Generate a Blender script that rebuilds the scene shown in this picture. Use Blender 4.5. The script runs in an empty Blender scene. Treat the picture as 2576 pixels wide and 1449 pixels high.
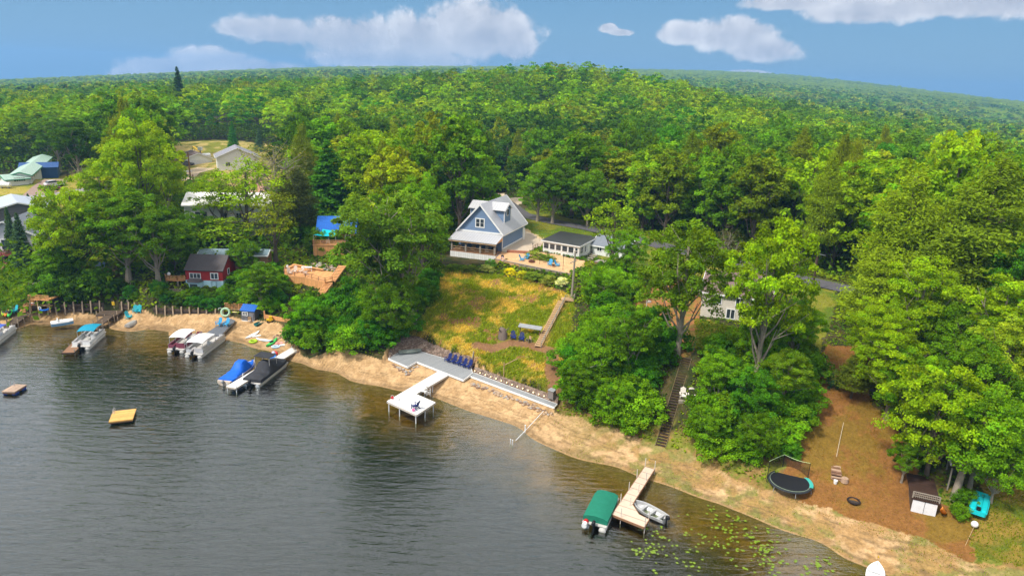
import bpy, math, random
import numpy as np
from mathutils import Vector, Matrix

# ------------------------------------------------------------------ camera, light, exposure
SC = bpy.context.scene
COL = SC.collection
R = math.radians
CAMZ = 30.0
F, CX, CY = 1717.0, 1288.0, 724.5          # focal length and centre on a 2576 px wide frame
CROT = Matrix.Rotation(R(90 - 16.3), 3, 'X') @ Matrix.Rotation(R(2.0), 3, 'Z')
cam_d = bpy.data.cameras.new('camera')
cam = bpy.data.objects.new('camera', cam_d)
COL.objects.link(cam)
cam.location = (0, 0, CAMZ)
cam.rotation_euler = CROT.to_euler()
cam_d.sensor_width = 36.0
cam_d.lens = F / 2576 * 36
cam_d.clip_start = 1.0
cam_d.clip_end = 20000
SC.camera = cam

SUN_EL, SUN_AZ = 52.0, 235.0               # azimuth clockwise from +Y: light from behind and left
sun_d = bpy.data.lights.new('sun', 'SUN')
sun_d.energy = 3.7
sun_d.angle = R(9)
sun_d.color = (1.0, 0.95, 0.86)
sun = bpy.data.objects.new('sun', sun_d)
COL.objects.link(sun)
sun.rotation_euler = (R(90 - SUN_EL), 0, R(180 - SUN_AZ))
SC.view_settings.view_transform = 'Standard'
SC.view_settings.look = 'None'
SC.view_settings.exposure = 0.42
SC.view_settings.gamma = 1.0
SC.render.engine = 'CYCLES'
SC.cycles.max_bounces = 6
SC.cycles.diffuse_bounces = 3
SC.cycles.glossy_bounces = 2
SC.cycles.transmission_bounces = 3
SC.cycles.transparent_max_bounces = 8
SC.cycles.volume_bounces = 0
SC.cycles.use_denoising = True
SC.cycles.caustics_reflective = False
SC.cycles.caustics_refractive = False
SC.cycles.sample_clamp_indirect = 4.0
SC.cycles.use_adaptive_sampling = True
SC.cycles.adaptive_threshold = 0.02


class NT:
    """small helper round a node tree"""
    def __init__(self, tree):
        self.t = tree; self.n = tree.nodes; self.l = tree.links
    def add(self, typ, **kw):
        nd = self.n.new(typ)
        for k, v in kw.items():
            if k.startswith('i_'):
                self.put(nd, k[2:].replace('_', ' '), v)
            else:
                setattr(nd, k, v)
        return nd
    def put(self, nd, key, v):
        s = nd.inputs[int(key)] if key.isdigit() else nd.inputs[key]
        if hasattr(v, 'is_linked') or isinstance(v, bpy.types.NodeSocket):
            self.l.new(v, s)
        else:
            s.default_value = v
    def math(self, op, a, b=None, c=None, clamp=False):
        nd = self.n.new('ShaderNodeMath'); nd.operation = op; nd.use_clamp = clamp
        for i, v in enumerate((a, b, c)):
            if v is not None: self.put(nd, str(i), v)
        return nd.outputs[0]
    def mix(self, f, a, b, mode='MIX'):
        nd = self.n.new('ShaderNodeMix'); nd.data_type = 'RGBA'; nd.blend_type = mode
        for s, v in ((nd.inputs[0], f), (nd.inputs[6], a), (nd.inputs[7], b)):
            if isinstance(v, bpy.types.NodeSocket): self.l.new(v, s)
            elif s.type == 'RGBA' and len(v) == 3: s.default_value = (*v, 1)
            else: s.default_value = v
        return nd.outputs[2]
    def ramp(self, f, stops, interp='LINEAR'):
        nd = self.n.new('ShaderNodeValToRGB'); cr = nd.color_ramp; cr.interpolation = interp
        while len(cr.elements) < len(stops): cr.elements.new(0.5)
        for e, (p, c) in zip(cr.elements, stops):
            e.position = p; e.color = (*c, 1) if len(c) == 3 else c
        self.l.new(f, nd.inputs[0])
        return nd.outputs[0]
    def noise(self, vec, scale, detail=3, rough=0.55, dist=0.0):
        nd = self.n.new('ShaderNodeTexNoise')
        if vec is not None: self.l.new(vec, nd.inputs['Vector'])
        nd.inputs['Scale'].default_value = scale; nd.inputs['Detail'].default_value = detail
        nd.inputs['Roughness'].default_value = rough; nd.inputs['Distortion'].default_value = dist
        return nd.outputs[0]
    def mapr(self, v, a, b, c=0.0, d=1.0, smooth=False):
        nd = self.n.new('ShaderNodeMapRange')
        if smooth: nd.interpolation_type = 'SMOOTHSTEP'
        self.l.new(v, nd.inputs[0])
        for i, x in enumerate((a, b, c, d)): nd.inputs[i + 1].default_value = x
        return nd.outputs[0]


# ------------------------------------------------------------------ world: sky with cumulus clouds
wd = bpy.data.worlds.new('World'); SC.world = wd; wd.use_nodes = True
w = NT(wd.node_tree); w.n.clear()
w_out = w.add('ShaderNodeOutputWorld')
sky = w.add('ShaderNodeTexSky', sky_type='NISHITA')
sky.sun_disc = False
sky.sun_elevation = R(SUN_EL); sky.sun_rotation = R(SUN_AZ)
sky.altitude = 200; sky.air_density = 1.0; sky.dust_density = 1.5; sky.ozone_density = 2.0
tc = w.add('ShaderNodeTexCoord')
sep = w.add('ShaderNodeSeparateXYZ', i_0=tc.outputs['Generated'])
X, Y, Z = sep.outputs
el = w.math('MULTIPLY', w.math('ARCSINE', Z), 180 / math.pi)
az = w.math('MULTIPLY', w.math('ARCTAN2', X, Y), 180 / math.pi)
wob = w.noise(tc.outputs['Generated'], 14, 7, 0.6)
wob2 = w.noise(tc.outputs['Generated'], 38, 5, 0.65)


def px_dir(u, v):
    return (CROT @ Vector(((u - CX) / F, -(v - CY) / F, -1))).normalized()


def cloud_blob(u, v, ru, rv):
    d = px_dir(u, v)
    a0 = math.degrees(math.atan2(d.x, d.y)); e0 = math.degrees(math.asin(d.z))
    k = math.degrees(1 / F)
    dx = w.math('DIVIDE', w.math('SUBTRACT', az, a0), ru * k)
    dy = w.math('DIVIDE', w.math('SUBTRACT', el, e0), rv * k)
    # flat base: the lower half falls off faster than the top
    dy = w.math('MULTIPLY', dy, w.math('ADD', 1.0, w.math('MULTIPLY', w.math('LESS_THAN', dy, 0.0), 0.5)))
    q = w.math('SQRT', w.math('ADD', w.math('MULTIPLY', dx, dx), w.math('MULTIPLY', dy, dy)))
    return w.math('SUBTRACT', 1.0, q)


CLOUDS = [(1200, 90, 165, 100), (1060, 105, 120, 75), (880, 100, 170, 68), (700, 85, 130, 48), (610, 75, 70, 30), (1290, 110, 70, 75),
          (980, 150, 250, 40), (540, 160, 110, 38), (430, 175, 120, 30), (650, 172, 120, 28), (340, 190, 60, 22),
          (1730, 90, 85, 34), (1850, 95, 110, 52), (1920, 130, 95, 40), (1528, 73, 26, 15), (1562, 84, 34, 11),
          (2000, 8, 150, 30), (2180, 30, 150, 45), (2350, 15, 170, 40), (2500, 10, 160, 48),
          (1880, 185, 55, 9)]
dens = None
for c in CLOUDS:
    b = cloud_blob(*c)
    dens = b if dens is None else w.math('MAXIMUM', dens, b)
dn = w.math('ADD', dens, w.math('MULTIPLY', w.math('SUBTRACT', wob, 0.5), 1.25))
dn = w.math('ADD', dn, w.math('MULTIPLY', w.math('SUBTRACT', wob2, 0.5), 0.8))
cmask = w.mapr(dn, 0.0, 0.38, 0, 1, True)
# broken overcast higher up (above the frame) - it lights the place and lies on the water
hi = w.math('ADD', w.mapr(el, 9.5, 22, -0.35, 0.75), w.math('MULTIPLY', w.math('SUBTRACT', w.noise(tc.outputs['Generated'], 3.2, 5, 0.55), 0.5), 1.6))
hmask = w.math('MULTIPLY', w.mapr(hi, 0.0, 0.5, 0, 1, True), w.mapr(el, 8.5, 12, 0, 1))
body = w.mapr(w.math('ADD', w.math('MULTIPLY', wob2, 0.6), w.math('MULTIPLY', wob, 0.7)), 0.45, 0.85, 0, 1)
ccol = w.mix(w.math('MULTIPLY', body, w.mapr(dens, -.1, .75, 1.25, .55)), (4.6, 5.0, 6.0), (9.8, 9.8, 10.1))
skyc = w.mix(0.75, sky.outputs[0], w.mix(w.mapr(el, 0, 9, 0, 1), (2.2, 4.4, 6.7), (1.25, 3.3, 5.7)))
c1 = w.mix(w.math('MULTIPLY', cmask, 0.93), skyc, ccol)
c2 = w.mix(hmask, c1, (11.6, 11.5, 11.6))
bg = w.add('ShaderNodeBackground', i_Color=c2, i_Strength=0.08)
w.l.new(bg.outputs[0], w_out.inputs[0])

# ------------------------------------------------------------------ pixel rays and terrain
rng = np.random.default_rng(7)
CR = np.array(CROT)


def rays(u, v):
    u = np.asarray(u, float); v = np.asarray(v, float)
    d = np.stack([(u - CX) / F, -(v - CY) / F, -np.ones_like(u)], -1)
    return d @ CR.T


def W(u, v, z=0.0):
    d = rays(u, v)
    t = (z - CAMZ) / d[2]
    return Vector((d[0] * t, d[1] * t, z))


def proj(p):
    q = (np.asarray(p, float) - np.array([0, 0, CAMZ])) @ CR
    return CX + F * q[..., 0] / -q[..., 2], CY - F * q[..., 1] / -q[..., 2], -q[..., 2]


SHORE = [(-160, 815), (0, 832), (50, 828), (120, 831), (230, 829), (330, 836), (420, 848), (500, 853), (564, 857), (635, 876),
         (692, 888), (721, 905), (763, 913), (850, 938), (945, 969), (1000, 982), (1077, 994), (1152, 1023), (1214, 1044),
         (1297, 1071), (1328, 1096), (1390, 1128), (1454, 1154), (1550, 1174), (1600, 1196), (1639, 1209), (1691, 1225),
         (1743, 1246), (1812, 1268), (1892, 1300), (1999, 1343), (2065, 1364), (2119, 1401), (2185, 1428), (2240, 1462), (2420, 1560), (2600, 1680)]
# visible ground: (u, v, height)
GC = [(-120, 780, .8), (0, 800, .6), (70, 790, .7), (140, 783, .8), (250, 779, .8), (310, 775, .9), (400, 792, .8), (480, 799, .8), (560, 806, .8), (640, 812, .8),
      (700, 826, .8), (740, 850, .9), (752, 880, .6), (850, 905, .7), (920, 925, .7), (980, 930, .7), (1050, 935, .7), (1160, 965, .7), (1280, 1005, .7),
      (1390, 1035, .8), (1500, 1078, .9), (1600, 1112, .9), (1665, 1128, .9), (1750, 1155, .9), (1830, 1190, .9), (1900, 1215, .9),
      (1990, 1250, .8), (2100, 1290, .7), (2280, 1335, .7), (2420, 1400, .6), (2560, 1440, .8),
      # foot of the bluff / first terrace
      (0, 770, 1.4), (75, 770, 1.4), (140, 766, 1.6), (250, 762, 1.6), (310, 758, 1.6), (400, 772, 1.6), (480, 778, 1.6), (560, 786, 1.6), (640, 792, 1.3),
      (700, 800, 1.5), (760, 835, 1.6), (850, 878, 1.5), (950, 885, 1.5), (985, 868, 1.8), (1060, 862, 2.2), (1130, 880, 2.1), (1200, 905, 1.9), (1300, 945, 1.8), (1390, 985, 1.8),
      # upper bluff
      (-60, 700, 3.0), (0, 690, 3.3), (60, 665, 4.0), (140, 712, 4.0), (235, 690, 4.3), (300, 720, 3.4), (370, 735, 3.2), (470, 742, 2.9), (560, 742, 2.9), (640, 735, 3.0),
      (560, 660, 4.6), (650, 650, 4.8), (230, 640, 4.9), (400, 640, 4.9),
      (700, 745, 3.0), (740, 740, 3.2), (790, 720, 3.9), (700, 670, 4.6), (790, 660, 5.2), (850, 640, 5.6),
      (820, 790, 2.8), (870, 800, 2.9), (950, 790, 3.1), (1040, 818, 2.7), (1100, 760, 4.0), (1120, 700, 5.4), (1120, 672, 6.0), (1240, 672, 6.0), (1280, 690, 5.8), (1400, 722, 5.7),
      (1250, 740, 4.8), (1150, 800, 3.6), (1250, 840, 3.0), (1300, 858, 2.9), (1340, 870, 2.8), (1200, 870, 2.6), (1270, 890, 2.4), (1350, 780, 4.3), (1415, 758, 4.9), (1440, 750, 5.2),
      (1250, 655, 6.6), (1340, 660, 6.6), (1430, 690, 6.6), (1480, 650, 6.7), (1300, 610, 6.7), (1120, 640, 6.6), (1380, 575, 6.7), (1480, 590, 6.7),
      (1480, 840, 4.2), (1450, 930, 2.8), (1560, 960, 3.6), (1600, 860, 5.8), (1650, 830, 6.2), (1720, 893, 6.1), (1640, 760, 6.4), (1750, 800, 6.4), (1700, 1000, 3.6), (1850, 1000, 4.4),
      (1850, 870, 6.2), (1950, 930, 5.6), (1900, 1100, 2.6), (2000, 1100, 3.2), (1800, 1100, 2.4), (1980, 820, 6.5), (2080, 900, 6.0), (2080, 1000, 4.6), (2080, 1120, 2.8), (2060, 1220, 1.4), (2180, 1200, 1.9),
      (2250, 1050, 4.2), (2400, 1050, 4.6), (2300, 1150, 2.9), (2290, 1230, 1.6), (2400, 1200, 2.4), (2560, 1200, 2.9), (2560, 1050, 5.0), (2500, 1320, 1.4), (2560, 1340, 1.5), (2400, 880, 6.4), (2560, 850, 6.6),
      # road and plateau
      (1500, 590, 6.8), (1650, 610, 6.9), (1800, 655, 7.0), (2050, 712, 7.0), (2300, 770, 7.0), (2560, 790, 7.0), (1330, 540, 6.9), (1300, 500, 7.0), (1150, 540, 7.0), (900, 540, 7.0), (900, 600, 6.4),
      (700, 590, 6.0), (550, 600, 5.8), (480, 560, 6.2), (640, 520, 7.0), (480, 440, 8.3), (560, 440, 8.3), (600, 400, 9.3), (640, 460, 8.0), (450, 385, 9.6), (560, 362, 10.2), (700, 400, 9.5),
      (0, 500, 7.0), (70, 500, 7.0), (150, 490, 7.0), (60, 465, 7.6), (140, 450, 7.9), (0, 455, 8.0), (0, 580, 6.2), (100, 580, 6.0), (0, 645, 4.6), (250, 540, 6.4), (300, 470, 7.6), (400, 520, 6.6), (300, 400, 9)]
# ground under the woods: (u, v of the tree tops there, distance, tree height)
GF = [(-200, 300, 200, 17), (100, 290, 200, 17), (300, 265, 200, 17), (450, 225, 215, 18), (700, 250, 215, 18), (1000, 330, 160, 16), (1300, 335, 150, 16),
      (1600, 345, 150, 16), (2000, 350, 140, 16), (2400, 380, 130, 16), (2700, 410, 130, 16),
      (1000, 265, 225, 17), (1300, 245, 225, 17), (1600, 265, 225, 17), (2000, 300, 220, 17), (2400, 345, 220, 16), (2700, 385, 220, 16),
      (-200, 235, 320, 17), (100, 228, 320, 17), (450, 212, 320, 17), (800, 200, 320, 17), (1050, 186, 320, 17), (1250, 157, 330, 17), (1450, 156, 340, 17), (1600, 168, 330, 17), (1750, 212, 320, 17), (2000, 280, 320, 16),
      (2300, 325, 320, 16), (2600, 385, 320, 16),
      (-200, 224, 480, 17), (100, 218, 480, 17), (450, 200, 480, 17), (800, 190, 480, 17), (1100, 205, 480, 17), (1400, 215, 480, 17), (1650, 225, 480, 17), (1900, 240, 480, 17), (2200, 275, 480, 17), (2600, 335, 480, 17),
      (-200, 220, 1000, 17), (100, 212, 1000, 17), (400, 195, 1000, 17), (800, 176, 1000, 17), (1100, 172, 1000, 17), (1400, 190, 1000, 17), (1700, 203, 1000, 17), (2000, 222, 1000, 17), (2300, 262, 1000, 17), (2700, 330, 1000, 17),
      (-200, 225, 2400, 17), (100, 216, 2400, 17), (400, 196, 2400, 17), (800, 177, 2400, 17), (1100, 176, 2400, 17), (1400, 185, 2400, 17), (1700, 182, 2400, 17), (2000, 193, 2400, 17), (2300, 231, 2400, 17), (2576, 265, 2400, 17), (2800, 300, 2400, 17),
      (-200, 260, 5000, 17), (600, 230, 5000, 17), (1400, 240, 5000, 17), (2200, 270, 5000, 17), (2800, 320, 5000, 17)]

ctl = []
for u, v in SHORE:
    p = W(u, v, 0); ctl.append((p.x, p.y, 0.0))
    r0 = math.hypot(p.x, p.y)
    for dd, zz in ((2.2, -.22), (5.5, -.6), (10, -1.4), (17, -3.2)):
        k = (r0 - dd) / r0; ctl.append((p.x * k, p.y * k, zz))
for a_ in range(-60, 61, 6):
    for rr in (12, 26): ctl.append((rr * math.sin(R(a_)), rr * math.cos(R(a_)), -4.5))
for u, v, z in GC:
    p = W(u, v, z); ctl.append((p.x, p.y, z))
for u, v, d, h in GF:
    q = rays(u, v); k = d / math.hypot(q[0], q[1])
    ctl.append((q[0] * k, q[1] * k, CAMZ + q[2] * k - h))
ctl = np.array(ctl)


def polar(x, y):
    return np.stack([np.arctan2(x, y) * 1.0, np.log(np.maximum(np.hypot(x, y), 5.0))], -1)


def kern(d2):
    return np.sqrt(d2 + 0.02 ** 2)


_P = polar(ctl[:, 0], ctl[:, 1])
_D2 = ((_P[:, None] - _P[None]) ** 2).sum(-1)
_n = len(ctl)
_A = np.zeros((_n + 3, _n + 3)); _A[:_n, :_n] = kern(_D2) + np.eye(_n) * -0.0015
_A[:_n, _n] = 1; _A[:_n, _n + 1:] = _P; _A[_n, :_n] = 1; _A[_n + 1:, :_n] = _P.T
_S = np.linalg.solve(_A, np.concatenate([ctl[:, 2], np.zeros(3)]))


def gz(x, y):
    """ground height"""
    x = np.atleast_1d(np.asarray(x, float)); y = np.atleast_1d(np.asarray(y, float))
    sh = x.shape; P = polar(x.ravel(), y.ravel())
    P[:, 0] = np.clip(P[:, 0], R(-52), R(52))
    out = np.empty(len(P))
    for i in range(0, len(P), 20000):
        q = P[i:i + 20000]
        d2 = (q[:, None, 0] - _P[None, :, 0]) ** 2 + (q[:, None, 1] - _P[None, :, 1]) ** 2
        out[i:i + 20000] = kern(d2) @ _S[:_n] + _S[_n] + q @ _S[_n + 1:]
    return out.reshape(sh)


_AZG = np.linspace(R(-60), R(60), 601); _LRG = np.linspace(math.log(8), math.log(5200), 651)
_ga, _gl = np.meshgrid(_AZG, _LRG, indexing='ij')
_GRID = gz(np.exp(_gl) * np.sin(_ga), np.exp(_gl) * np.cos(_ga))


def inpoly(x, y, poly):
    x = np.asarray(x); y = np.asarray(y); r = np.zeros(x.shape, bool)
    n = len(poly)
    for k in range(n):
        x1, y1 = poly[k][:2]; x2, y2 = poly[(k + 1) % n][:2]
        if y1 == y2: continue
        c = ((y1 > y) != (y2 > y)) & (x < (x2 - x1) * (y - y1) / (y2 - y1) + x1)
        r ^= c
    return r


# level places cut into the slope: (pixels, height, cap | pad)
FLATS = [([(960, 915), (985, 890), (1027, 878), (1060, 882), (1190, 920), (1200, 945), (1160, 975), (1040, 945)], .85, 'cap'),
         ([(1180, 925), (1410, 1008), (1410, 1040), (1170, 965)], .78, 'cap'),
         ([(1100, 610), (1240, 575), (1330, 575), (1380, 640), (1255, 655), (1246, 636), (1110, 630)], 6.5, 'pad'),
         ([(1095, 632), (1250, 640), (1252, 672), (1095, 672)], 5.75, 'cap'),
         ([(975, 905, 1.1), (984, 880, 1.9), (1003, 851, 2.0), (1027, 842, 2.0), (1048, 843, 2.0), (1067, 851, 2.0), (1090, 862, 2.0), (1131, 878, 2.0), (1172, 891, 1.9), (1198, 899, 1.8), (1195, 925, 1.1), (1060, 890, 1.1)], 1.0, 'cap'),
         ([(1192, 922, 1.5), (1262, 946, 1.5), (1332, 971, 1.5), (1405, 997, 1.5), (1405, 1016, 1.0), (1190, 940, 1.0)], .95, 'cap'),
         ([(1350, 600), (1500, 585), (1570, 650), (1470, 690), (1360, 650)], 6.6, 'pad')]
_gX, _gY = np.exp(_gl) * np.sin(_ga), np.exp(_gl) * np.cos(_ga)
for _px, _z, _md in FLATS:
    _m = inpoly(_gX, _gY, [tuple(W(q[0], q[1], q[2] if len(q) > 2 else _z)) for q in _px])
    _GRID[_m] = np.minimum(_GRID[_m], _z) if _md == 'cap' else _z


def gh(x, y):
    """fast ground height from a grid of gz"""
    x = np.asarray(x, float); y = np.asarray(y, float)
    a = np.clip((np.arctan2(x, y) - _AZG[0]) / (_AZG[1] - _AZG[0]), 0, 599.999)
    l = np.clip((np.log(np.maximum(np.hypot(x, y), 8.001)) - _LRG[0]) / (_LRG[1] - _LRG[0]), 0, 649.999)
    i = a.astype(int); j = l.astype(int); fa = a - i; fl = l - j
    g = _GRID
    return (g[i, j] * (1 - fa) * (1 - fl) + g[i + 1, j] * fa * (1 - fl) + g[i, j + 1] * (1 - fa) * fl + g[i + 1, j + 1] * fa * fl)


def G(u, v):
    """the ground point seen at a pixel"""
    d = rays(u, v)
    hd = math.hypot(d[0], d[1])
    t = np.exp(np.linspace(math.log(25), math.log(4000), 2500)) / hd
    x, y, z = d[0] * t, d[1] * t, CAMZ + d[2] * t
    g = gh(x, y)
    k = np.argmax(z < g) if (z < g).any() else len(t) - 1
    if k > 0:
        a, b = (z - g)[k - 1], (z - g)[k]
        tt = t[k - 1] + (t[k] - t[k - 1]) * a / (a - b)
    else: tt = t[0]
    X_, Y_ = d[0] * tt, d[1] * tt
    return Vector((X_, Y_, float(gh(X_, Y_))))


def hash2(i, j, s):
    n = (i * 374761393 + j * 668265263 + s * 1442695041) & 0xffffffff
    n = ((n ^ (n >> 13)) * 1274126177) & 0xffffffff
    return ((n ^ (n >> 16)) & 0xffff) / 65535.0


def vnoise(x, y, s=0):
    x = np.asarray(x, float); y = np.asarray(y, float)
    i = np.floor(x).astype(np.int64); j = np.floor(y).astype(np.int64)
    fx = x - i; fy = y - j; fx = fx * fx * (3 - 2 * fx); fy = fy * fy * (3 - 2 * fy)
    return (hash2(i, j, s) * (1 - fx) * (1 - fy) + hash2(i + 1, j, s) * fx * (1 - fy) + hash2(i, j + 1, s) * (1 - fx) * fy + hash2(i + 1, j + 1, s) * fx * fy)


def fbm(x, y, s=0, o=4):
    a = 0; k = 0.5; t = 0
    for q in range(o):
        a = a + k * vnoise(x * 2 ** q, y * 2 ** q, s + q); t += k; k *= .55
    return a / t


def gpoly(pts):
    return [tuple(G(u, v)) for u, v in pts]


def zrow(x, y, v):
    """height above (x, y) that shows at pixel row v"""
    lo, hi = -5.0, 60.0
    for _ in range(40):
        md = (lo + hi) / 2
        if proj(np.array((x, y, md)))[1] > v: lo = md
        else: hi = md
    return lo

# ------------------------------------------------------------------ helpers for objects
def tag(o, label=None, cat=None, group=None, kind=None):
    if label: o['label'] = label
    if cat: o['category'] = cat
    if group: o['group'] = group
    if kind: o['kind'] = kind
    return o


def thing(name, label, cat, loc=(0, 0, 0), rz=0.0, group=None):
    o = bpy.data.objects.new(name, None); COL.objects.link(o)
    o.empty_display_size = 0.3
    o.location = loc; o.rotation_euler = (0, 0, rz)
    return tag(o, label, cat, group)


def mesh_np(name, verts, faces, mat, parent=None, cols=None, smooth=False, k=4):
    me = bpy.data.meshes.new(name)
    verts = np.asarray(verts, np.float32); faces = np.asarray(faces, np.int32)
    me.vertices.add(len(verts)); me.vertices.foreach_set('co', verts.ravel())
    me.loops.add(faces.size); me.loops.foreach_set('vertex_index', faces.ravel())
    me.polygons.add(len(faces)); me.polygons.foreach_set('loop_start', np.arange(0, faces.size, k, dtype=np.int32))
    me.polygons.foreach_set('use_smooth', np.full(len(faces), smooth))
    if cols is not None:
        a = me.color_attributes.new('tint', 'FLOAT_COLOR', 'POINT')
        c = np.ones((len(verts), 4), np.float32); c[:, :3] = cols
        a.data.foreach_set('color', c.ravel())
    me.update(calc_edges=True)
    if mat: me.materials.append(mat)
    o = bpy.data.objects.new(name, me); COL.objects.link(o)
    if parent: o.parent = parent
    return o


class MB:
    """collects boxes, tubes, prisms; build() links them as ONE mesh"""
    def __init__(s): s.v = []; s.f = []
    def add(s, vs, fs):
        n = len(s.v); s.v += [tuple(v) for v in vs]; s.f += [tuple(i + n for i in f) for f in fs]; return s
    def box(s, c, d, rz=0.0, rx=0.0, ry=0.0):
        m = Matrix.Rotation(rz, 3, 'Z') @ Matrix.Rotation(ry, 3, 'Y') @ Matrix.Rotation(rx, 3, 'X')
        vs = [Vector(c) + m @ Vector((x * d[0] / 2, y * d[1] / 2, z * d[2] / 2)) for x in (-1, 1) for y in (-1, 1) for z in (-1, 1)]
        return s.add(vs, [(0, 1, 3, 2), (4, 6, 7, 5), (0, 4, 5, 1), (2, 3, 7, 6), (0, 2, 6, 4), (1, 5, 7, 3)])
    def b2(s, lo, hi):
        return s.box([(a + b) / 2 for a, b in zip(lo, hi)], [abs(b - a) for a, b in zip(lo, hi)])
    def bar(s, a, b, w, h=None, up=(0, 0, 1)):
        """a square bar from a to b"""
        a = Vector(a); b = Vector(b); h = h or w; d = (b - a)
        if d.length < 1e-6: return s
        d.normalize(); u = Vector(up)
        if abs(d.dot(u)) > .95: u = Vector((0, 1, 0))
        r = d.cross(u).normalized(); u = r.cross(d)
        vs = [p + r * (x * w / 2) + u * (y * h / 2) for p in (a, b) for x, y in ((-1, -1), (1, -1), (1, 1), (-1, 1))]
        return s.add(vs, [(3, 2, 1, 0), (4, 5, 6, 7), (0, 1, 5, 4), (1, 2, 6, 5), (2, 3, 7, 6), (3, 0, 4, 7)])
    def tube(s, pts, rad, n=8, cap=True):
        pts = [Vector(p) for p in pts]
        if not hasattr(rad, '__len__'): rad = [rad] * len(pts)
        base = len(s.v); ref = Vector((0.13, 0.27, 1)) if abs((pts[-1] - pts[0]).normalized().z) < .9 else Vector((1, 0.1, 0))
        for i, p in enumerate(pts):
            d = (pts[min(i + 1, len(pts) - 1)] - pts[max(i - 1, 0)]).normalized()
            a = d.cross(ref).normalized(); b = d.cross(a)
            for k in range(n):
                t = 2 * math.pi * k / n
                s.v.append(tuple(p + (a * math.cos(t) + b * math.sin(t)) * rad[i]))
        for i in range(len(pts) - 1):
            for k in range(n):
                k2 = (k + 1) % n; q = base + i * n
                s.f.append((q + k, q + k2, q + n + k2, q + n + k))
        if cap:
            s.f.append(tuple(base + k for k in range(n))[::-1])
            s.f.append(tuple(base + (len(pts) - 1) * n + k for k in range(n)))
        return s
    def prism(s, poly, z0, z1):
        """poly: list of (x, y); z0/z1 numbers or lists"""
        n = len(poly)
        Z0 = z0 if hasattr(z0, '__len__') else [z0] * n; Z1 = z1 if hasattr(z1, '__len__') else [z1] * n
        a = sum(poly[i][0] * poly[(i + 1) % n][1] - poly[(i + 1) % n][0] * poly[i][1] for i in range(n))
        if a < 0: poly = poly[::-1]; Z0 = Z0[::-1]; Z1 = Z1[::-1]
        vs = [(p[0], p[1], z) for p, z in zip(poly, Z0)] + [(p[0], p[1], z) for p, z in zip(poly, Z1)]
        fs = [tuple(range(n))[::-1], tuple(range(n, 2 * n))] + [(i, (i + 1) % n, n + (i + 1) % n, n + i) for i in range(n)]
        return s.add(vs, fs)
    def loft(s, rings, cap=True, close=True):
        """rings: equal-length lists of points"""
        n = len(rings[0]); b = len(s.v)
        for r in rings: s.v += [tuple(p) for p in r]
        for i in range(len(rings) - 1):
            for k in range(n if close else n - 1):
                k2 = (k + 1) % n; q = b + i * n
                s.f.append((q + k, q + k2, q + n + k2, q + n + k))
        if cap and close:
            s.f.append(tuple(b + k for k in range(n))[::-1]); s.f.append(tuple(b + (len(rings) - 1) * n + k for k in range(n)))
        return s
    def slab(s, q, t):
        """a quad (or ngon) in space thickened by t along its normal"""
        q = [Vector(p) for p in q]; nrm = (q[1] - q[0]).cross(q[2] - q[0]).normalized()
        n = len(q); vs = q + [p - nrm * t for p in q]
        return s.add(vs, [tuple(range(n)), tuple(range(n, 2 * n))[::-1]] + [(i, n + i, n + (i + 1) % n, (i + 1) % n) for i in range(n)])
    def torus(s, c, R_, r, n=20, m=8, sx=1, sy=1, tilt=0.0, rz=0.0, arc=2 * math.pi):
        M_ = Matrix.Rotation(rz, 3, 'Z') @ Matrix.Rotation(tilt, 3, 'X')
        full = arc > 6.28
        rings = []
        for i in range(n if full else n + 1):
            t = arc * i / n
            rings.append([Vector(c) + M_ @ Vector(((R_ + r * math.cos(p)) * math.cos(t) * sx, (R_ + r * math.cos(p)) * math.sin(t) * sy, r * math.sin(p))) for p in [2 * math.pi * j / m for j in range(m)]])
        if full: rings.append(rings[0])
        return s.loft(rings, cap=not full)
    def build(s, name, mat, parent=None, smooth=False, bevel=0.0):
        me = bpy.data.meshes.new(name); me.from_pydata(s.v, [], s.f)
        me.materials.append(mat)
        if smooth: me.polygons.foreach_set('use_smooth', [True] * len(me.polygons))
        o = bpy.data.objects.new(name, me); COL.objects.link(o)
        if parent: o.parent = parent
        if bevel:
            m = o.modifiers.new('bevel', 'BEVEL'); m.width = bevel; m.segments = 2; m.limit_method = 'ANGLE'
        if smooth:
            try: me.set_sharp_from_angle(angle=R(40))
            except Exception: pass
        return o


def dup(root, loc=None, rz=None, label=None, group=None, scale=None):
    r = root.copy(); COL.objects.link(r)
    if loc is not None: r.location = loc
    if rz is not None: r.rotation_euler = (0, 0, rz)
    if label: r['label'] = label
    if group: r['group'] = group
    if scale: r.scale = scale if hasattr(scale, '__len__') else (scale,) * 3
    for ch in list(root.children):
        c = ch.copy(); COL.objects.link(c); c.parent = r
        for g in list(ch.children):
            d = g.copy(); COL.objects.link(d); d.parent = c
    return r


_M = {}


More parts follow.
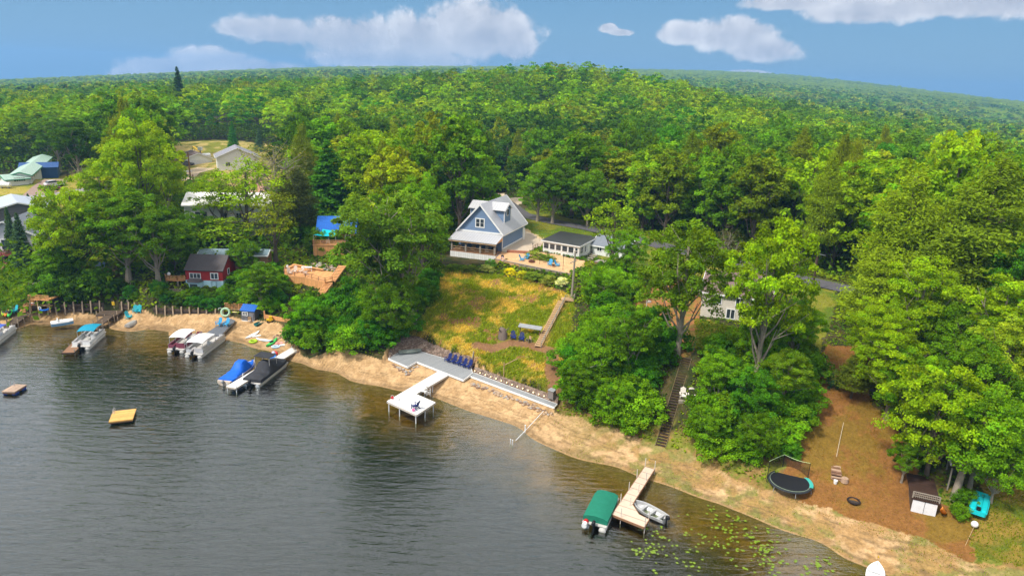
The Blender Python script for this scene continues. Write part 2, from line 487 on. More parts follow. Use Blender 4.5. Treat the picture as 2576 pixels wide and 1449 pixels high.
def mat(name, col, rough=0.7, metal=0.0, var=0.18, vs=3.0, spec=0.3, fine=0.0, kind=None, col2=None, bump=0.0, **kw):
    """procedural paint / wood / cloth; var = tone variation, kind = planks / seams / shingle"""
    if name in _M: return _M[name]
    m = bpy.data.materials.new(name); m.use_nodes = True; _M[name] = m
    t = NT(m.node_tree); p = t.n['Principled BSDF']
    tc = t.add('ShaderNodeTexCoord'); o = tc.outputs['Object']
    n1 = t.noise(o, vs, 5, .62); n2 = t.noise(o, vs * 9, 3, .6)
    f = t.math('ADD', t.math('MULTIPLY', n1, .65), t.math('MULTIPLY', n2, .35))
    f = t.mapr(f, .3, .7, 1 - var, 1 + var * .6)
    base = col
    if col2: base = t.mix(t.mapr(t.noise(o, vs * .7, 4, .6), .4, .6), col, col2)
    c = t.mix(1.0, base, t.comb(f) if hasattr(t, 'comb') else f, 'MULTIPLY') if False else None
    vm = t.add('ShaderNodeVectorMath', operation='SCALE')
    if isinstance(base, tuple): vm.inputs[0].default_value = base
    else: t.l.new(base, vm.inputs[0])
    hgt = n2
    if kind:
        sp = t.add('ShaderNodeSeparateXYZ', i_0=o)
        ax = {'x': 0, 'y': 1, 'z': 2}[kw.get('axis', 'x')]; pit = kw.get('pitch', .14)
        s_ = t.math('DIVIDE', sp.outputs[ax], pit)
        fr = t.math('FRACT', s_); idx = t.math('FLOOR', s_)
        if kind == 'planks':
            line = t.math('LESS_THAN', t.math('ABSOLUTE', t.math('SUBTRACT', fr, .5)), .46)
            wn = t.add('ShaderNodeTexWhiteNoise', noise_dimensions='1D', i_W=idx)
            g = t.math('MULTIPLY', t.mapr(wn.outputs[0], 0, 1, 1 - kw.get('pv', .14), 1 + kw.get('pv', .14)), t.mapr(line, 0, 1, .5, 1))
        else:   # standing seams: a light rib with a darker foot
            d_ = t.math('ABSOLUTE', t.math('SUBTRACT', fr, .5))
            g = t.mapr(t.math('LESS_THAN', d_, .07), 0, 1, 1, kw.get('rib', .74))
        f = t.math('MULTIPLY', f, g); hgt = g
    t.l.new(f, vm.inputs['Scale'])
    t.l.new(vm.outputs[0], p.inputs['Base Color'])
    p.inputs['Roughness'].default_value = rough; p.inputs['Metallic'].default_value = metal
    p.inputs['Specular IOR Level'].default_value = spec
    if kw.get('alpha', 1) < 1:
        p.inputs['Alpha'].default_value = kw['alpha']
    if kw.get('emit'):
        p.inputs['Emission Color'].default_value = (*kw['emit'], 1); p.inputs['Emission Strength'].default_value = kw.get('es', 1)
    if bump:
        b = t.add('ShaderNodeBump', i_Strength=bump, i_Distance=.03, i_Height=hgt)
        t.l.new(b.outputs[0], p.inputs['Normal'])
    return m


# ------------------------------------------------------------------ the ground, one sheet
def lerp3(a, b, t): return np.asarray(a) * (1 - t[..., None]) + np.asarray(b) * t[..., None]


def sstep(x, a, b):
    t = np.clip((x - a) / (b - a), 0, 1); return t * t * (3 - 2 * t)


BEACH_BACK = [(2700, 1480), (2560, 1440), (2420, 1395), (2300, 1345), (2200, 1318), (2100, 1290), (1990, 1252), (1900, 1222), (1830, 1196), (1750, 1158), (1665, 1128), (1600, 1110),
              (1500, 1076), (1395, 1040), (1390, 1010), (1190, 930), (1000, 875), (975, 895), (960, 915), (900, 900), (850, 893), (760, 895), (748, 868), (735, 850), (705, 822), (640, 810), (560, 803), (480, 797), (400, 797),
              (320, 787), (140, 785), (80, 788), (0, 802), (-160, 796)]
sand_poly = [tuple(W(u, v, 0)) for u, v in SHORE] + [tuple(W(u, v, .7)) for u, v in BEACH_BACK]
FIELD = gpoly([(985, 850), (1040, 822), (1090, 760), (1112, 678), (1245, 690), (1330, 705), (1425, 735), (1445, 760), (1430, 860), (1400, 1000), (1200, 915), (1060, 865)])
LAWN_R = gpoly([(2085, 870), (2030, 990), (1960, 1190), (1960, 1250), (2060, 1295), (2290, 1385), (2420, 1450), (2450, 1290), (2330, 1260), (2300, 1150), (2190, 1000), (2170, 870)])
GRASS_R = gpoly([(2440, 1400), (2440, 1300), (2530, 1100), (2800, 1050), (2900, 1500)])
PATIO_DIRT = gpoly([(1240, 660), (1430, 690), (1480, 660), (1400, 640), (1260, 625)])
DRIVE = gpoly([(1255, 628), (1310, 640), (1365, 620), (1368, 600), (1318, 582), (1302, 570), (1300, 600)])
DIRT_M = gpoly([(1600, 730), (1700, 690), (1770, 760), (1755, 830), (1740, 890), (1715, 895), (1690, 830), (1600, 820)])
LAWN_M = gpoly([(1745, 800), (1900, 840), (1890, 900), (1750, 880)])
ROADSIDE = gpoly([(1300, 520), (1500, 560), (1800, 640), (2110, 710), (2110, 760), (2060, 900), (1960, 870), (1850, 720), (1450, 640), (1300, 590)])
LEFTLAWN = gpoly([(-250, 505), (-150, 440), (0, 440), (150, 440), (260, 450), (330, 510), (240, 560), (0, 690), (-60, 700)])
SLOPE_L = gpoly([(-100, 690), (0, 655), (75, 660), (95, 700), (75, 740), (0, 775), (-100, 780)])
BACKYARD = gpoly([(430, 360), (560, 352), (760, 380), (740, 470), (660, 520), (520, 500), (440, 470)])
GRAVEL_B = gpoly([(1210, 498), (1270, 485), (1320, 505), (1290, 530), (1230, 520)])
PATH1 = [(1290, 858), (1330, 872), (1385, 880), (1385, 940), (1392, 985)]


def seg_dist(x, y, pts):
    d = np.full(np.shape(x), 1e9)
    for a, b in zip(pts[:-1], pts[1:]):
        ax, ay = a[:2]; bx, by = b[:2]; L = (bx - ax) ** 2 + (by - ay) ** 2 + 1e-9
        t = np.clip(((x - ax) * (bx - ax) + (y - ay) * (by - ay)) / L, 0, 1)
        d = np.minimum(d, np.hypot(x - ax - t * (bx - ax), y - ay - t * (by - ay)))
    return d


_sh = [tuple(W(u, v, 0))[:2] for u, v in SHORE]


def ground_colour(x, y, z):
    n1 = fbm(x * .35, y * .35, 1); n2 = fbm(x * 1.3, y * 1.3, 5); n3 = fbm(x * .12, y * .12, 9); n4 = fbm(x * 3.1, y * 3.1, 15, 3)
    wx = x + (fbm(x * .6, y * .6, 21) - .5) * 2.2; wy = y + (fbm(x * .6, y * .6, 27) - .5) * 2.2
    c = lerp3((.030, .040, .010), (.075, .060, .022), sstep(n2, .35, .65))
    lowr = sstep(x, 3, 7) * sstep(2.6 - z + (n2 - .5) * 2, 0, 1) * (y < 75)
    c = lerp3(c, lerp3((.24, .15, .05), (.16, .17, .025), sstep(n2, .4, .6)), lowr)
    def put(poly, col, w=None):
        nonlocal c
        m = inpoly(wx, wy, poly).astype(float)
        if w is not None: m = m * w
        c = c * (1 - m[..., None]) + col * m[..., None]
    grass = lerp3((.16, .19, .012), (.30, .25, .03), sstep(n1, .4, .62))
    put(LEFTLAWN, lerp3((.15, .19, .015), (.33, .27, .05), sstep(n1, .4, .65)))
    put(SLOPE_L, lerp3((.10, .20, .01), (.17, .25, .02), sstep(n2, .35, .65)))
    put(BACKYARD, lerp3((.16, .17, .02), (.38, .29, .10), sstep(n1, .42, .6)))
    put(ROADSIDE, lerp3((.09, .14, .010), (.18, .18, .02), sstep(n1, .4, .6)))
    put(GRAVEL_B, lerp3((.55, .43, .29), (.68, .55, .40), n2))
    f = lerp3((.15, .165, .012), (.38, .27, .05), sstep(n1 + (n2 - .5) * .8, .44, .68)); f = lerp3(f, (.24, .12, .045), sstep(fbm(x * .5 + 7, y * .5, 71), .56, .68))
    f = lerp3(f, (.22, .11, .03), sstep(n3 + (n4 - .5) * .4, .58, .72)[..., None] * 0 + sstep(n3 + (n4 - .5) * .4, .58, .72)) if False else f
    put(FIELD, f)
    pd_ = seg_dist(wx * .3 + x * .7, wy * .3 + y * .7, [tuple(G(u, v))[:2] for u, v in ((1200, 868), (1240, 878), (1290, 862), (1335, 870), (1388, 884), (1386, 940), (1395, 980))])
    c = lerp3(c, lerp3((.17, .085, .04), (.24, .13, .06), n2), 1 - sstep(pd_, .5, 1.1))
    put(PATIO_DIRT, lerp3((.52, .31, .15), (.62, .42, .22), n2))
    put(DRIVE, lerp3((.56, .40, .24), (.50, .37, .20), n1))
    put(LAWN_M, lerp3((.13, .16, .012), (.25, .2, .03), sstep(n2, .35, .65)))
    put(DIRT_M, lerp3((.30, .13, .045), (.20, .14, .03), sstep(n2, .4, .6)))
    put(LAWN_R, lerp3((.22, .10, .028), (.19, .115, .020), sstep(n1 + (n4 - .5) * .25, .46, .66)))
    put(GRASS_R, lerp3((.085, .12, .010), (.22, .15, .028), sstep(n1, .45, .65)))
    # sand with scattered weed towards the right
    s = lerp3((.50, .325, .165), (.38, .235, .11), sstep(n2 * .6 + n4 * .4, .38, .66))
    s = s * (1 - .42 * sstep(.22 - z + (n1 - .5) * .2, .0, .22))[..., None]
    u, v, dpt = proj(np.stack([x, y, z], -1))
    right = sstep(x, 3.0, 12.0) * (y < 70)
    weed = right * sstep(n1 * .6 + n2 * .5, .43, .60)
    s = lerp3(s, (.14, .16, .03), weed * .75)
    s = lerp3(s, (.33, .19, .07), right * sstep(fbm(x * .9 + 40, y * .9, 33), .42, .62) * .75)
    kk = np.where(x > 6, .62, .12); m = inpoly(wx * kk + x * (1 - kk), wy * kk + y * (1 - kk), sand_poly)
    m = m | ((z < .34) & (seg_dist(x, y, _sh) < 2.6))
    # drift line of dark debris just above the water
    dr = sum(np.exp(-((z - q - (n1 - .5) * .26) / .022) ** 2) * sstep(fbm(x * 1.3 + 9 * k, y * 1.3, 41 + k), .36, .6) for k, q in enumerate((.10, .20, .31, .42, .53)))
    s = lerp3(s, (.16, .105, .05), np.clip(dr, 0, 1) * .75)
    mm = m.astype(float)
    c = c * (1 - mm[..., None]) + s * mm[..., None]
    # lake bed: wet sand, ochre weed, then painted darker for light lost with depth
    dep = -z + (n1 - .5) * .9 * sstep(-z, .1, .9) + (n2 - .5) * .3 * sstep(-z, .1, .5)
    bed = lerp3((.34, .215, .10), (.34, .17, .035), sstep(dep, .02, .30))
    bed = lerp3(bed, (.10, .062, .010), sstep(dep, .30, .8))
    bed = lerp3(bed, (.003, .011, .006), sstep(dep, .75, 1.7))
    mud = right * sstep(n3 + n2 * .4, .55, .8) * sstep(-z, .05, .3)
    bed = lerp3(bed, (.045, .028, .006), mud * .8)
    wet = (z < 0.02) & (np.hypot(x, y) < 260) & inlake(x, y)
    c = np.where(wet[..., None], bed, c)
    return c


LAKE = [(-260, _sh[0][1] - 6), ] + _sh + [(60, 8), (200, -60), (200, -300), (-300, -300)]


def inlake(x, y): return inpoly(x, y, LAKE) | (seg_dist(x, y, _sh) < 1.5)


az_ = np.concatenate([np.linspace(-180, -62, 30), np.linspace(-60, -43, 40), np.linspace(-42.9, 42.9, 1040), np.linspace(43, 60, 40), np.linspace(62, 179.9, 30)])
lr_ = np.concatenate([np.log([0.5, 3.0]), np.linspace(math.log(6), math.log(26), 24), np.linspace(math.log(26.2), math.log(130), 560), np.linspace(math.log(131), math.log(420), 150), np.linspace(math.log(425), math.log(3500), 70)])
ga, gl = np.meshgrid(np.radians(az_), lr_, indexing='ij')
gx, gy = np.exp(gl) * np.sin(ga), np.exp(gl) * np.cos(ga)
gzv = gh(gx, gy)
backm = np.abs(ga) > R(52)
gzv = np.where(backm, np.minimum(gzv, gzv * 1.0), gzv)
_fold = sstep(np.abs(np.degrees(ga)), 55, 70)
gzv = gzv * (1 - _fold) + np.where(np.exp(gl) < 400, -4.5, -4.5) * _fold
gzv = gzv + (fbm(gx * 1.1, gy * 1.1, 3) - .5) * .16 * sstep(gzv, .8, 1.9) + (fbm(gx * 2.6, gy * 2.6, 4) - .5) * .05 * sstep(gzv, .1, .6)
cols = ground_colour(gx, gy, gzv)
na, nl = gx.shape
ii, jj = np.meshgrid(np.arange(na), np.arange(nl - 1), indexing='ij')
i2 = (ii + 1) % na
faces = np.stack([ii * nl + jj, ii * nl + jj + 1, i2 * nl + jj + 1, i2 * nl + jj], -1).reshape(-1, 4)

gm = bpy.data.materials.new('ground_earth'); gm.use_nodes = True
t = NT(gm.node_tree); p = t.n['Principled BSDF']
at = t.add('ShaderNodeAttribute', attribute_name='tint'); tc = t.add('ShaderNodeTexCoord')
n1 = t.noise(tc.outputs['Object'], 5.0, 6, .7); n2 = t.noise(tc.outputs['Object'], 1.2, 4, .6)
f = t.math('MULTIPLY', t.mapr(n1, .25, .75, .62, 1.38), t.mapr(n2, .3, .7, .85, 1.15))
vm = t.add('ShaderNodeVectorMath', operation='SCALE', i_0=at.outputs['Color']); t.l.new(f, vm.inputs['Scale'])
t.l.new(vm.outputs[0], p.inputs['Base Color']); p.inputs['Roughness'].default_value = .9; p.inputs['Specular IOR Level'].default_value = .15
bp = t.add('ShaderNodeBump', i_Strength=.5, i_Distance=.08, i_Height=n1); t.l.new(bp.outputs[0], p.inputs['Normal'])
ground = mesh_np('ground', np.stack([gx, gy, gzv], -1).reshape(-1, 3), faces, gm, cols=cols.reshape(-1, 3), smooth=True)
tag(ground, kind='structure')

# ------------------------------------------------------------------ the lake
wm = bpy.data.materials.new('lake_water'); wm.use_nodes = True
t = NT(wm.node_tree); t.n.clear()
out = t.add('ShaderNodeOutputMaterial'); tc = t.add('ShaderNodeTexCoord')
def stretched(sx, sy, rz):
    mp = t.add('ShaderNodeMapping', i_Vector=tc.outputs['Object']); mp.inputs['Rotation'].default_value = (0, 0, R(rz)); mp.inputs['Scale'].default_value = (sx, sy, 1)
    return mp.outputs[0]
wv = t.noise(stretched(.42, 1.7, -14), 1.0, 4, .58, .35)
wv2 = t.noise(stretched(1.0, 3.6, 8), 1.0, 3, .55, .2)
big = t.noise(tc.outputs['Object'], .05, 3, .5)
hgt = t.math('ADD', t.math('MULTIPLY', wv, 1.0), t.math('MULTIPLY', wv2, .38))
amp = t.mapr(big, .35, .65, .62, 1.1)
bp = t.add('ShaderNodeBump', i_Distance=.11, i_Height=hgt); t.l.new(amp, bp.inputs['Strength'])
fr = t.add('ShaderNodeFresnel', i_IOR=1.5, i_Normal=bp.outputs[0])
gl_ = t.add('ShaderNodeBsdfGlossy', i_Color=(.82, .86, .86, 1), i_Roughness=.04, i_Normal=bp.outputs[0])
tr = t.add('ShaderNodeBsdfTransparent', i_Color=(.74, .80, .56, 1))
mx = t.add('ShaderNodeMixShader'); t.l.new(t.mapr(fr.outputs[0], .03, .42, .105, .88), mx.inputs[0])
t.l.new(tr.outputs[0], mx.inputs[1]); t.l.new(gl_.outputs[0], mx.inputs[2]); t.l.new(mx.outputs[0], out.inputs[0])
wpoly = [(-420, _sh[0][1] + 20)] + [(x * (1 + 2.2 / math.hypot(x, y)), y * (1 + 2.2 / math.hypot(x, y))) for x, y in _sh] + [(90, 0), (420, -80), (420, -420), (-420, -420)]
o = MB().add([(x, y, 0) for x, y in wpoly], [tuple(range(len(wpoly)))[::-1]]).build('lake_water', wm)
tag(o, kind='structure')

# ------------------------------------------------------------------ foliage
def leaf_mat(name, trans=.33, sat=1.0):
    m = bpy.data.materials.new(name); m.use_nodes = True
    t = NT(m.node_tree); t.n.clear(); out = t.add('ShaderNodeOutputMaterial')
    at = t.add('ShaderNodeAttribute', attribute_name='tint'); oi = t.add('ShaderNodeObjectInfo')
    c = t.mix(1.0, t.mix(1.0, at.outputs['Color'], oi.outputs['Color'], 'MULTIPLY'), (1.10, 1.12, .8), 'MULTIPLY')
    d = t.add('ShaderNodeBsdfDiffuse', i_Color=c); tl = t.add('ShaderNodeBsdfTranslucent', i_Color=t.mix(1.0, c, (1.9, 1.6, .4), 'MULTIPLY'))
    mx = t.add('ShaderNodeMixShader', i_0=trans); t.l.new(d.outputs[0], mx.inputs[1]); t.l.new(tl.outputs[0], mx.inputs[2])
    t.l.new(mx.outputs[0], out.inputs[0]); return m


LEAF = leaf_mat('foliage')
BARK = mat('bark', (.13, .10, .075), .9, var=.4, vs=4)
BARK_PALE = mat('pale_bark', (.30, .25, .19), .9, var=.35, vs=3)


def cards(cen, nrm, size, rg, jitter=.7, asp=.62):
    """leaf-spray quads; returns verts (n*4,3)"""
    n = len(cen)
    nn = nrm + rg.normal(0, jitter, (n, 3)); nn /= np.linalg.norm(nn, axis=1)[:, None] + 1e-9
    a = np.cross(nn, rg.normal(0, 1, (n, 3))); a /= np.linalg.norm(a, axis=1)[:, None] + 1e-9
    b = np.cross(nn, a); s = size[:, None] if hasattr(size, '__len__') else size
    k = .28 * nn * s
    return np.stack([cen - a * s, cen - b * s * asp + k, cen + a * s, cen + b * s * asp - k * .3], 1).reshape(-1, 3)


def crown_np(seed, h, r, base=.28, nl=9, nc=8, nleaf=60, ls=.17, top=1.0, cr=.62, flat=.95):
    """returns leaf verts, tints, lobe centres. lobes > clumps > leaf sprays"""
    rg = np.random.default_rng(seed)
    zc = h * (base + 1) / 2; hz = h * (1 - base) / 2
    lobes = []
    for i in range(nl):
        t = (i + .5) / nl; z = -0.75 + 1.5 * t
        rad = math.sqrt(max(.05, 1 - z * z)) * .62; a = i * 2.4 + rg.uniform(-.4, .4)
        lobes.append((rad * r * math.cos(a) * rg.uniform(.75, 1.1), rad * r * math.sin(a) * rg.uniform(.75, 1.1), zc + z * hz * .78 * rg.uniform(.9, 1.08), r * rg.uniform(.36, .52)))
    lobes.append((0, 0, zc + hz * .68, r * .42)); L = np.array(lobes)
    C = []
    for lx, ly, lz, lr in L:
        for k in range(nc):
            d = rg.normal(0, 1, 3); d[2] = abs(d[2]) * .9 - .25; d /= np.linalg.norm(d)
            C.append((lx + d[0] * lr, ly + d[1] * lr, lz + d[2] * lr * flat, rg.uniform(.6, 1.25) * cr))
    C = np.array(C)
    n = len(C) * nleaf; ci = np.repeat(np.arange(len(C)), nleaf)
    d = rg.normal(0, 1, (n, 3)); d[:, 2] = np.where(d[:, 2] < -.2, -d[:, 2] * .7, d[:, 2]); d /= np.linalg.norm(d, axis=1)[:, None]
    cc = C[ci]; rad = cc[:, 3] * rg.uniform(.55, 1.08, n)
    pos = cc[:, :3] + d * rad[:, None] * np.array([.98, .98, .98])
    out = pos - np.array([0, 0, zc - hz * .3]); out /= np.linalg.norm(out, axis=1)[:, None]
    nrm = d * .85 + out * .35 + np.array([0, 0, .2])
    V = cards(pos, nrm, ls * rg.uniform(.65, 1.35, n), rg)
    ct = rg.normal(0, .24, len(C))[ci]; lt = rg.normal(0, .16, n)
    hue = rg.normal(0, .07, len(C))[ci] + rg.normal(0, .07, n)
    T = np.clip(1 + ct + lt, .45, 1.7)
    tint = np.stack([T * (1 + hue), T * (1 + hue * .25), T * (1 - hue * .5)], -1)
    kx = r / np.percentile(np.hypot(V[:, 0], V[:, 1]), 97); kz = h / V[:, 2].max(); V = V * np.array([kx, kx, kz]); L = L * np.array([kx, kx, kz, kx])
    return V, np.repeat(tint, 4, 0), L


def trunk_mb(h, r, L, seed, base=.28, lean=0.0, rr=None):
    rg = random.Random(seed); rr = rr or h * .016 + .04
    m = MB(); n = 6; pts = []; rad = []
    for i in range(n + 1):
        t = i / n; pts.append((math.sin(t * 2.1 + seed) * .12 * h * .12 + lean * t * h * .1, math.cos(t * 1.7 + seed) * .1 * h * .1, -.4 + t * h * .86)); rad.append(rr * (1.35 if i == 0 else 1) * (1 - .78 * t))
    m.tube(pts, rad, 8)
    for lx, ly, lz, lr in L:
        t = min(.85, max(base * .7, (lz / h) - .28)); k = t / .86 * n; i = min(n - 1, int(k)); f = k - i
        a = Vector(pts[i]).lerp(Vector(pts[i + 1]), min(1, f)); b = Vector((lx, ly, lz)); mid = a.lerp(b, .5) + Vector((0, 0, -.06 * h * rg.uniform(.2, 1)))
        rb = rr * .42 * (1 - .5 * t)
        m.tube([a, mid, b], [rb, rb * .65, rb * .25], 5)
        for q in range(2):
            e = b + Vector((rg.uniform(-1, 1), rg.uniform(-1, 1), rg.uniform(0, .9))) * lr
            m.tube([mid.lerp(b, .6), e], [rb * .4, rb * .12], 4)
    return m


def quads(n): return np.arange(n * 4, dtype=np.int32).reshape(-1, 4)


def conifer_np(seed, h, r, ls=.2, base=.08, dens=1.0, kind='spruce'):
    rg = np.random.default_rng(seed); pos = []; nr = []; sz = []
    nt = int(h * (3.2 if kind == 'spruce' else 1.7)); limbs = []
    for i in range(nt):
        t = base + (1 - base) * (i + .3) / nt; z = t * h
        if kind == 'spruce': R_ = r * (1 - t) ** .85 + .12
        else: R_ = r * (math.sin(min(1, (1 - t) * 1.15 + .06) * math.pi / 2)) * (.62 + .55 * rg.random())
        nb = max(4, int((7 if kind == 'spruce' else 5) + R_ * 1.6))
        for b in range(nb):
            a = rg.uniform(0, 6.283); L_ = R_ * rg.uniform(.75, 1.1); dz = (-.25 if kind == 'spruce' else .5) * L_ * rg.uniform(.5, 1.2)
            limbs.append((z, a, L_, dz))
            nn = int(L_ * 16 * dens) + 4; s = rg.uniform(.12 if kind == 'spruce' else .35, 1, nn) ** .8
            sp = (.13 if kind == 'spruce' else .26) * L_ * s + .05
            off = rg.normal(0, 1, nn) * sp; ca, sa = math.cos(a), math.sin(a)
            x = ca * L_ * s - sa * off; y = sa * L_ * s + ca * off
            zz = z + dz * s + rg.normal(0, .07 if kind == 'spruce' else .34, nn)
            pos.append(np.stack([x, y, zz], -1)); q = np.stack([ca * s * .7, sa * s * .7, np.ones(nn) * .7], -1); nr.append(q); sz.append(rg.uniform(.6, 1.3, nn) * ls)
    pos = np.concatenate(pos); nr = np.concatenate(nr); sz = np.concatenate(sz)
    V = cards(pos, nr, sz, rg, .6, .34); T = np.clip(1 + rg.normal(0, .2, len(pos)), .5, 1.6)
    return V, np.repeat(np.stack([T, T, T], -1), 4, 0), limbs


def put_tree(name, label, cat, protos, x, y, hgt, rad, col, group=None, z=None, rz=None):
    """protos: (root object, proto height, proto radius)"""
    root, ph, pr = protos
    z = float(gh(x, y)) if z is None else z
    r = dup(root, (x, y, z), random.uniform(0, 6.28) if rz is None else rz, label, group, (rad / pr, rad / pr, hgt / ph))
    r.name = name; r['category'] = cat
    for c in r.children:
        if c.name.startswith('crown'): c.color = (*col, 1)
    return r


PROTO_ROOTS = []


def make_proto(kind, V, T, tm, bark, h, r):
    root = bpy.data.objects.new('tree', None); COL.objects.link(root)
    if V is not None: mesh_np('crown', V, quads(len(V) // 4), LEAF, root, T)
    if tm is not None: tm.build('trunk', bark, root, smooth=True)
    PROTO_ROOTS.append(root); return (root, h, r)


DEC = []      # near, fine leaves
for i, (h, r, nl, base) in enumerate([(15, 4.6, 13, .22), (16, 4.2, 12, .3), (14, 5.0, 14, .2), (15, 3.8, 11, .25), (16, 5.2, 16, .26)]):
    V, T, L = crown_np(100 + i, h, r, base - .06, nl + 2, 11, 135, .122, cr=.72)
    DEC.append(make_proto('d', V, T, trunk_mb(h, r, L, i, base), BARK_PALE if i % 2 else BARK, h, r))
MID = []      # forest, coarser leaves
for i, (h, r, nl, base) in enumerate([(16, 4.4, 12, .2), (17, 3.9, 12, .25), (15, 4.8, 14, .2), (16, 3.7, 11, .2), (17, 4.6, 14, .25), (15, 4.2, 12, .15)]):
    V, T, L = crown_np(200 + i, h, r, base - .14, nl + 2, 9, 58, .235, cr=.85)
    MID.append(make_proto('m', V, T, trunk_mb(h, r, L, 20 + i, base), BARK, h, r))
WID = []      # broad crowns
for i, (h, r, nl, base) in enumerate([(11, 5.2, 20, .1), (10, 4.8, 18, .12), (12, 5.4, 22, .08), (11, 5.0, 19, .15)]):
    V, T, L = crown_np(150 + i, h, r, base, nl, 11, 105, .128, cr=.74, flat=1.05)
    WID.append(make_proto('w', V, T, trunk_mb(h, r, L, 30 + i, base + .1), BARK_PALE if i % 2 else BARK, h, r))
HIG = []      # high crowns on clean trunks
for i, (h, r, nl, base, off) in enumerate([(14, 4.4, 16, .24, 0), (15, 4.2, 17, .22, 0), (14, 4.8, 16, .26, -2.3)]):
    V, T, L = crown_np(170 + i, h, r, base, nl, 11, 120, .125, cr=.70); V[:, 0] += off; L[:, 0] += off
    HIG.append(make_proto('h', V, T, trunk_mb(h, r, L, 35 + i, base, lean=off * .85, rr=.3), BARK_PALE, h, r))
FEA = []      # airy locust-like trees
for i, (h, r) in enumerate([(13, 3.6), (14, 3.2)]):
    V, T, L = crown_np(300 + i, h, r, .3, 10, 8, 34, .15, cr=.9, flat=.6)
    FEA.append(make_proto('f', V, T, trunk_mb(h, r, L, 40 + i, .3), BARK, h, r))
SPR = []
for i, (h, r) in enumerate([(10, 2.2), (14, 2.8)]):
    V, T, L = conifer_np(400 + i, h, r, .22, .06)
    SPR.append(make_proto('s', V, T, MB().tube([(0, 0, -.4), (0, 0, h * .95)], [.2, .03], 8), BARK, h, r))
PIN = []
for i, (h, r) in enumerate([(18, 4.4), (19, 4.0), (17, 4.8)]):
    V, T, L = conifer_np(420 + i, h, r, .20, .22, 1.7, 'pine')
    tm = MB().tube([(0, 0, -.4), (.1, .05, h * .5), (0, 0, h * .97)], [.30, .2, .04], 8)
    for (z, a, l_, dz) in L[::3]: tm.tube([(0, 0, z), (math.cos(a) * l_ * .8, math.sin(a) * l_ * .8, z + dz * .8)], [.06, .015], 4)
    PIN.append(make_proto('p', V, T, tm, BARK, h, r))
# half-dead tree: many bare limbs, thin foliage
V, T, L = crown_np(500, 13, 4.4, .35, 14, 6, 15, .13, cr=1.0)
tm = trunk_mb(13, 4.4, L, 60, .35, rr=.26)
rg_ = random.Random(3)
for lx, ly, lz, lr in L:
    for q in range(5):
        b = Vector((lx, ly, lz)) * .82; e = b + Vector((rg_.uniform(-1, 1), rg_.uniform(-1, 1), rg_.uniform(-.1, 1))) * 2.0
        tm.tube([b, b.lerp(e, .5) + Vector((0, 0, .2)), e], [.06, .04, .012], 4)
DEAD = make_proto('x', V, T, tm, mat('grey_bark', (.24, .21, .16), .9, var=.3), 13, 4.4)
SHR = []
for i, (h, r) in enumerate([(2.4, 1.7), (2.0, 1.9), (2.8, 1.6), (1.6, 1.4)]):
    V, T, L = crown_np(600 + i, h, r, -.3, 8, 7, 85, .088, cr=.45)
    SHR.append(make_proto('b', V, T, None, BARK, h, r))
    tmb = MB()
    for k in range(4): a = k * 1.6; tmb.tube([(0, 0, -.5), (math.cos(a) * r * .5, math.sin(a) * r * .5, h * .6)], [.05, .02], 5)
    tmb.build('stem', BARK, SHR[-1][0])

# colour families (base colour of leaves)
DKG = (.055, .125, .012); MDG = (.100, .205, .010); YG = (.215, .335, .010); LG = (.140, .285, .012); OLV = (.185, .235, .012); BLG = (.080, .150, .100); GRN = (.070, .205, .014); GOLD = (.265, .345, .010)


def jit(c, s=.16):
    k = random.uniform(1 - s, 1 + s); return (c[0] * k * random.uniform(.86, 1.06), c[1] * k, c[2] * k)


random.seed(11)
TREES = []    # (x, y, r, h) of the placed ones


def tree_at(name, label, cat, proto, u, v, vtop, wpx, col, group=None, rz=None):
    """base pixel (u, v) on the ground, top at row vtop, crown wpx wide"""
    g = G(u, v); _, _, dp = proj(np.array(g))
    rad = wpx / 2 * dp / F * (1.12 if u > 520 else 1.0)
    lo, hi = 1.0, 45.0
    for _ in range(30):
        md = (lo + hi) / 2
        if proj(np.array((g.x, g.y, g.z + md)))[1] > vtop: lo = md
        else: hi = md
    TREES.append((g.x, g.y, rad, lo))
    if proto in DEC and rad / lo > .40: proto = WID[DEC.index(proto) % 4]
    return put_tree(name, label, cat, proto, g.x, g.y, lo, rad, col, group, rz=rz)

# ------------------------------------------------------------------ the trees one can tell apart (base pixel, top row, crown width)
ROAD = [G(u, v) for u, v in ((1180, 505), (1310, 540), (1400, 560), (1480, 574), (1600, 602), (1700, 628), (1800, 652), (1950, 688), (2100, 722), (2300, 768), (2600, 835))]
T = tree_at
# big group on the left bank
T('maple_tree', 'tall yellow-green maple standing highest in the clump above the left beach', 'tree', DEC[0], 385, 640, 292, 190, YG)
T('maple_tree', 'broad light green maple leaning over the left bank beside the blue spruces', 'tree', DEC[2], 205, 690, 440, 200, YG)
T('maple_tree', 'deep green round maple in the middle of the left clump, above the small patio', 'tree', HIG[1], 328, 705, 470, 195, MDG)
T('maple_tree', 'olive green maple with pale trunk just left of the red house', 'tree', HIG[0], 395, 715, 505, 185, MDG)
T('maple_tree', 'small bright lime maple in front of the far garage', 'tree', DEC[3], 425, 560, 365, 105, GOLD)
T('maple_tree', 'yellow-green maple behind the left clump, beside the street', 'tree', DEC[3], 262, 560, 395, 120, YG)
T('maple_tree', 'low leafy maple at the outer left edge of the clump', 'tree', DEC[4], 152, 700, 600, 105, LG)
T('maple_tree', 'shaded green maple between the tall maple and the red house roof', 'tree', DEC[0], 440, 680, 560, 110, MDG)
T('locust_tree', 'airy light green locust in front of the long white house', 'tree', FEA[0], 628, 625, 395, 190, YG)
T('locust_tree', 'small feathery locust at the right end of the long white house', 'tree', FEA[1], 697, 665, 478, 120, OLV)
T('locust_tree', 'low feathery tree spreading above the red house roof', 'tree', FEA[1], 560, 640, 545, 150, YG)
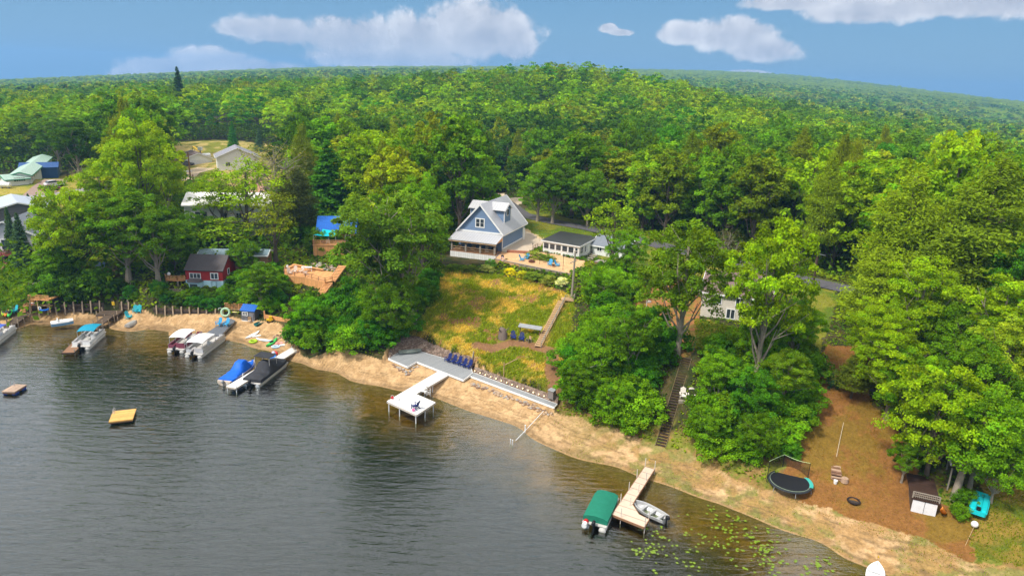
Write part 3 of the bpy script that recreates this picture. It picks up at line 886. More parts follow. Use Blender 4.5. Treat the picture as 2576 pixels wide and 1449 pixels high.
T('half_dead_tree', 'grey half-dead tree with bare crooked limbs beyond the long white house', 'tree', DEAD, 700, 560, 335, 175, (.17, .18, .06))
T('pine_tree', 'dark thin pine standing left of the blue roofed house', 'tree', PIN[0], 757, 612, 425, 95, (.07, .09, .025))
T('pine_tree', 'second dark pine close behind the thin one, left of the blue roof', 'tree', PIN[1], 722, 590, 440, 85, (.08, .095, .03))
T('spruce_tree', 'bright green broad spruce behind the blue roofed house', 'tree', SPR[1], 830, 560, 352, 150, GRN)
T('spruce_tree', 'tall blue-grey spruce beside the red deck at the left edge', 'tree', SPR[1], 62, 668, 535, 62, BLG)
T('spruce_tree', 'slimmer blue-grey spruce left of its taller neighbour', 'tree', SPR[0], 38, 655, 520, 44, BLG)
T('spruce_tree', 'tiny blue spruce by the street behind the grey house', 'tree', SPR[0], 74, 519, 487, 22, BLG)
T('sapling', 'leafy dark sapling filling the bank right of the red house', 'tree', DEC[1], 662, 785, 660, 92, MDG)
T('sapling', 'bright lime sapling on the bank below the round orange deck', 'tree', DEC[2], 770, 872, 738, 95, (.13, .32, .01))
# big oaks in the middle
T('oak_tree', 'huge spreading oak with pale leaning trunk left of the yellow field', 'tree', HIG[2], 1048, 820, 478, 250, (.120, .215, .02), rz=0)
T('oak_tree', 'dark green oak left of the leaning one, above the orange stairs', 'tree', DEC[2], 972, 800, 535, 125, (.080, .155, .018))
T('oak_tree', 'lighter green oak standing just left of the blue house', 'tree', DEC[0], 1062, 700, 432, 130, LG)
T('oak_tree', 'tall oak between the blue roof and the blue house', 'tree', DEC[1], 1000, 690, 460, 125, MDG)
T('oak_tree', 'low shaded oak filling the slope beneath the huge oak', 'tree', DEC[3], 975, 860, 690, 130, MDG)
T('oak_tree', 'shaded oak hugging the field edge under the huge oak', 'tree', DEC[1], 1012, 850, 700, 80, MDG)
# right of the house
T('maple_tree', 'light green maple with layered crown right of the white cottage', 'tree', FEA[0], 1535, 690, 498, 130, (.19, .30, .014))
T('maple_tree', 'leafy maple behind the telephone pole at the end of the plank wall', 'tree', DEC[1], 1515, 790, 668, 110, LG)
T('maple_tree', 'green maple hiding the gap between cottage and orange dirt yard', 'tree', DEC[4], 1570, 725, 570, 95, LG)
T('oak_tree', 'forked grey oak with tall crown at the top of the long dark stairs', 'tree', HIG[0], 1700, 893, 545, 215, (.13, .22, .014))
T('oak_tree', 'broad yellow-green oak in front of the white house on the right', 'tree', HIG[1], 1900, 985, 545, 190, YG)
T('oak_tree', 'low oak hiding the lower floor of the white house', 'tree', DEC[2], 1895, 945, 745, 95, LG)
T('oak_tree', 'oak right of the white house, at the edge of the brown lawn', 'tree', DEC[1], 1985, 930, 745, 120, LG)
T('half_dead_tree', 'brown bare-limbed tree behind the grey shingled roof', 'tree', DEAD, 1822, 700, 560, 75, (.10, .11, .04))
T('pine_tree', 'great feathery white pine beside the road on the right', 'tree', PIN[2], 2235, 800, 440, 215, (.22, .31, .016))
T('pine_tree', 'tallest white pine with visible trunk towards the right edge', 'tree', PIN[0], 2420, 850, 395, 260, (.17, .25, .018))
T('pine_tree', 'lower white pine between the road and the brown lawn', 'tree', PIN[1], 2180, 850, 625, 150, (.24, .33, .02))
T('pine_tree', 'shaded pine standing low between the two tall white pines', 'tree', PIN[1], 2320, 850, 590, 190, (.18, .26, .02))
T('maple_tree', 'bright maple at the top of the brown lawn', 'tree', DEC[0], 2190, 935, 745, 130, YG)
T('maple_tree', 'upright yellow-green maple right of the brown lawn top', 'tree', DEC[3], 2290, 920, 640, 150, YG)
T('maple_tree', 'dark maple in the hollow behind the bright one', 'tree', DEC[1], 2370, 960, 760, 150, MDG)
T('maple_tree', 'round maple over the right side of the brown lawn', 'tree', HIG[1], 2225, 1050, 830, 150, YG)
T('maple_tree', 'large maple overhanging the white boathouse doors', 'tree', DEC[0], 2330, 1190, 905, 235, YG)
T('maple_tree', 'maple with twin grey trunks beside the small roofed rack', 'tree', DEC[1], 2440, 1225, 960, 220, LG)
T('maple_tree', 'light maple crown reaching the right edge above the lawn', 'tree', DEC[0], 2500, 1080, 800, 190, (.22, .31, .02))
T('maple_tree', 'tall rounded maple at the right edge under the pines', 'tree', DEC[2], 2530, 900, 590, 170, GRN)
T('maple_tree', 'green maple filling the lower right corner of the wood', 'tree', DEC[3], 2545, 1180, 960, 130, LG)
T('maple_tree', 'leafy maple farther along the right edge, beyond the tall pine', 'tree', DEC[4], 2570, 800, 500, 150, LG)
T('maple_tree', 'sagging green maple beside the turquoise pedal boat', 'tree', WID[1], 2492, 1262, 1060, 140, LG)
T('maple_tree', 'tall maple between the brown lawn and the large overhanging maple', 'tree', DEC[2], 2270, 1095, 880, 150, LG)
T('maple_tree', 'bright maple leaning over the upper brown lawn from the right', 'tree', DEC[4], 2195, 985, 770, 140, YG)
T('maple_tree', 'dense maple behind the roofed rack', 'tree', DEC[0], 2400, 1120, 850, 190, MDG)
T('maple_tree', 'yellow-green maple between the white pines and the right edge', 'tree', DEC[3], 2480, 960, 690, 170, YG)
T('maple_tree', 'bushy maple low at the left of the white house lawn', 'tree', WID[2], 1985, 880, 770, 110, LG)
T('maple_tree', 'broad tree hiding the left half of the long white house', 'tree', DEC[2], 500, 640, 520, 100, LG)
T('maple_tree', 'small leafy tree in front of the long low boathouse roof', 'tree', DEC[3], 615, 690, 600, 75, MDG)
T('roadside_tree', 'tree with a clean straight trunk by the road behind the blue house', 'tree', HIG[0], 1350, 557, 405, 105, LG)
T('roadside_tree', 'second clean trunked tree by the road, nearer the cottage', 'tree', HIG[1], 1392, 562, 398, 100, MDG)
T('roadside_tree', 'dark tree shading the road behind the cottage', 'tree', DEC[3], 1478, 570, 420, 110, MDG)
T('maple_tree', 'tall dark tree behind the left clump, by the brown drive', 'tree', DEC[1], 205, 468, 300, 115, DKG)
T('maple_tree', 'dark tree rising behind the green roofed house', 'tree', DEC[3], 150, 428, 285, 95, MDG)
T('bank_tree', 'tall leafy tree rising from the bank beside the field, behind the bare branches', 'tree', DEC[0], 1515, 960, 790, 135, LG)
T('bank_tree', 'ragged tree standing highest on the bank left of the long stairs', 'tree', DEC[3], 1585, 960, 765, 115, MDG)
T('bank_tree', 'low tree at the foot of the bank beside the walkway end', 'tree', DEC[4], 1450, 1030, 905, 95, MDG)
T('bank_tree', 'small tree low on the bank left of the long stairs', 'tree', DEC[2], 1540, 1070, 960, 85, LG)
T('bank_tree', 'slim tree right of the white lounge chairs', 'tree', DEC[3], 1800, 1040, 880, 90, LG)
T('bank_tree', 'leafy tree in the middle of the bank right of the long stairs', 'tree', DEC[0], 1880, 1090, 925, 120, GRN)
T('bank_tree', 'olive tree at the upper right of the bank beside the brown slope', 'tree', DEC[1], 1965, 1040, 880, 110, (.13, .22, .012))
T('bank_tree', 'small tree at the foot of the bank right of the long stairs', 'tree', DEC[2], 1775, 1140, 1020, 85, LG)
T('bank_tree', 'low tree on the bank nearest the trampoline', 'tree', DEC[4], 1900, 1165, 1040, 95, MDG)
T('bank_tree', 'low leafy tree left of the boathouse doors', 'tree', DEC[1], 2268, 1215, 1105, 75, MDG)
T('locust_tree', 'third airy locust spreading over the roof of the long white house', 'tree', FEA[1], 560, 605, 430, 120, YG)
T('locust_tree', 'leafy locust at the left end of the long white house', 'tree', FEA[0], 520, 560, 440, 95, LG)
T('yew_bush', 'dark round yew on the brown lawn', 'bush', SHR[1], 2103, 978, 932, 42, (.03, .09, .05))
T('young_pine', 'small feathery pine at the left side of the brown lawn top', 'tree', PIN[1], 2140, 1000, 890, 90, (.12, .16, .02))
T('cedar_tree', 'narrow upright cedar behind the white roofed cabin', 'tree', SPR[1], 588, 380, 305, 32, (.06, .22, .02))
T('spruce_tree', 'pale blue spruce at the wood edge behind the white roofed cabin', 'tree', SPR[0], 655, 380, 322, 30, BLG)
T('spruce_tree', 'tall dark spruce whose tip rises above the wooded skyline', 'tree', SPR[1], 460, 330, 168, 60, (.035, .085, .03))

# ------------------------------------------------------------------ woods: individuals near, one mass far
KEEP = [(0, 560, 78, 790, 108), (0, 405, 150, 500, 150), (0, 495, 105, 640, 118), (110, 440, 230, 500, 150), (448, 368, 545, 455, 190), (540, 355, 650, 425, 190), (640, 455, 672, 500, 150), (440, 425, 490, 470, 190), (560, 355, 640, 380, 200),
        (465, 470, 720, 600, 112), (780, 515, 900, 700, 104), (1110, 480, 1320, 690, 108), (1255, 490, 1330, 530, 150), (1300, 560, 1500, 720, 103), (1300, 545, 1390, 590, 112),
        (1600, 690, 1900, 880, 80), (1740, 640, 1830, 700, 95), (1960, 690, 2110, 760, 95), (700, 660, 860, 800, 90), (455, 630, 660, 745, 95), (1040, 670, 1440, 900, 90), (2085, 700, 2115, 760, 92)]


def clear_of(x, y, r, h):
    z = float(gh(x, y)); d = math.hypot(x, y)
    u, v1, dp = proj(np.array((x, y, z))); _, v0, _ = proj(np.array((x, y, z + h))); w_ = r * F / dp * .85
    for a, b, c, e, dist in KEEP:
        if d < dist and u + w_ > a and u - w_ < c and v1 > b and v0 < e: return False
    return True


rg = np.random.default_rng(5)
cand = []
S = 6.6
for i in range(-60, 61):
    for j in range(8, 70):
        x = (i + (j % 2) * .5) * S + rg.uniform(-2.4, 2.4); y = j * S * .88 + rg.uniform(-2.4, 2.4)
        d = math.hypot(x, y); a = math.degrees(math.atan2(x, y))
        if abs(a) < 41 and 84 < d < 520: cand.append((x, y, d, a))
cx = np.array([c[0] for c in cand]); cy = np.array([c[1] for c in cand])
ok = (np.hypot(cx, cy) < 235) | (rg.random(len(cx)) < .42)
for poly in (LEFTLAWN, BACKYARD, GRAVEL_B, ROADSIDE, FIELD, SLOPE_L, LAWN_R, DRIVE, PATIO_DIRT): ok &= ~inpoly(cx, cy, poly)
ok &= seg_dist(cx, cy, [tuple(p) for p in ROAD]) > 4.6
ok &= (gh(cx, cy) > 4.5) | (np.hypot(cx, cy) > 125)
BOXES = [(-20, 100, 1)]
fam = [DKG, MDG, MDG, YG, LG, OLV, YG, GRN, (.10, .20, .015), GOLD]
prof = np.full(400, -9.0); near = []; farl = []
for k in np.argsort([c[2] for c in cand]):
    if not ok[k]: continue
    x, y, d, a = cand[k]
    h = float(rg.uniform(11.5, 17.5)) * (1.18 if rg.random() < .12 else 1); r = float(rg.uniform(3.5, 5.3))
    if d > 200: r = float(rg.uniform(5.2, 7.4)); h = float(rg.uniform(13, 17.5))
    if any(math.hypot(x - q[0], y - q[1]) < (q[2] + r) * .66 for q in TREES): continue
    if d < 205 and not clear_of(x, y, r, h): continue
    z = float(gh(x, y)); e = math.degrees(math.atan2(z + h - CAMZ, d)); bi = int((a + 45) / 90 * 400); wd_ = max(1, int(math.degrees(r / d) / .225 * .6))
    if d > 200:
        if e < prof[max(0, bi - wd_):bi + wd_ + 1].min() - .25: continue
    prof[max(0, bi - wd_ + 1):bi + wd_] = np.maximum(prof[max(0, bi - wd_ + 1):bi + wd_], math.degrees(math.atan2(z + h * .8 - CAMZ, d)))
    n_ = fbm(x * .022, y * .022, 77); col = fam[int(rg.integers(0, len(fam)))] if rg.random() < .62 else (YG if n_ > .5 else MDG)
    if 150 < d < 215 and -25 < a < 12: col = [DKG, MDG, DKG, OLV, MDG][int(rg.integers(0, 5))]
    if d < 135: col = [YG, LG, GOLD, YG, MDG, LG, OLV][int(rg.integers(0, 7))]
    (near if len(near) < 286 and d < 240 else farl).append((x, y, z, h, r, col, d))
print('woods', len(near), len(farl), 'near reach', near[-1][-1])
for (x, y, z, h, r, col, d) in near:
    a = math.degrees(math.atan2(x, y))
    lab, gp = (('dense green broadleaf tree in the wood behind the left houses', 'trees behind the left houses') if a < -14 else
               ('dense green broadleaf tree in the wood behind the blue house', 'trees behind the blue house') if a < 10 else
               ('dense yellow-green broadleaf tree in the wood right of the road', 'trees of the right-hand wood'))
    if d > 165: lab = lab.replace('dense', 'farther').replace('in the wood', 'up the hill in the wood'); gp = gp.replace('trees', 'hillside trees')
    conif = rg.random() < .07
    put_tree('woodland_pine' if conif else 'woodland_tree', lab.replace('broadleaf tree', 'pine') if conif else lab, 'tree', PIN[int(rg.integers(0, 3))] if conif else MID[int(rg.integers(0, 6))], x, y, h * (1.12 if conif else 1), r * (.8 if conif else 1), jit(OLV if conif else col), gp + (' (pines)' if conif else ''), z)

for d_, step in ((520, 9.5), (760, 14.0)):
    d2 = 760 if d_ == 520 else 1500; n_ = int((d2 ** 2 - d_ ** 2) * R(82) / 2 / step ** 2)
    rr = np.sqrt(rg.uniform(d_ ** 2, d2 ** 2, n_)); aa = rg.uniform(-41, 41, n_)
    for r0, a in sorted(zip(rr, aa)):
        x, y = r0 * math.sin(R(a)), r0 * math.cos(R(a)); h = float(rg.uniform(12, 18)); r = float(rg.uniform(4.5, 7.5)) * (1 if d_ == 520 else 1.35)
        z = float(gh(x, y)); e = math.degrees(math.atan2(z + h - CAMZ, r0)); bi = int((a + 45) / 90 * 400)
        if e < prof[max(0, bi - 1):bi + 2].min() - .12: continue
        prof[bi] = max(prof[bi], math.degrees(math.atan2(z + h * .75 - CAMZ, r0)))
        farl.append((x, y, z, h, r, fam[int(rg.integers(0, len(fam)))], r0))
VV, TT = [], []
FP = [crown_np(700 + i, 16, 4.6, .15, 9, 7, 13, ls=.36, cr=.8) for i in range(5)]
FQ = [crown_np(720 + i, 16, 4.6, .15, 5, 4, 6, ls=1.0, cr=1.3) for i in range(4)]
for (x, y, z, h, r, col, d) in farl:
    V, T_, _ = (FP if d < 430 else FQ)[int(rg.integers(0, 4))]
    a = rg.uniform(0, 6.28); ca, sa = math.cos(a), math.sin(a); k = r / 4.6
    VV.append(np.stack([x + (V[:, 0] * ca - V[:, 1] * sa) * k, y + (V[:, 0] * sa + V[:, 1] * ca) * k, z + V[:, 2] * h / 16], -1)); TT.append(T_ * np.array(jit(col)))
VV = np.concatenate(VV); TT = np.concatenate(TT); print('far quads', len(VV) // 4, len(farl))
tag(mesh_np('distant_woods', VV, quads(len(VV) // 4), LEAF, cols=TT), 'hazy mass of treetops covering the far hills', 'woods', kind='stuff')
# the canopy that closes over the farthest hills
ca_, cl_ = np.meshgrid(np.radians(np.linspace(-50, 50, 1300)), np.linspace(math.log(470), math.log(3450), 330), indexing='ij')
qx, qy = np.exp(cl_) * np.sin(ca_), np.exp(cl_) * np.cos(ca_)
bump_ = fbm(qx / 11, qy / 11, 50, 3); cz = gh(qx, qy) + 5 + 3 * sstep(np.exp(cl_), 900, 1500) + bump_ * (9 + 9 * sstep(np.exp(cl_), 900, 2400))
cc_ = lerp3((.045, .10, .015), (.17, .25, .02), sstep(bump_ + (fbm(qx / 60, qy / 60, 60) - .5) * .5, .3, .75))
i_, j_ = np.meshgrid(np.arange(1299), np.arange(329), indexing='ij')
tag(mesh_np('far_canopy', np.stack([qx, qy, cz], -1).reshape(-1, 3), np.stack([i_ * 330 + j_, i_ * 330 + j_ + 1, (i_ + 1) * 330 + j_ + 1, (i_ + 1) * 330 + j_], -1).reshape(-1, 4), LEAF, cols=cc_.reshape(-1, 3), smooth=False),
    'closed canopy of the farthest wooded hills under haze', 'woods', kind='stuff')

# ------------------------------------------------------------------ shrubs on the banks
BANKS = [([(92, 705), (290, 700), (300, 755), (180, 760), (100, 760)], 'dark green shrub on the bank behind the first retaining wall', 'shrubs on the left bank', 1.45, 1.15, [MDG, DKG, MDG]),
         ([(310, 735), (420, 742), (600, 748), (605, 785), (480, 780), (400, 770), (315, 757)], 'dark green shrub on the bank below the red house', 'shrubs below the red house', 1.15, .62, [(.045, .15, .02), MDG, DKG]),
         ([(600, 690), (700, 690), (720, 780), (640, 785), (600, 770)], 'green shrub on the bank right of the red house', 'shrubs right of the red house', 1.6, 1.0, [MDG, GRN, LG]),
         ([(770, 820), (860, 770), (1040, 815), (990, 880), (900, 890), (770, 880), (745, 855)], 'bright green shrub on the bank under the huge oak', 'shrubs under the huge oak', 1.35, 1.25, [GRN, LG, MDG, (.06, .19, .014)]),
         ([(1040, 770), (1080, 690), (1105, 690), (1085, 760), (1045, 815)], 'green shrub at the left edge of the field', 'shrubs at the field edge', 1.5, .9, [MDG, GRN]),
         ([(1445, 880), (1540, 800), (1600, 830), (1690, 895), (1640, 1095), (1560, 1075), (1420, 1020)], 'dense green shrub on the bank left of the long stairs', 'shrubs left of the long stairs', 1.35, 1.15, [GRN, LG, MDG, (.06, .18, .012), (.15, .28, .012)]),
         ([(1752, 905), (1850, 890), (2000, 870), (2042, 950), (2010, 1110), (1985, 1150), (1915, 1170), (1850, 1172), (1750, 1135), (1695, 1105)], 'dense green shrub on the bank right of the long stairs', 'shrubs right of the long stairs', 1.35, 1.05, [GRN, LG, (.085, .20, .012), MDG, (.16, .28, .012)]),
         ([(840, 560), (900, 600), (860, 640), (780, 640), (760, 600)], 'green shrub beside the blue roofed house', 'shrubs by the blue roofed house', 2.2, 1.1, [MDG, GRN]),
         ([(455, 600), (600, 615), (640, 640), (470, 628)], 'green shrub behind the red house', 'shrubs behind the red house', 2.4, .9, [LG, YG]),
         ([(2400, 1265), (2425, 1230), (2440, 1265), (2410, 1300)], 'low shrub beside the boathouse doors', 'shrubs by the boathouse', 1.2, .6, [GRN, MDG]),
         ([(1490, 700), (1600, 700), (1600, 770), (1500, 770)], 'tall shrub behind the telephone pole', 'shrubs behind the telephone pole', 2.0, 1.2, [LG, MDG])]
STAIR_R = [W(1734, 897, 6.1), W(1660, 1122, 1.0)]
SEAT_R = W(1722, 1000, 3.6)
ns = 0
for poly, lab, gp, st, sc_, fm in BANKS:
    pw = gpoly(poly); x0 = min(p[0] for p in pw); x1 = max(p[0] for p in pw); y0 = min(p[1] for p in pw); y1 = max(p[1] for p in pw)
    X_, Y_ = np.meshgrid(np.arange(x0, x1, st), np.arange(y0, y1, st * .9)); X_ = X_.ravel() + rg.uniform(-.4, .4, X_.size) * st; Y_ = Y_.ravel() + rg.uniform(-.4, .4, Y_.size) * st
    m = inpoly(X_, Y_, pw) & (seg_dist(X_, Y_, STAIR_R) > 2.15) & (np.hypot(X_ - SEAT_R.x, Y_ - SEAT_R.y) > 1.9)
    for x, y in zip(X_[m], Y_[m]):
        k = int(rg.integers(0, 4)); s_ = sc_ * rg.uniform(.75, 1.25)
        put_tree('shrub', lab, 'shrub', SHR[k], x, y, SHR[k][1] * s_ * rg.uniform(.8, 1.2), SHR[k][2] * s_, jit(fm[int(rg.integers(0, len(fm)))], .2), gp); ns += 1
print('shrubs', ns)

# ------------------------------------------------------------------ kit of builders (real metres, then scaled to the place)
US = .77
WHITE = mat('white_paint', (.78, .78, .77), .5, var=.08)
WHITE_DK = mat('white_planks', (.74, .74, .73), .6, var=.06, kind='planks', axis='x', pitch=.15, pv=.05)
GLASS = mat('window_glass', (.035, .045, .055), .12, var=.3, spec=.7)
NAVY = mat('navy_plastic', (.012, .025, .14), .5, var=.1)
TEAL = mat('teal_plastic', (.03, .42, .50), .45, var=.1)
SKYB = mat('light_blue_plastic', (.05, .33, .60), .45, var=.1)
ALU = mat('aluminium', (.55, .56, .57), .38, metal=.6, var=.12)
GREYM = mat('grey_metal', (.33, .34, .35), .5, metal=.3)
BLACK = mat('black_plastic', (.012, .012, .014), .45, var=.2)
RED = mat('red_paint', (.50, .02, .02), .5)
YEL = mat('yellow_plastic', (.75, .48, .02), .5)
ORG = mat('orange_plastic', (.75, .22, .02), .5)
GRN_K = mat('green_plastic', (.06, .52, .10), .4)
LIME = mat('lime_plastic', (.40, .62, .03), .4)
DWOOD = mat('dark_weathered_wood', (.085, .060, .042), .85, var=.35, kind='planks', axis='y', pitch=.16)
DWOODX = mat('dark_weathered_boards', (.10, .070, .048), .85, var=.35, kind='planks', axis='x', pitch=.16)
GWOOD = mat('grey_weathered_wood', (.30, .26, .21), .85, var=.25)
CEDAR = mat('cedar_orange_wood', (.70, .34, .13), .7, var=.15, kind='planks', axis='x', pitch=.12)
CEDARP = mat('cedar_plain', (.68, .34, .14), .7, var=.15)
TANW = mat('tan_wood', (.50, .32, .17), .8, var=.2)
BROWNW = mat('brown_wood', (.26, .14, .075), .8, var=.25)
POSTM = mat('post_wood', (.38, .29, .20), .85, var=.25)


def rz_of(a, b): return math.atan2(b[1] - a[1], b[0] - a[0])


def at(name, label, cat, loc, rz=0.0, group=None, s=US):
    o = thing(name, label, cat, loc, rz, group); o.scale = (s, s, s); return o


def adirondack(name, label, loc, rz, m, group=None):
    t = at(name, label, 'chair', loc, rz, group)
    MB().box((0, -.06, .34), (.58, .56, .05), rx=R(12)).build('seat', m, t)
    b = MB()
    for k in range(5):
        x = (k - 2) * .118; h = .92 - abs(k - 2) * .07
        b.box((x * 1.06, .26 + h * .19, .33 + h * .46), (.105, .03, h), rx=R(-22))
    b.build('backrest', m, t)
    for s in (-1, 1):
        MB().box((s * .36, -.05, .58), (.14, .72, .035)).build('armrest', m, t)
        MB().bar((s * .33, -.32, 0), (s * .33, -.32, .56), .09, .05).build('leg', m, t)
        MB().bar((s * .31, .55, 0), (s * .31, -.32, .38), .05, .12).build('leg', m, t)
    return t


def posts_line(parent, pts, r, zb, zt, m, name='post', n=6):
    for p in pts: MB().tube([(p[0], p[1], zb), (p[0], p[1], zt)], r, n).build(name, m, parent)


def dock(name, label, outline, z, m, trim=None, posts=(), post_m=None, ptop=.1, loc=None, rz=0.0, th=.09, group=None, zb=-.4, cat='dock', pr=.05):
    """outline and posts in world (x, y); one deck mesh, a skirt and each post"""
    o = Vector(outline[0]) if loc is None else Vector(loc); org = Vector((o.x, o.y, 0))
    t = thing(name, label, cat, org, rz, group); c, s = math.cos(-rz), math.sin(-rz)
    L = lambda p: ((p[0] - org.x) * c - (p[1] - org.y) * s, (p[0] - org.x) * s + (p[1] - org.y) * c)
    ol = [L(p) for p in outline]
    MB().prism(ol, z - th, z).build('deck', m, t)
    if trim:
        b = MB(); n = len(ol)
        for i in range(n):
            a, d = Vector(ol[i]), Vector(ol[(i + 1) % n]); e = (d - a).normalized(); q = Vector((e.y, -e.x)) * .025
            ar = sum(ol[k][0] * ol[(k + 1) % n][1] - ol[(k + 1) % n][0] * ol[k][1] for k in range(n))
            if ar < 0: q = -q
            b.bar((a.x + q.x, a.y + q.y, z - th * .5 - .03), (d.x + q.x, d.y + q.y, z - th * .5 - .03), .05, th + .07)
        b.build('trim', trim, t)
    for p in posts:
        x, y = L(p[:2]); MB().tube([(x, y, zb), (x, y, z + (p[2] if len(p) > 2 else ptop))], pr, 6).build('post', post_m or m, t)
    return t, L


def stairs(name, label, top, bot, width, m, rail=None, label_cat='stairs', n=None, side=(1,), rise=None, stringer=None, rh=.7):
    """top/bot: world points of the centre line"""
    top = Vector(top); bot = Vector(bot); t = thing(name, label, label_cat, bot, rz_of(bot, top))
    L_ = math.hypot(top.x - bot.x, top.y - bot.y); H = top.z - bot.z; n = n or max(4, int(H / .15))
    b = MB()
    for k in range(n): b.box((L_ * (k + .5) / n, 0, H * (k + 1) / n - .03), (L_ / n * .82, width, .05))
    b.build('treads', m, t)
    for s in (-1, 1): MB().bar((0, s * (width / 2 + .04), -.05), (L_, s * (width / 2 + .04), H - .05), .06, .22).build('stringer', stringer or m, t)
    if rail:
        for s in side:
            y = s * (width / 2 + .06); q = MB(); q.bar((0, y, rh), (L_, y, H + rh), .07, .06); q.bar((0, y, rh * .55), (L_, y, H + rh * .55), .04, .07)
            q.build('handrail', rail, t)
            for k in range(0, n + 1, max(2, n // 6)):
                x = L_ * k / n; z = H * k / n; MB().bar((x, y, z - .3), (x, y, z + rh), .07).build('post', rail, t)
    return t


def rail_run(parent, pts, h, m, step=1.2, balusters=0.0, name='railing', mids=2):
    """a railing along local points; one mesh"""
    b = MB()
    for a, c in zip(pts[:-1], pts[1:]):
        a = Vector(a); c = Vector(c); n = max(1, int((c - a).length / step))
        b.bar(a + Vector((0, 0, h)), c + Vector((0, 0, h)), .08, .04)
        for k in range(1, mids + 1): b.bar(a + Vector((0, 0, h * k / (mids + 1))), c + Vector((0, 0, h * k / (mids + 1))), .03, .05)
        for i in range(n + 1):
            p = a.lerp(c, i / n); b.bar(p, p + Vector((0, 0, h)), .07)
        if balusters:
            nb = int((c - a).length / balusters)
            for i in range(nb): p = a.lerp(c, (i + .5) / nb); b.bar(p + Vector((0, 0, .05)), p + Vector((0, 0, h)), .025)
    return b.build(name, m, parent)


def window(h, side, a, z, w_, hh, cols=2, rows=1, frame=None, name='window', fr=.07):
    """h: dict(root, W, D); side F R L B; a = position along that side from its left end as seen from outside"""
    W_, D_ = h['W'], h['D']
    o = {'F': ((a, 0), 0.0), 'R': ((W_, a), R(90)), 'B': ((W_ - a, D_), R(180)), 'L': ((0, D_ - a), R(-90))}[side]
    b = MB(); g = MB()
    for x0, x1, z0, z1 in ((-w_ / 2 - fr, w_ / 2 + fr, -fr, 0), (-w_ / 2 - fr, w_ / 2 + fr, hh, hh + fr), (-w_ / 2 - fr, -w_ / 2, 0, hh), (w_ / 2, w_ / 2 + fr, 0, hh)):
        b.b2((x0, -.06, z0), (x1, .02, z1))
    for k in range(1, cols): x = -w_ / 2 + w_ * k / cols; b.b2((x - fr * .45, -.055, .001), (x + fr * .45, .018, hh - .001))
    for k in range(1, rows): zz = hh * k / rows; b.b2((-w_ / 2 + .001, -.05, zz - .015), (w_ / 2 - .001, .015, zz + .015))
    g.b2((-w_ / 2 + .002, -.025, .002), (w_ / 2 - .002, .01, hh - .002))
    f = b.build(name, frame or WHITE, h['root']); f.location = (o[0][0], o[0][1], z); f.rotation_euler = (0, 0, o[1])
    g.build('pane', GLASS, f)
    return f


def gable_house(name, label, C, rz, W_, D_, z0, ze, zr, wallm, roofm, ridge='Y', oh=.3, trim=None, cat='house', low=None, roof_t=.12):
    """C: world front-left corner. x along the front, y into depth, walls with gables, roof slabs"""
    root = thing(name, label, cat, (C[0], C[1], z0), rz)
    e, r_ = ze - z0, zr - z0
    if ridge == 'Y':
        b = MB(); P = [(0, -1), (W_, -1), (W_, e), (W_ / 2, r_ - .05), (0, e)]
        b.loft([[(x, 0, z) for x, z in P], [(x, D_, z) for x, z in P]])
        q = MB(); k = (r_ - e) / (W_ / 2)
        for s in (0, 1):
            xe = -oh if s == 0 else W_ + oh; xr = W_ / 2
            pts = [(xe, -oh, e - oh * k + .1), (xr, -oh, r_ + .1), (xr, D_ + oh, r_ + .1), (xe, D_ + oh, e - oh * k + .1)]
            q.slab(pts if s == 1 else pts[::-1], roof_t) if False else q.slab(pts[::-1] if s == 1 else pts, -roof_t if False else roof_t)
    else:
        b = MB(); P = [(0, -1), (D_, -1), (D_, e), (D_ / 2, r_ - .05), (0, e)]
        b.loft([[(0, y, z) for y, z in P], [(W_, y, z) for y, z in P]])
        q = MB(); k = (r_ - e) / (D_ / 2)
        for s in (0, 1):
            ye = -oh if s == 0 else D_ + oh; yr = D_ / 2
            pts = [(-oh, ye, e - oh * k + .1), (W_ + oh, ye, e - oh * k + .1), (W_ + oh, yr, r_ + .1), (-oh, yr, r_ + .1)]
            q.slab(pts if s == 0 else pts[::-1], roof_t)
    b.build('wall', wallm, root)
    q.build('roof', roofm, root)
    if trim:
        tb = MB(); k = (r_ - e) / ((W_ if ridge == 'Y' else D_) / 2)
        for end in (0, 1):
            if ridge == 'Y':
                y = -oh - .02 if end == 0 else D_ + oh + .02
                for s in (-1, 1): tb.bar((W_ / 2, y, r_ + .02), (W_ / 2 + s * (W_ / 2 + oh), y, e - oh * k + .02), .05, .2)
            else:
                x = -oh - .02 if end == 0 else W_ + oh + .02
                for s in (-1, 1): tb.bar((x, D_ / 2, r_ + .02), (x, D_ / 2 + s * (D_ / 2 + oh), e - oh * k + .02), .05, .2)
        if ridge == 'Y':
            for x in (-oh - .02, W_ + oh + .02): tb.b2((x - .03, -oh, e - oh * k - .12), (x + .03, D_ + oh, e - oh * k + .06))
        else:
            for y in (-oh - .02, D_ + oh + .02): tb.b2((-oh, y - .03, e - oh * k - .12), (W_ + oh, y + .03, e - oh * k + .06))
        tb.build('fascia', trim, root)
    return dict(root=root, W=W_, D=D_, e=e, r=r_)


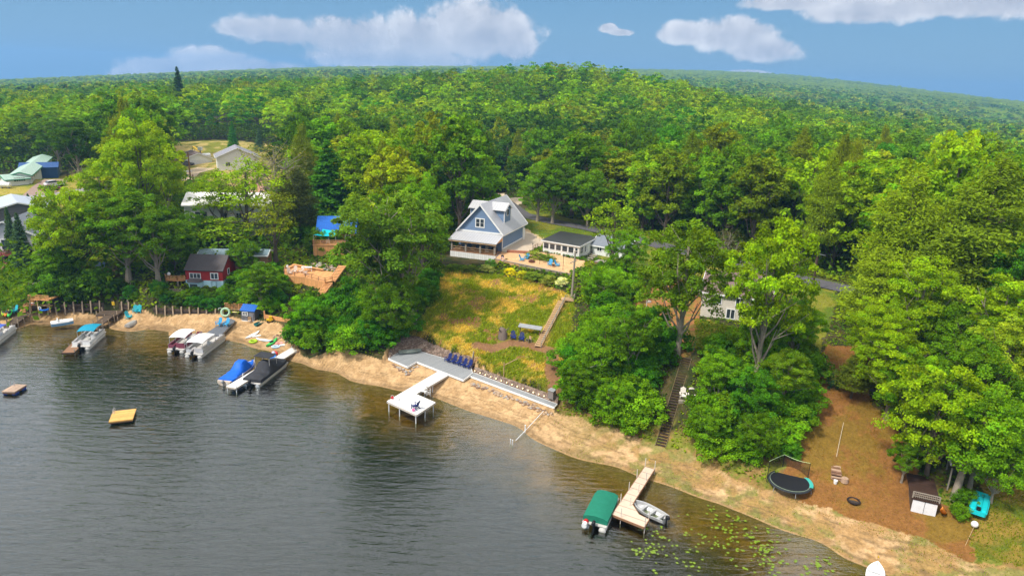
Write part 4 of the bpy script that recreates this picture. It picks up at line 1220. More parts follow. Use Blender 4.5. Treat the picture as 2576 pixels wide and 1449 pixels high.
def outboard(parent, loc, m=None, s=1.0):
    x, y, z = loc
    b = MB()
    for zz, k in ((0, .12), (.05, .2), (.25, .23), (.42, .19), (.5, .1)): pass
    rings = []
    for zz, k in ((0, .7), (.08, 1), (.3, 1.05), (.42, .8), (.48, .4)):
        rings.append([(x + (-.22 + .42 * cx_) * k * s - .05, y + cy_ * .17 * k * s, z + zz * s) for cx_, cy_ in ((0, -1), (.5, -1), (1, -.7), (1.1, 0), (1, .7), (.5, 1), (0, 1), (-.25, 0))])
    b.loft(rings).bar((x, y, z), (x, y, z - 1.0 * s), .16 * s, .1 * s).b2((x - .25 * s, y - .03, z - .95 * s), (x + .1, y + .03, z - .88 * s))
    return b.build('motor', m or BLACK, parent, smooth=True)


def pontoon(name, label, stern, bow, Wd=2.5, rail_m=WHITE, top=None, top_m=WHITE, cover=None, seats_m=None, log_m=ALU, top_x=(-.25, .2), top_h=2.1, group=None, floor=None, L=None, motor=True):
    a = Vector(stern); b = Vector(bow); L_ = (b - a).length / US; mid = (a + b) / 2
    t = at(name, label, 'boat', (mid.x, mid.y, 0), rz_of(a, b), group); H = L_ / 2
    for s in (-1, 1):
        y = s * (Wd / 2 - .36)
        MB().tube([(-H - .1, y, .12), (-H, y, .12), (H - .7, y, .14), (H - .2, y, .24), (H + .05, y, .36)], [.12, .33, .33, .25, .03], 12).build('pontoon', log_m, t, smooth=True)
    MB().b2((-H, -Wd / 2, .44), (H - .15, Wd / 2, .54)).build('deck', floor or mat('boat_floor', (.50, .48, .45), .8), t)
    if not cover:
        f = MB(); x0, x1 = -H + .5, H - .55
        for (p, q) in (((x0, -Wd / 2 + .04), (x1, -Wd / 2 + .04)), ((x0, Wd / 2 - .04), (x1, Wd / 2 - .04)), ((x1, -Wd / 2 + .04), (x1, -.4)), ((x1, .4), (x1, Wd / 2 - .04)), ((x0, -Wd / 2 + .04), (x0, -.2)), ((x0, .5), (x0, Wd / 2 - .04))):
            f.bar((*p, .84), (*q, .84), .04, .5)
        f.build('side_panels', rail_m, t)
        r = MB()
        for s in (-1, 1):
            r.bar((x0, s * (Wd / 2 - .04), 1.16), (x1, s * (Wd / 2 - .04), 1.16), .04)
            for k in range(6): x = x0 + (x1 - x0) * k / 5; r.bar((x, s * (Wd / 2 - .04), .54), (x, s * (Wd / 2 - .04), 1.16), .04)
        r.build('rail', ALU, t)
        sm = seats_m or mat('boat_vinyl', (.52, .50, .50), .6)
        for (x, y, lx, ly) in ((H - 1.5, Wd / 2 - .45, 1.5, .6), (H - 1.5, -Wd / 2 + .45, 1.5, .6), (-H + 1.4, Wd / 2 - .45, 1.2, .6), (-H + 1.1, -.35, .6, 1.2)):
            c = MB().b2((x - lx / 2, y - ly / 2, .541), (x + lx / 2, y + ly / 2, .88))
            if lx > ly: c.b2((x - lx / 2, y + math.copysign(ly / 2 - .12, y), .9), (x + lx / 2, y + math.copysign(ly / 2, y), 1.2))
            else: c.b2((x - lx / 2, y - ly / 2, .9), (x - lx / 2 + .14, y + ly / 2, 1.2))
            c.build('seat', sm, t)
        MB().b2((-.5, -.95, .541), (-.1, -.45, 1.25)).b2((-.62, -.9, 1.1), (-.5, -.5, 1.4)).build('console', WHITE, t)
    if top:
        x0, x1 = top_x[0] * L_, top_x[1] * L_; g = []
        for i in range(9):
            u_ = i / 8; x = x0 + (x1 - x0) * u_; sag = .16 * math.sin(math.pi * u_)
            g.append([(x, -Wd / 2 + .1 + (Wd - .2) * j / 6, top_h + .12 * math.sin(math.pi * j / 6) + sag) for j in range(7)] + [(x, Wd / 2 - .1 - (Wd - .2) * j / 6, top_h - .05 + .12 * math.sin(math.pi * j / 6) + sag) for j in range(7)])
        MB().loft(g).build('canopy', top_m, t, smooth=True)
        p = MB()
        for s in (-1, 1):
            for x in (x0 + .05, (x0 + x1) / 2, x1 - .05): p.bar((x, s * (Wd / 2 - .08), .6), (x, s * (Wd / 2 - .12), top_h), .045)
        p.build('canopy_frame', ALU, t)
    if cover:
        rings = []; n = 14
        for i in range(n + 1):
            u_ = i / n; x = -H + .35 + (L_ - .75) * u_
            hgt_ = cover['h'](u_); w_ = Wd / 2 * (1 - .10 * max(0, u_ - .85) / .15); dip = .05 * math.sin(u_ * 23)
            rings.append([(x, -w_, .5), (x, -w_ - .02, .98 + dip * .4), (x, -w_ * .62, .98 + (hgt_ - .98) * .72), (x, -w_ * .25, hgt_ - .03 + dip), (x, 0, hgt_ + dip), (x, w_ * .25, hgt_ - .03), (x, w_ * .62, .98 + (hgt_ - .98) * .72), (x, w_ + .02, .98 - dip * .4), (x, w_, .5)])
        MB().loft(rings).build('cover', cover['m'], t, smooth=True)
    if motor: outboard(t, (-H - .15, 0, .62))
    return t


def hull_rings(L_, B_, D_, n=14, flat=.55, stern=.75, rise=.18, inner=0.0):
    rings = []
    for i in range(n + 1):
        u_ = i / n; x = -L_ / 2 + L_ * u_
        w_ = B_ / 2 * (stern + (1 - stern) * math.sin(min(1, u_ / .45) * math.pi / 2)) * (1 - max(0, (u_ - .5) / .5) ** 2.4) + .012
        w_ = max(.012, w_ - inner); zt = D_ + rise * max(0, (u_ - .4) / .6) ** 2; zb = inner * 1.1 + .16 * max(0, (u_ - .6) / .4) ** 2
        x2 = x - inner * (1 if u_ > .5 else -1)
        rings.append([(x2, -w_, zt), (x2, -w_ * .92, zb + (zt - zb) * .45), (x2, -w_ * flat, zb), (x2, w_ * flat, zb), (x2, w_ * .92, zb + (zt - zb) * .45), (x2, w_, zt)])
    return rings


def open_boat(name, label, stern, bow, m, beam=1.5, depth=.5, benches=3, z=-.08, motor=True, inner_m=None, group=None, flip=False, L_=None):
    a, b = Vector(stern), Vector(bow); L_ = L_ or (b - a).length / US; mid = (a + b) / 2
    t = at(name, label, 'boat', (mid.x, mid.y, z if not flip else z), rz_of(a, b), group)
    ro = hull_rings(L_, beam, depth); ri = hull_rings(L_, beam, depth, inner=.06)
    h = MB(); h.loft(ro, cap=False, close=False); h.v, h.f = h.v, [f[::-1] for f in h.f]
    k = len(h.v); h.loft(ri, cap=False, close=False)
    nR = len(ro[0]); n = len(ro)
    for i in range(n - 1):
        for j in (0, nR - 1): h.f.append((i * nR + j, (i + 1) * nR + j, k + (i + 1) * nR + j, k + i * nR + j))
    h.f.append(tuple(j for j in range(nR))); h.f.append(tuple(k + j for j in range(nR))[::-1])
    h.build('hull', m, t)
    g = MB()
    for s in (0, -1): g.tube([r[s] for r in ro], .035, 6)
    g.build('gunwale', inner_m or m, t)
    for q in range(benches):
        x = -L_ / 2 + L_ * (.16 + .26 * q); i = min(n - 1, int((.16 + .26 * q) * (n - 1))); w_ = ri[i][-1][1]
        MB().b2((x - .14, -w_ + .01, depth - .16), (x + .14, w_ - .01, depth - .12)).build('bench', inner_m or m, t)
    if flip: t.rotation_euler = (R(180), 0, rz_of(a, b) ); t.location.z = z + depth * US
    if motor: outboard(t, (-L_ / 2 - .1, 0, depth - .02), s=.8)
    return t


def kayak(name, label, a, b, m, z=None, group=None, beam=.7, hole=True, cat='kayak', h=.32, seatm=None):
    a, b = Vector(a), Vector(b); L_ = (b - a).length / US; mid = (a + b) / 2
    t = at(name, label, cat, mid, rz_of(a, b), group); t.rotation_euler = (0, -math.atan2(b.z - a.z, (b.xy - a.xy).length), rz_of(a, b))
    rings = []; n = 14
    for i in range(n + 1):
        u_ = i / n; x = -L_ / 2 + L_ * u_; w_ = beam / 2 * max(.03, math.sin(math.pi * u_)) ** .7; e = .12 * (2 * u_ - 1) ** 4
        rings.append([(x, 0, e), (x, w_ * .7, .03 + e), (x, w_, h * .55 + e), (x, w_ * .6, h * .92 + e), (x, 0, h + e), (x, -w_ * .6, h * .92 + e), (x, -w_, h * .55 + e), (x, -w_ * .7, .03 + e)])
    MB().loft(rings).build('hull', m, t, smooth=True)
    if hole:
        MB().torus((0, 0, h + .01), .28, .03, 16, 6, sx=1.35, sy=.75).build('cockpit_rim', BLACK, t, smooth=True)
        MB().loft([[(.36 * math.cos(q * .524), .19 * math.sin(q * .524), h - .02) for q in range(12)], [(.34 * math.cos(q * .524), .18 * math.sin(q * .524), h + .012) for q in range(12)]]).build('seat', seatm or BLACK, t)
    return t


def ring_float(name, label, loc, m, R_=.45, r=.13, tilt=0.0, rz=0.0, cat='pool float', sx=1):
    t = at(name, label, cat, loc, rz)
    o = MB().torus((0, 0, r), R_, r, 22, 8, sx=sx, tilt=tilt).build('tube', m, t, smooth=True)
    return t


def raft(name, label, quad, z, deck_m, barrel_m, ladder_at):
    c = sum((Vector(p) for p in quad), Vector()) / 4; a, b = Vector(quad[0]), Vector(quad[1]); rz = rz_of(a, b)
    t = thing(name, label, 'swim raft', (c.x, c.y, 0), rz)
    M_ = Matrix.Rotation(-rz, 3, 'Z'); Lc = [M_ @ (Vector(p) - Vector((c.x, c.y, 0))) for p in quad]
    xs = sum(abs(p.x) for p in Lc) / 4; ys = sum(abs(p.y) for p in Lc) / 4
    MB().b2((-xs, -ys, z - .12), (xs, ys, z)).build('deck', deck_m, t)
    MB().b2((-xs + .05, -ys + .05, z - .26), (xs - .05, ys - .05, z - .121)).build('frame', BROWNW, t)
    for s in (-1, 1):
        for q in (-1, 1): MB().tube([(s * xs * .25, q * ys * .66, .08), (s * xs * .85, q * ys * .66, .08)], .19, 12).build('barrel', barrel_m, t, smooth=True)
    l = MB()
    x, y = ladder_at[0] * xs, ladder_at[1] * ys
    for s in (-.18, .18): l.tube([(x, y + s, z - .5), (x, y + s, z + .4), (x * .93, y + s, z + .5), (x * .85, y + s, z + .38), (x * .85, y + s, z)], .022, 6)
    for k in range(3): l.bar((x, y - .18, z - .4 + k * .2), (x, y + .18, z - .4 + k * .2), .03)
    l.build('ladder', ALU, t)
    return t


def car(name, label, loc, rz, m, suv=False):
    t = at(name, label, 'car', loc, rz); h = .25 if suv else 0
    prof = [(-2.2, .35), (-2.2, .85 + h), (-1.4, .95 + h), (1.0, .95 + h), (2.1, .78 + h * .8), (2.2, .35)]
    MB().loft([[(x, y * (.94 if abs(y) > .8 else 1), z) for x, z in prof] for y in (-.88, -.8, .8, .88)]).build('body', m, t, bevel=.05)
    cab = [(-1.9 if suv else -1.6, .94 + h), (-1.5 if suv else -1.0, 1.42 + h), (.15, 1.45 + h), (1.0, .95 + h)]
    MB().loft([[(x, y, z) for x, z in cab] for y in (-.72, .72)]).build('cabin', GLASS, t)
    MB().slab([(cab[1][0] + .05, -.66, cab[1][1] + .05), (.1, -.66, 1.48 + h), (.1, .66, 1.48 + h), (cab[1][0] + .05, .66, cab[1][1] + .05)], .05).build('roof', m, t)
    for x in (-1.35, 1.35):
        for y in (-.85, .85): MB().tube([(x, y - .1, .33), (x, y + .1, .33)], .33, 14).build('wheel', BLACK, t)
    return t

# ------------------------------------------------------------------ lakeside deck, docks and their furniture
def Ws(pts, z): return [W(u, v, z) for u, v in pts]


GDECK = mat('grey_composite_deck', (.27, .28, .29), .6, var=.1, kind='planks', axis='x', pitch=.12, pv=.08)
zd = 1.12
dk = Ws([(977, 901), (993, 892), (1010, 884), (1027, 881), (1045, 880), (1062, 885), (1085, 892), (1128, 904), (1170, 916), (1184, 920), (1188, 938), (1166, 955), (1048, 909), (1026, 922)], zd)
dt, _ = dock('lakeside_deck', 'grey plank deck with white edge at the foot of the field', dk, zd, GDECK, WHITE, rz=R(-37), th=.14, cat='deck')
wk = Ws([(1180, 944), (1394, 1023.5), (1401, 1016), (1191, 937)], zd - .1)
dock('lakeside_walkway', 'long narrow grey walkway with white edge along the seawall', wk, zd - .1, GDECK, WHITE, rz=R(-38), th=.12, cat='walkway')
for nm, line, lab in (('latticed_skirt', [(977, 901), (1026, 922), (1048, 909), (1166, 955), (1188, 938)], 0),): pass
# stone walls
STONE = bpy.data.materials.new('stone_wall'); STONE.use_nodes = True
t = NT(STONE.node_tree); p = t.n['Principled BSDF']; tc = t.add('ShaderNodeTexCoord')
vo = t.add('ShaderNodeTexVoronoi', i_Vector=tc.outputs['Object'], i_Scale=5.5); vo.feature = 'F1'
ve = t.add('ShaderNodeTexVoronoi', i_Vector=tc.outputs['Object'], i_Scale=5.5); ve.feature = 'DISTANCE_TO_EDGE'
sp = t.add('ShaderNodeSeparateColor', i_0=vo.outputs['Color'])
c = t.ramp(sp.outputs[0], [(0, (.10, .07, .05)), (.5, (.20, .13, .095)), (1, (.30, .23, .18))])
c = t.mix(t.mapr(ve.outputs[0], 0, .06, .75, 0), c, (.06, .045, .035)); t.l.new(c, p.inputs['Base Color']); p.inputs['Roughness'].default_value = .95
bp = t.add('ShaderNodeBump', i_Strength=.7, i_Distance=.05, i_Height=ve.outputs[0]); t.l.new(bp.outputs[0], p.inputs['Normal'])


def wall_strip(name, label, bot, top, m, cat='wall', back=.35):
    org = bot[0]; root = thing(name, label, cat, org)
    rings = []
    n = len(bot)
    for i in range(n):
        b, q = Vector(bot[i]), Vector(top[i]); d = (Vector(bot[min(i + 1, n - 1)]) - Vector(bot[max(i - 1, 0)])); nn = Vector((-d.y, d.x, 0)).normalized()
        if nn.dot(q - b) < 0 and (q - b).xy.length > .05: nn = -nn
        rings.append([b - org - Vector((0, 0, .4)), b - org, q - org, q + nn * back - org, q + nn * back - org - Vector((0, 0, 1.2))])
    MB().loft(rings).build('masonry', m, root)
    return root


wb = [W(u, v, zd + .0) for u, v in ((981, 900), (992, 891), (1010, 882), (1027, 878), (1045, 877), (1063, 882), (1086, 890), (1129, 901), (1170, 913), (1190, 920))]
wt = [W(u, v, z) for (u, v), z in zip(((984, 892), (990, 872), (1004, 855), (1027, 847), (1048, 848), (1066, 856), (1089, 867), (1131, 883), (1172, 896), (1195, 903)), (1.3, 1.7, 1.9, 1.95, 1.95, 1.9, 1.85, 1.8, 1.75, 1.7))]
wall_strip('stone_retaining_wall', 'curved brown stone retaining wall behind the grey lakeside deck', wb, wt, STONE)
wb2 = [W(u, v, zd - .1) for u, v in ((1192, 936), (1260, 961), (1330, 987), (1402, 1014))]
wt2 = [W(u, v, zd + .3) for u, v in ((1194, 924), (1262, 949), (1332, 974), (1403, 1000))]
low = wall_strip('low_stone_wall', 'low straight brown stone wall dotted with lights along the walkway', wb2, wt2, STONE, back=.2)
LAMPM = mat('lamp_glow', (.9, .8, .55), .4, var=.02, emit=(1.0, .72, .32), es=1.6)
for k in range(15):
    u = 1194 + (1382 - 1194) * k / 14; v = 933 + (1001 - 933) * k / 14
    q = W(u, v, zd + .12); l = thing('wall_light', 'small round warm light set in the low stone wall by the walkway', 'light', q, R(-38), 'lights along the walkway wall')
    MB().tube([(0, -.04, 0), (0, .05, 0)], .055, 8).build('lamp', LAMPM, l); MB().tube([(0, .05, 0), (0, .1, 0)], .07, 8).build('housing', BROWNW, l)
# stones at the foot of deck and walkway
random.seed(5)
STM = [mat('stone_%s' % c, v_, .9, var=.25, vs=6) for c, v_ in (('buff', (.42, .30, .20)), ('grey', (.34, .31, .28)), ('brown', (.24, .15, .10)))]
def stone_proto(k):
    rgk = np.random.default_rng(k); import bmesh
    bm = bmesh.new(); bmesh.ops.create_icosphere(bm, subdivisions=2, radius=1)
    for v_ in bm.verts: v_.co *= 1 + float(rgk.normal(0, .09)); v_.co.z *= .7
    me = bpy.data.meshes.new('stone'); bm.to_mesh(me); bm.free(); me.materials.append(STM[k % 3]); return me
SME = [stone_proto(k) for k in range(6)]
def stone(u, v, z, r, label, group):
    q = W(u, v, z); o = bpy.data.objects.new('stone', SME[random.randrange(6)]); COL.objects.link(o)
    o.location = (q.x, q.y, float(gh(q.x, q.y)) + r * .25); o.scale = (r * random.uniform(.8, 1.3), r * random.uniform(.8, 1.2), r); o.rotation_euler = (0, 0, random.uniform(0, 6))
    return tag(o, label, 'stone', group)
def stone_run(px, n, z, r0, r1, label, group, spread=5):
    L_ = [0]
    for a, b in zip(px[:-1], px[1:]): L_.append(L_[-1] + math.hypot(b[0] - a[0], b[1] - a[1]))
    for k in range(n):
        s = random.uniform(0, L_[-1]); i = max(j for j in range(len(px)) if L_[j] <= s); i = min(i, len(px) - 2); f = (s - L_[i]) / (L_[i + 1] - L_[i])
        stone(px[i][0] + (px[i + 1][0] - px[i][0]) * f + random.uniform(-spread, spread) * .6, px[i][1] + (px[i + 1][1] - px[i][1]) * f + random.uniform(0, spread), z, random.uniform(r0, r1), label, group)
stone_run([(978, 915), (1026, 936), (1050, 922)], 34, .7, .09, .17, 'small rubble stone under the left corner of the grey deck', 'stones under the grey deck')
stone_run([(1182, 962), (1250, 986), (1330, 1016), (1392, 1040)], 110, .75, .09, .19, 'small rubble stone along the foot of the walkway', 'stones along the walkway', 7)
stone_run([(690, 838), (720, 845), (738, 862), (745, 880)], 40, .7, .09, .2, 'rubble stone on the sand beside the lime sapling', 'stones by the lime sapling', 12)
stone_run([(787, 660), (820, 665), (848, 672)], 60, 5.2, .16, .32, 'pale boulder between the blue roofed house and the orange deck', 'boulders above the orange deck', 12)

# five navy chairs, kayak, box
c0 = None
for k, (u, v) in enumerate(((1127, 909), (1140, 913), (1153, 917), (1166, 922), (1179, 926))):
    q = W(u, v, zd); lb = 'navy adirondack chair in the row of five on the grey deck'
    if c0 is None: c0 = adirondack('adirondack_chair', lb, q, R(-40), NAVY, 'row of five navy chairs on the grey deck')
    else: dup(c0, q, R(-40), lb)
open_boat('moored_canoe', 'grey-green canoe lying on the left part of the grey deck', W(1003, 887, zd + .15), W(1060, 883, zd + .15), mat('grey_green_hull', (.22, .25, .22), .5), 1.0, .34, 2, zd + .01, False)
g = at('storage_box', 'grey upright box at the right end of the walkway', 'box', W(1388, 996, 1.5), R(-38))
MB().b2((-.4, -.3, -.3), (.4, .3, .75)).build('body', mat('grey_box', (.22, .19, .17), .7), g); MB().slab([(-.45, -.36, .82), (.45, -.36, .82), (.45, .36, .92), (-.45, .36, .92)], .05).build('lid', GREYM, g)
# white T dock
zt_ = 1.02
td = Ws([(1101, 935), (1128, 943), (1046, 991), (1095, 1012), (1048, 1043), (974, 1009)], zt_)
P_ = lambda u, v, h=-.02: (*tuple(W(u, v, zt_))[:2], h)
dock('white_dock', 'white plank dock with square head standing on thin posts off the grey deck', td, zt_, WHITE_DK, mat('dock_edge', (.55, .50, .44), .7), [P_(978, 1010), P_(1005, 1022), P_(1046, 1040), P_(1069, 1026), P_(1090, 1012), P_(1088, 966), P_(1066, 958), P_(1040, 969), P_(1068, 976)], WHITE, rz=R(-38), th=.12)
s_ = stairs('dock_steps', 'short steps with white handrail going down beside the white dock', W(1059, 984, zt_), W(1072, 988, .35), .8, WHITE, WHITE, n=3, side=(1,), rh=.6)
adirondack('adirondack_chair', 'single navy adirondack chair on the head of the white dock', W(1045, 1027, zt_), R(-120), NAVY)
for u, v, nm, lb, m in ((987, 1003, 'toy_pail', 'small red and white toy pail on the left corner of the white dock', RED), (1001, 1006, 'drink_cup', 'tiny white cup left on the white dock', WHITE), (1040, 1034, 'beach_bag', 'pink bag at the feet of the single navy chair', mat('pink_cloth', (.7, .15, .35)))):
    q = at(nm, lb, nm.split('_')[1], W(u, v, zt_), .3)
    MB().loft([[(r_ * math.cos(a), r_ * math.sin(a), z_) for a in [k * .785 for k in range(8)]] for r_, z_ in ((.13, 0), (.2, .25), (.17, .27))]).build('body', m, q); MB().torus((0, 0, .28), .17, .02, 12, 5, tilt=R(70)).build('handle', WHITE, q)
for k, (u0, v0, u1, v1, lb) in enumerate(((1321, 1084, 1321, 1068, 'white mooring post at the water edge beside the long white line'), (1284, 1116, 1284, 1105, 'left of the two thin white pipes standing in the shallows'), (1289, 1118, 1289, 1106, 'right of the two thin white pipes standing in the shallows'))):
    q = W(u0, v0, 0.02 if k else .15); o = at('white_pipe', lb, 'post', q, 0, s=1)
    MB().tube([(0, 0, -.6), (0, 0, .55 if k == 0 else .42)], .05 if k == 0 else .035, 8).build('shaft', WHITE, o); MB().tube([(0, 0, .42 if k else .55), (0, 0, .46 if k else .6)], .06, 8).build('cap', WHITE, o)
a, b = W(1367, 1036, .75), W(1297, 1108, .05); o = thing('boom_line', 'long straight white line running from the seawall into the shallows', 'line', a)
MB().tube([(0, 0, .1), (b - a) * .5 + Vector((0, 0, .02)), b - a], .03, 6).build('rope', WHITE, o)
o.children[0].name = 'rope'

# dock, green pontoon boat and rowboat at the lower right
zb_ = .55
TAN = mat('tan_dock_panels', (.60, .47, .36), .7, var=.07, kind='planks', axis='x', pitch=.9, pv=.04)
q = lambda u, v: W(u, v, zb_)
pst = [(1623, 1172, .75), (1647, 1180, .75), (1602, 1200, .7), (1625, 1208, .7), (1582, 1232, .7), (1606, 1238, .7), (1561, 1262, .7), (1585, 1271, .7), (1562, 1300, .75), (1632, 1305, .75), (1622, 1324, .75)]
dock('tan_dock', 'tan plank dock with angled end and thin upright posts', Ws([(1623, 1173), (1646, 1180), (1597, 1257), (1591, 1268), (1607, 1293), (1632, 1306), (1620, 1325), (1540, 1293)], zb_), zb_, TAN, BROWNW, [(*tuple(q(u, v))[:2], h) for u, v, h in pst], mat('pale_post', (.62, .56, .50), .6), rz=R(61), th=.1, pr=.03)
GCOV = mat('dark_green_canvas', (.010, .17, .105), .8, var=.12)
pontoon('pontoon_boat', 'pontoon boat under a dark green canvas beside the tan dock', W(1494, 1326, .2), W(1530, 1250, .2), 2.3, cover=dict(m=GCOV, h=lambda u: 1.22 + .14 * math.sin(math.pi * min(1, u * 1.1)) ** .5), log_m=mat('white_logs', (.62, .60, .56), .4))
q = at('fuel_tank', 'red and white float drum at the stern of the green covered boat', 'drum', W(1472, 1318, .35), R(70))
MB().tube([(-.45, 0, .1), (.0, 0, .1)], .24, 12).build('white_half', WHITE, q, smooth=True); MB().tube([(.0, 0, .1), (.4, 0, .1)], .25, 12).build('red_half', RED, q, smooth=True)
open_boat('rowboat', 'silver aluminium rowboat with bench seats moored at the tan dock', W(1675, 1305, .3), W(1592, 1262, .3), mat('old_aluminium', (.50, .50, .50), .5, metal=.3, var=.15), 1.55, .55, 3, -.06)
open_boat('rowboat', 'white rowboat beached at the bottom edge of the picture', W(2196, 1475, .3), W(2207, 1419, .3), WHITE, 1.35, .5, 3, .02, False)
# navy/blue left boats
DCOV = mat('charcoal_canvas', (.035, .036, .042), .8, var=.25)
pontoon('pontoon_boat', 'pontoon boat under a charcoal cover beside the blue tarped boat', W(631, 969, .2), W(706, 912, .2), 2.55, cover=dict(m=DCOV, h=lambda u: 1.05 + (1.35 * math.exp(-((u - .47) / .12) ** 4) if u < .62 else .62 * max(0, 1 - (u - .62) / .38) ** .8 + .1) if u > .3 else 1.0 + .45 * math.sin(u / .3 * math.pi)), log_m=ALU)
q = at('awning', 'charcoal square awning raised over the covered pontoon boat', 'awning', W(670, 935, .3), rz_of(W(631, 969, 0), W(706, 912, 0)))
MB().slab([(-1.0, -1.1, 2.45), (1.1, -1.1, 2.35), (1.1, 1.15, 2.5), (-1.0, 1.15, 2.6)], .05).build('canvas', DCOV, q)
pp = MB()
for x in (-.9, 1.0):
    for y in (-1.05, 1.05): pp.bar((x, y, .5), (x, y, 2.4), .05)
pp.build('pole', ALU, q)
# tarped runabout
a, b = W(563, 968, .1), W(640, 915, .1); L_ = (b - a).length / US
t = at('tarped_boat', 'small boat wrapped in a bright blue tarp moored at the white pier', 'boat', ((a + b) / 2).to_tuple(), rz_of(a, b)); t.location.z = 0
ro = hull_rings(L_, 2.2, .62, stern=.85)
MB().loft(ro).build('hull', mat('cream_hull', (.60, .50, .40), .4), t, smooth=True)
BT = mat('blue_tarp', (.005, .12, .62), .5, var=.22, vs=2, bump=.8)
rings = []; n = 20; rgt = random.Random(2)
for i in range(n + 1):
    u = i / n; x = -L_ / 2 + .35 + (L_ - .5) * u; wq = 1.08 * (1 - max(0, (u - .6) / .4) ** 2.2 * .9)
    hq = .72 + 1.15 * math.exp(-((u - .55) / .16) ** 4) + (.42 * u / .4 if u < .4 else .12); k = .8
    f = lambda: rgt.uniform(-.05, .05)
    rings.append([(x + f(), -wq, .42), (x, -wq * .93, .7 + f()), (x, -wq * .72, .7 + (hq - .7) * .6 + f() * 2), (x, -wq * .45, hq - .05 + f()), (x, 0, hq + f()), (x, wq * .45, hq - .05 + f()), (x, wq * .72, .7 + (hq - .7) * .6 + f() * 2), (x, wq * .93, .7 + f()), (x + f(), wq, .42)])
MB().loft(rings).build('tarp', BT, t, smooth=True)
outboard(t, (-L_ / 2 - .12, 0, .5), GREYM, .8)
a, b = W(748, 873, .55), W(581, 974, .55); d = (b - a).normalized(); nn = Vector((-d.y, d.x, 0)) * .55
dock('white_pier', 'long narrow white pier between the blue tarped boat and the charcoal covered boat', [a + nn, a - nn, b - nn, b + nn], .55, WHITE_DK, mat('pier_edge', (.5, .44, .36), .7),
     [(*(a.lerp(b, k) + nn * s)[:2], .35 if k > .6 else .02) for k in (.02, .3, .55, .78, .99) for s in (-.95, .95)], WHITE, rz=rz_of(a, b), th=.1)
for u, v, m, lb in ((686, 899, mat('blue_float', (.02, .18, .60)), 'blue inflatable ring heaped beside the white pier'), (690, 893, RED, 'red inflatable ring leaning on the blue one by the pier')):
    ring_float('pool_float', lb, W(u, v, .3), m, .38, .17, tilt=.5)
q = at('beach_ball', 'white and blue beach ball on top of the floats by the pier', 'ball', W(688, 888, .75)); MB().loft([[(.28 * math.sin(p_ * math.pi / 8) * math.cos(a_ * .6283), .28 * math.sin(p_ * math.pi / 8) * math.sin(a_ * .6283), .28 * math.cos(p_ * math.pi / 8)) for a_ in range(10)] for p_ in range(1, 8)]).build('ball', mat('ball_blue_white', (.55, .62, .80), .4), q, smooth=True)

MAR = mat('burgundy_panels', (.20, .05, .08), .5)
pontoon('pontoon_boat', 'white pontoon boat with flat white canopy, nearer the grey ramp', W(486, 896, .2), W(550, 850, .2), 2.6, rail_m=mat('silver_panels', (.55, .55, .57), .4, metal=.3), top=True, top_x=(-.42, .08), log_m=mat('white_logs', (.62, .60, .56), .4))
pontoon('pontoon_boat', 'burgundy and white pontoon boat with white canopy, left of its twin', W(441, 884, .2), W(494, 843, .2), 2.5, rail_m=MAR, seats_m=MAR, top=True, top_x=(-.38, .14), log_m=mat('white_logs', (.62, .60, .56), .4))
pontoon('pontoon_boat', 'white pontoon boat with a teal canopy beside the short brown dock', W(202, 877, .2), W(247, 838, .2), 2.5, rail_m=WHITE, top=True, top_m=mat('teal_canvas', (.01, .27, .42), .7), top_x=(-.15, .33), log_m=mat('white_logs', (.62, .60, .56), .4))
pontoon('pontoon_boat', 'white pontoon boat cut off by the left edge of the picture', W(-38, 874, .2), W(22, 829, .2), 2.5, rail_m=WHITE, top=True, top_m=mat('blue_canvas', (.06, .12, .50), .7), top_x=(-.3, .12), log_m=mat('white_logs', (.62, .60, .56), .4))
a, b = W(171, 887, .4), W(205, 853, .4); d = (b - a).normalized(); nn = Vector((-d.y, d.x, 0)) * .6
dock('short_dock', 'short brown dock beside the teal canopied boat', [a + nn, a - nn, b - nn, b + nn], .4, BROWNW, DWOOD, [(*(a.lerp(b, k) + nn * s)[:2], .3) for k in (.03, .5) for s in (-1, 1)], GWOOD, rz=rz_of(a, b))
raft('swim_raft', 'weathered brown swim raft near the left edge of the lake', [W(u, v, .4) for u, v in ((10, 980), (43, 961), (60, 971), (30, 989))], .38, mat('raft_brown', (.42, .30, .22), .8, kind='planks', axis='y', pitch=.15), mat('blue_barrel', (.02, .06, .30), .5), (.7, .9))
raft('swim_raft', 'bright orange plank swim raft floating alone on the open water', [W(u, v, .4) for u, v in ((275, 1060), (335, 1053), (342, 1026), (282, 1035))], .38, mat('raft_orange', (.68, .38, .11), .7, kind='planks', axis='y', pitch=.15), BLACK, (-.9, .6))

# ------------------------------------------------------------------ left beach
a, b = W(277, 792, .95), W(229, 829, .35)
def dark_walk(name, label, a, b, w_, m=DWOODX):
    d = (b - a); rz = rz_of(a, b); L_ = d.xy.length; t = thing(name, label, 'boardwalk', a, rz); e = b.z - a.z
    MB().slab([(0, -w_ / 2, 0), (L_, -w_ / 2, e), (L_, w_ / 2, e), (0, w_ / 2, 0)], .12).build('deck', m, t)
    for k in range(4):
        for s in (-1, 1): x = L_ * (.05 + .3 * k); MB().bar((x, s * (w_ / 2 + .05), -1.2), (x, s * (w_ / 2 + .05), e * x / L_ + (.55 if k > 1 else .1)), .09).build('post', POSTM, t)
    return t
dark_walk('boardwalk', 'dark brown boardwalk crossing the beach down to the teal canopied boat', a, b, 1.1)
dark_walk('boardwalk', 'brown boardwalk at the far left below the orange stairs', W(62, 788, 1.0), W(14, 826, .35), 1.2)
t = thing('beach_landing', 'dark square wooden landing at the head of the boardwalk', 'landing', W(276, 787, .95), R(8)); MB().b2((-1.3, -.9, -.15), (1.3, .9, .03)).build('deck', DWOODX, t)
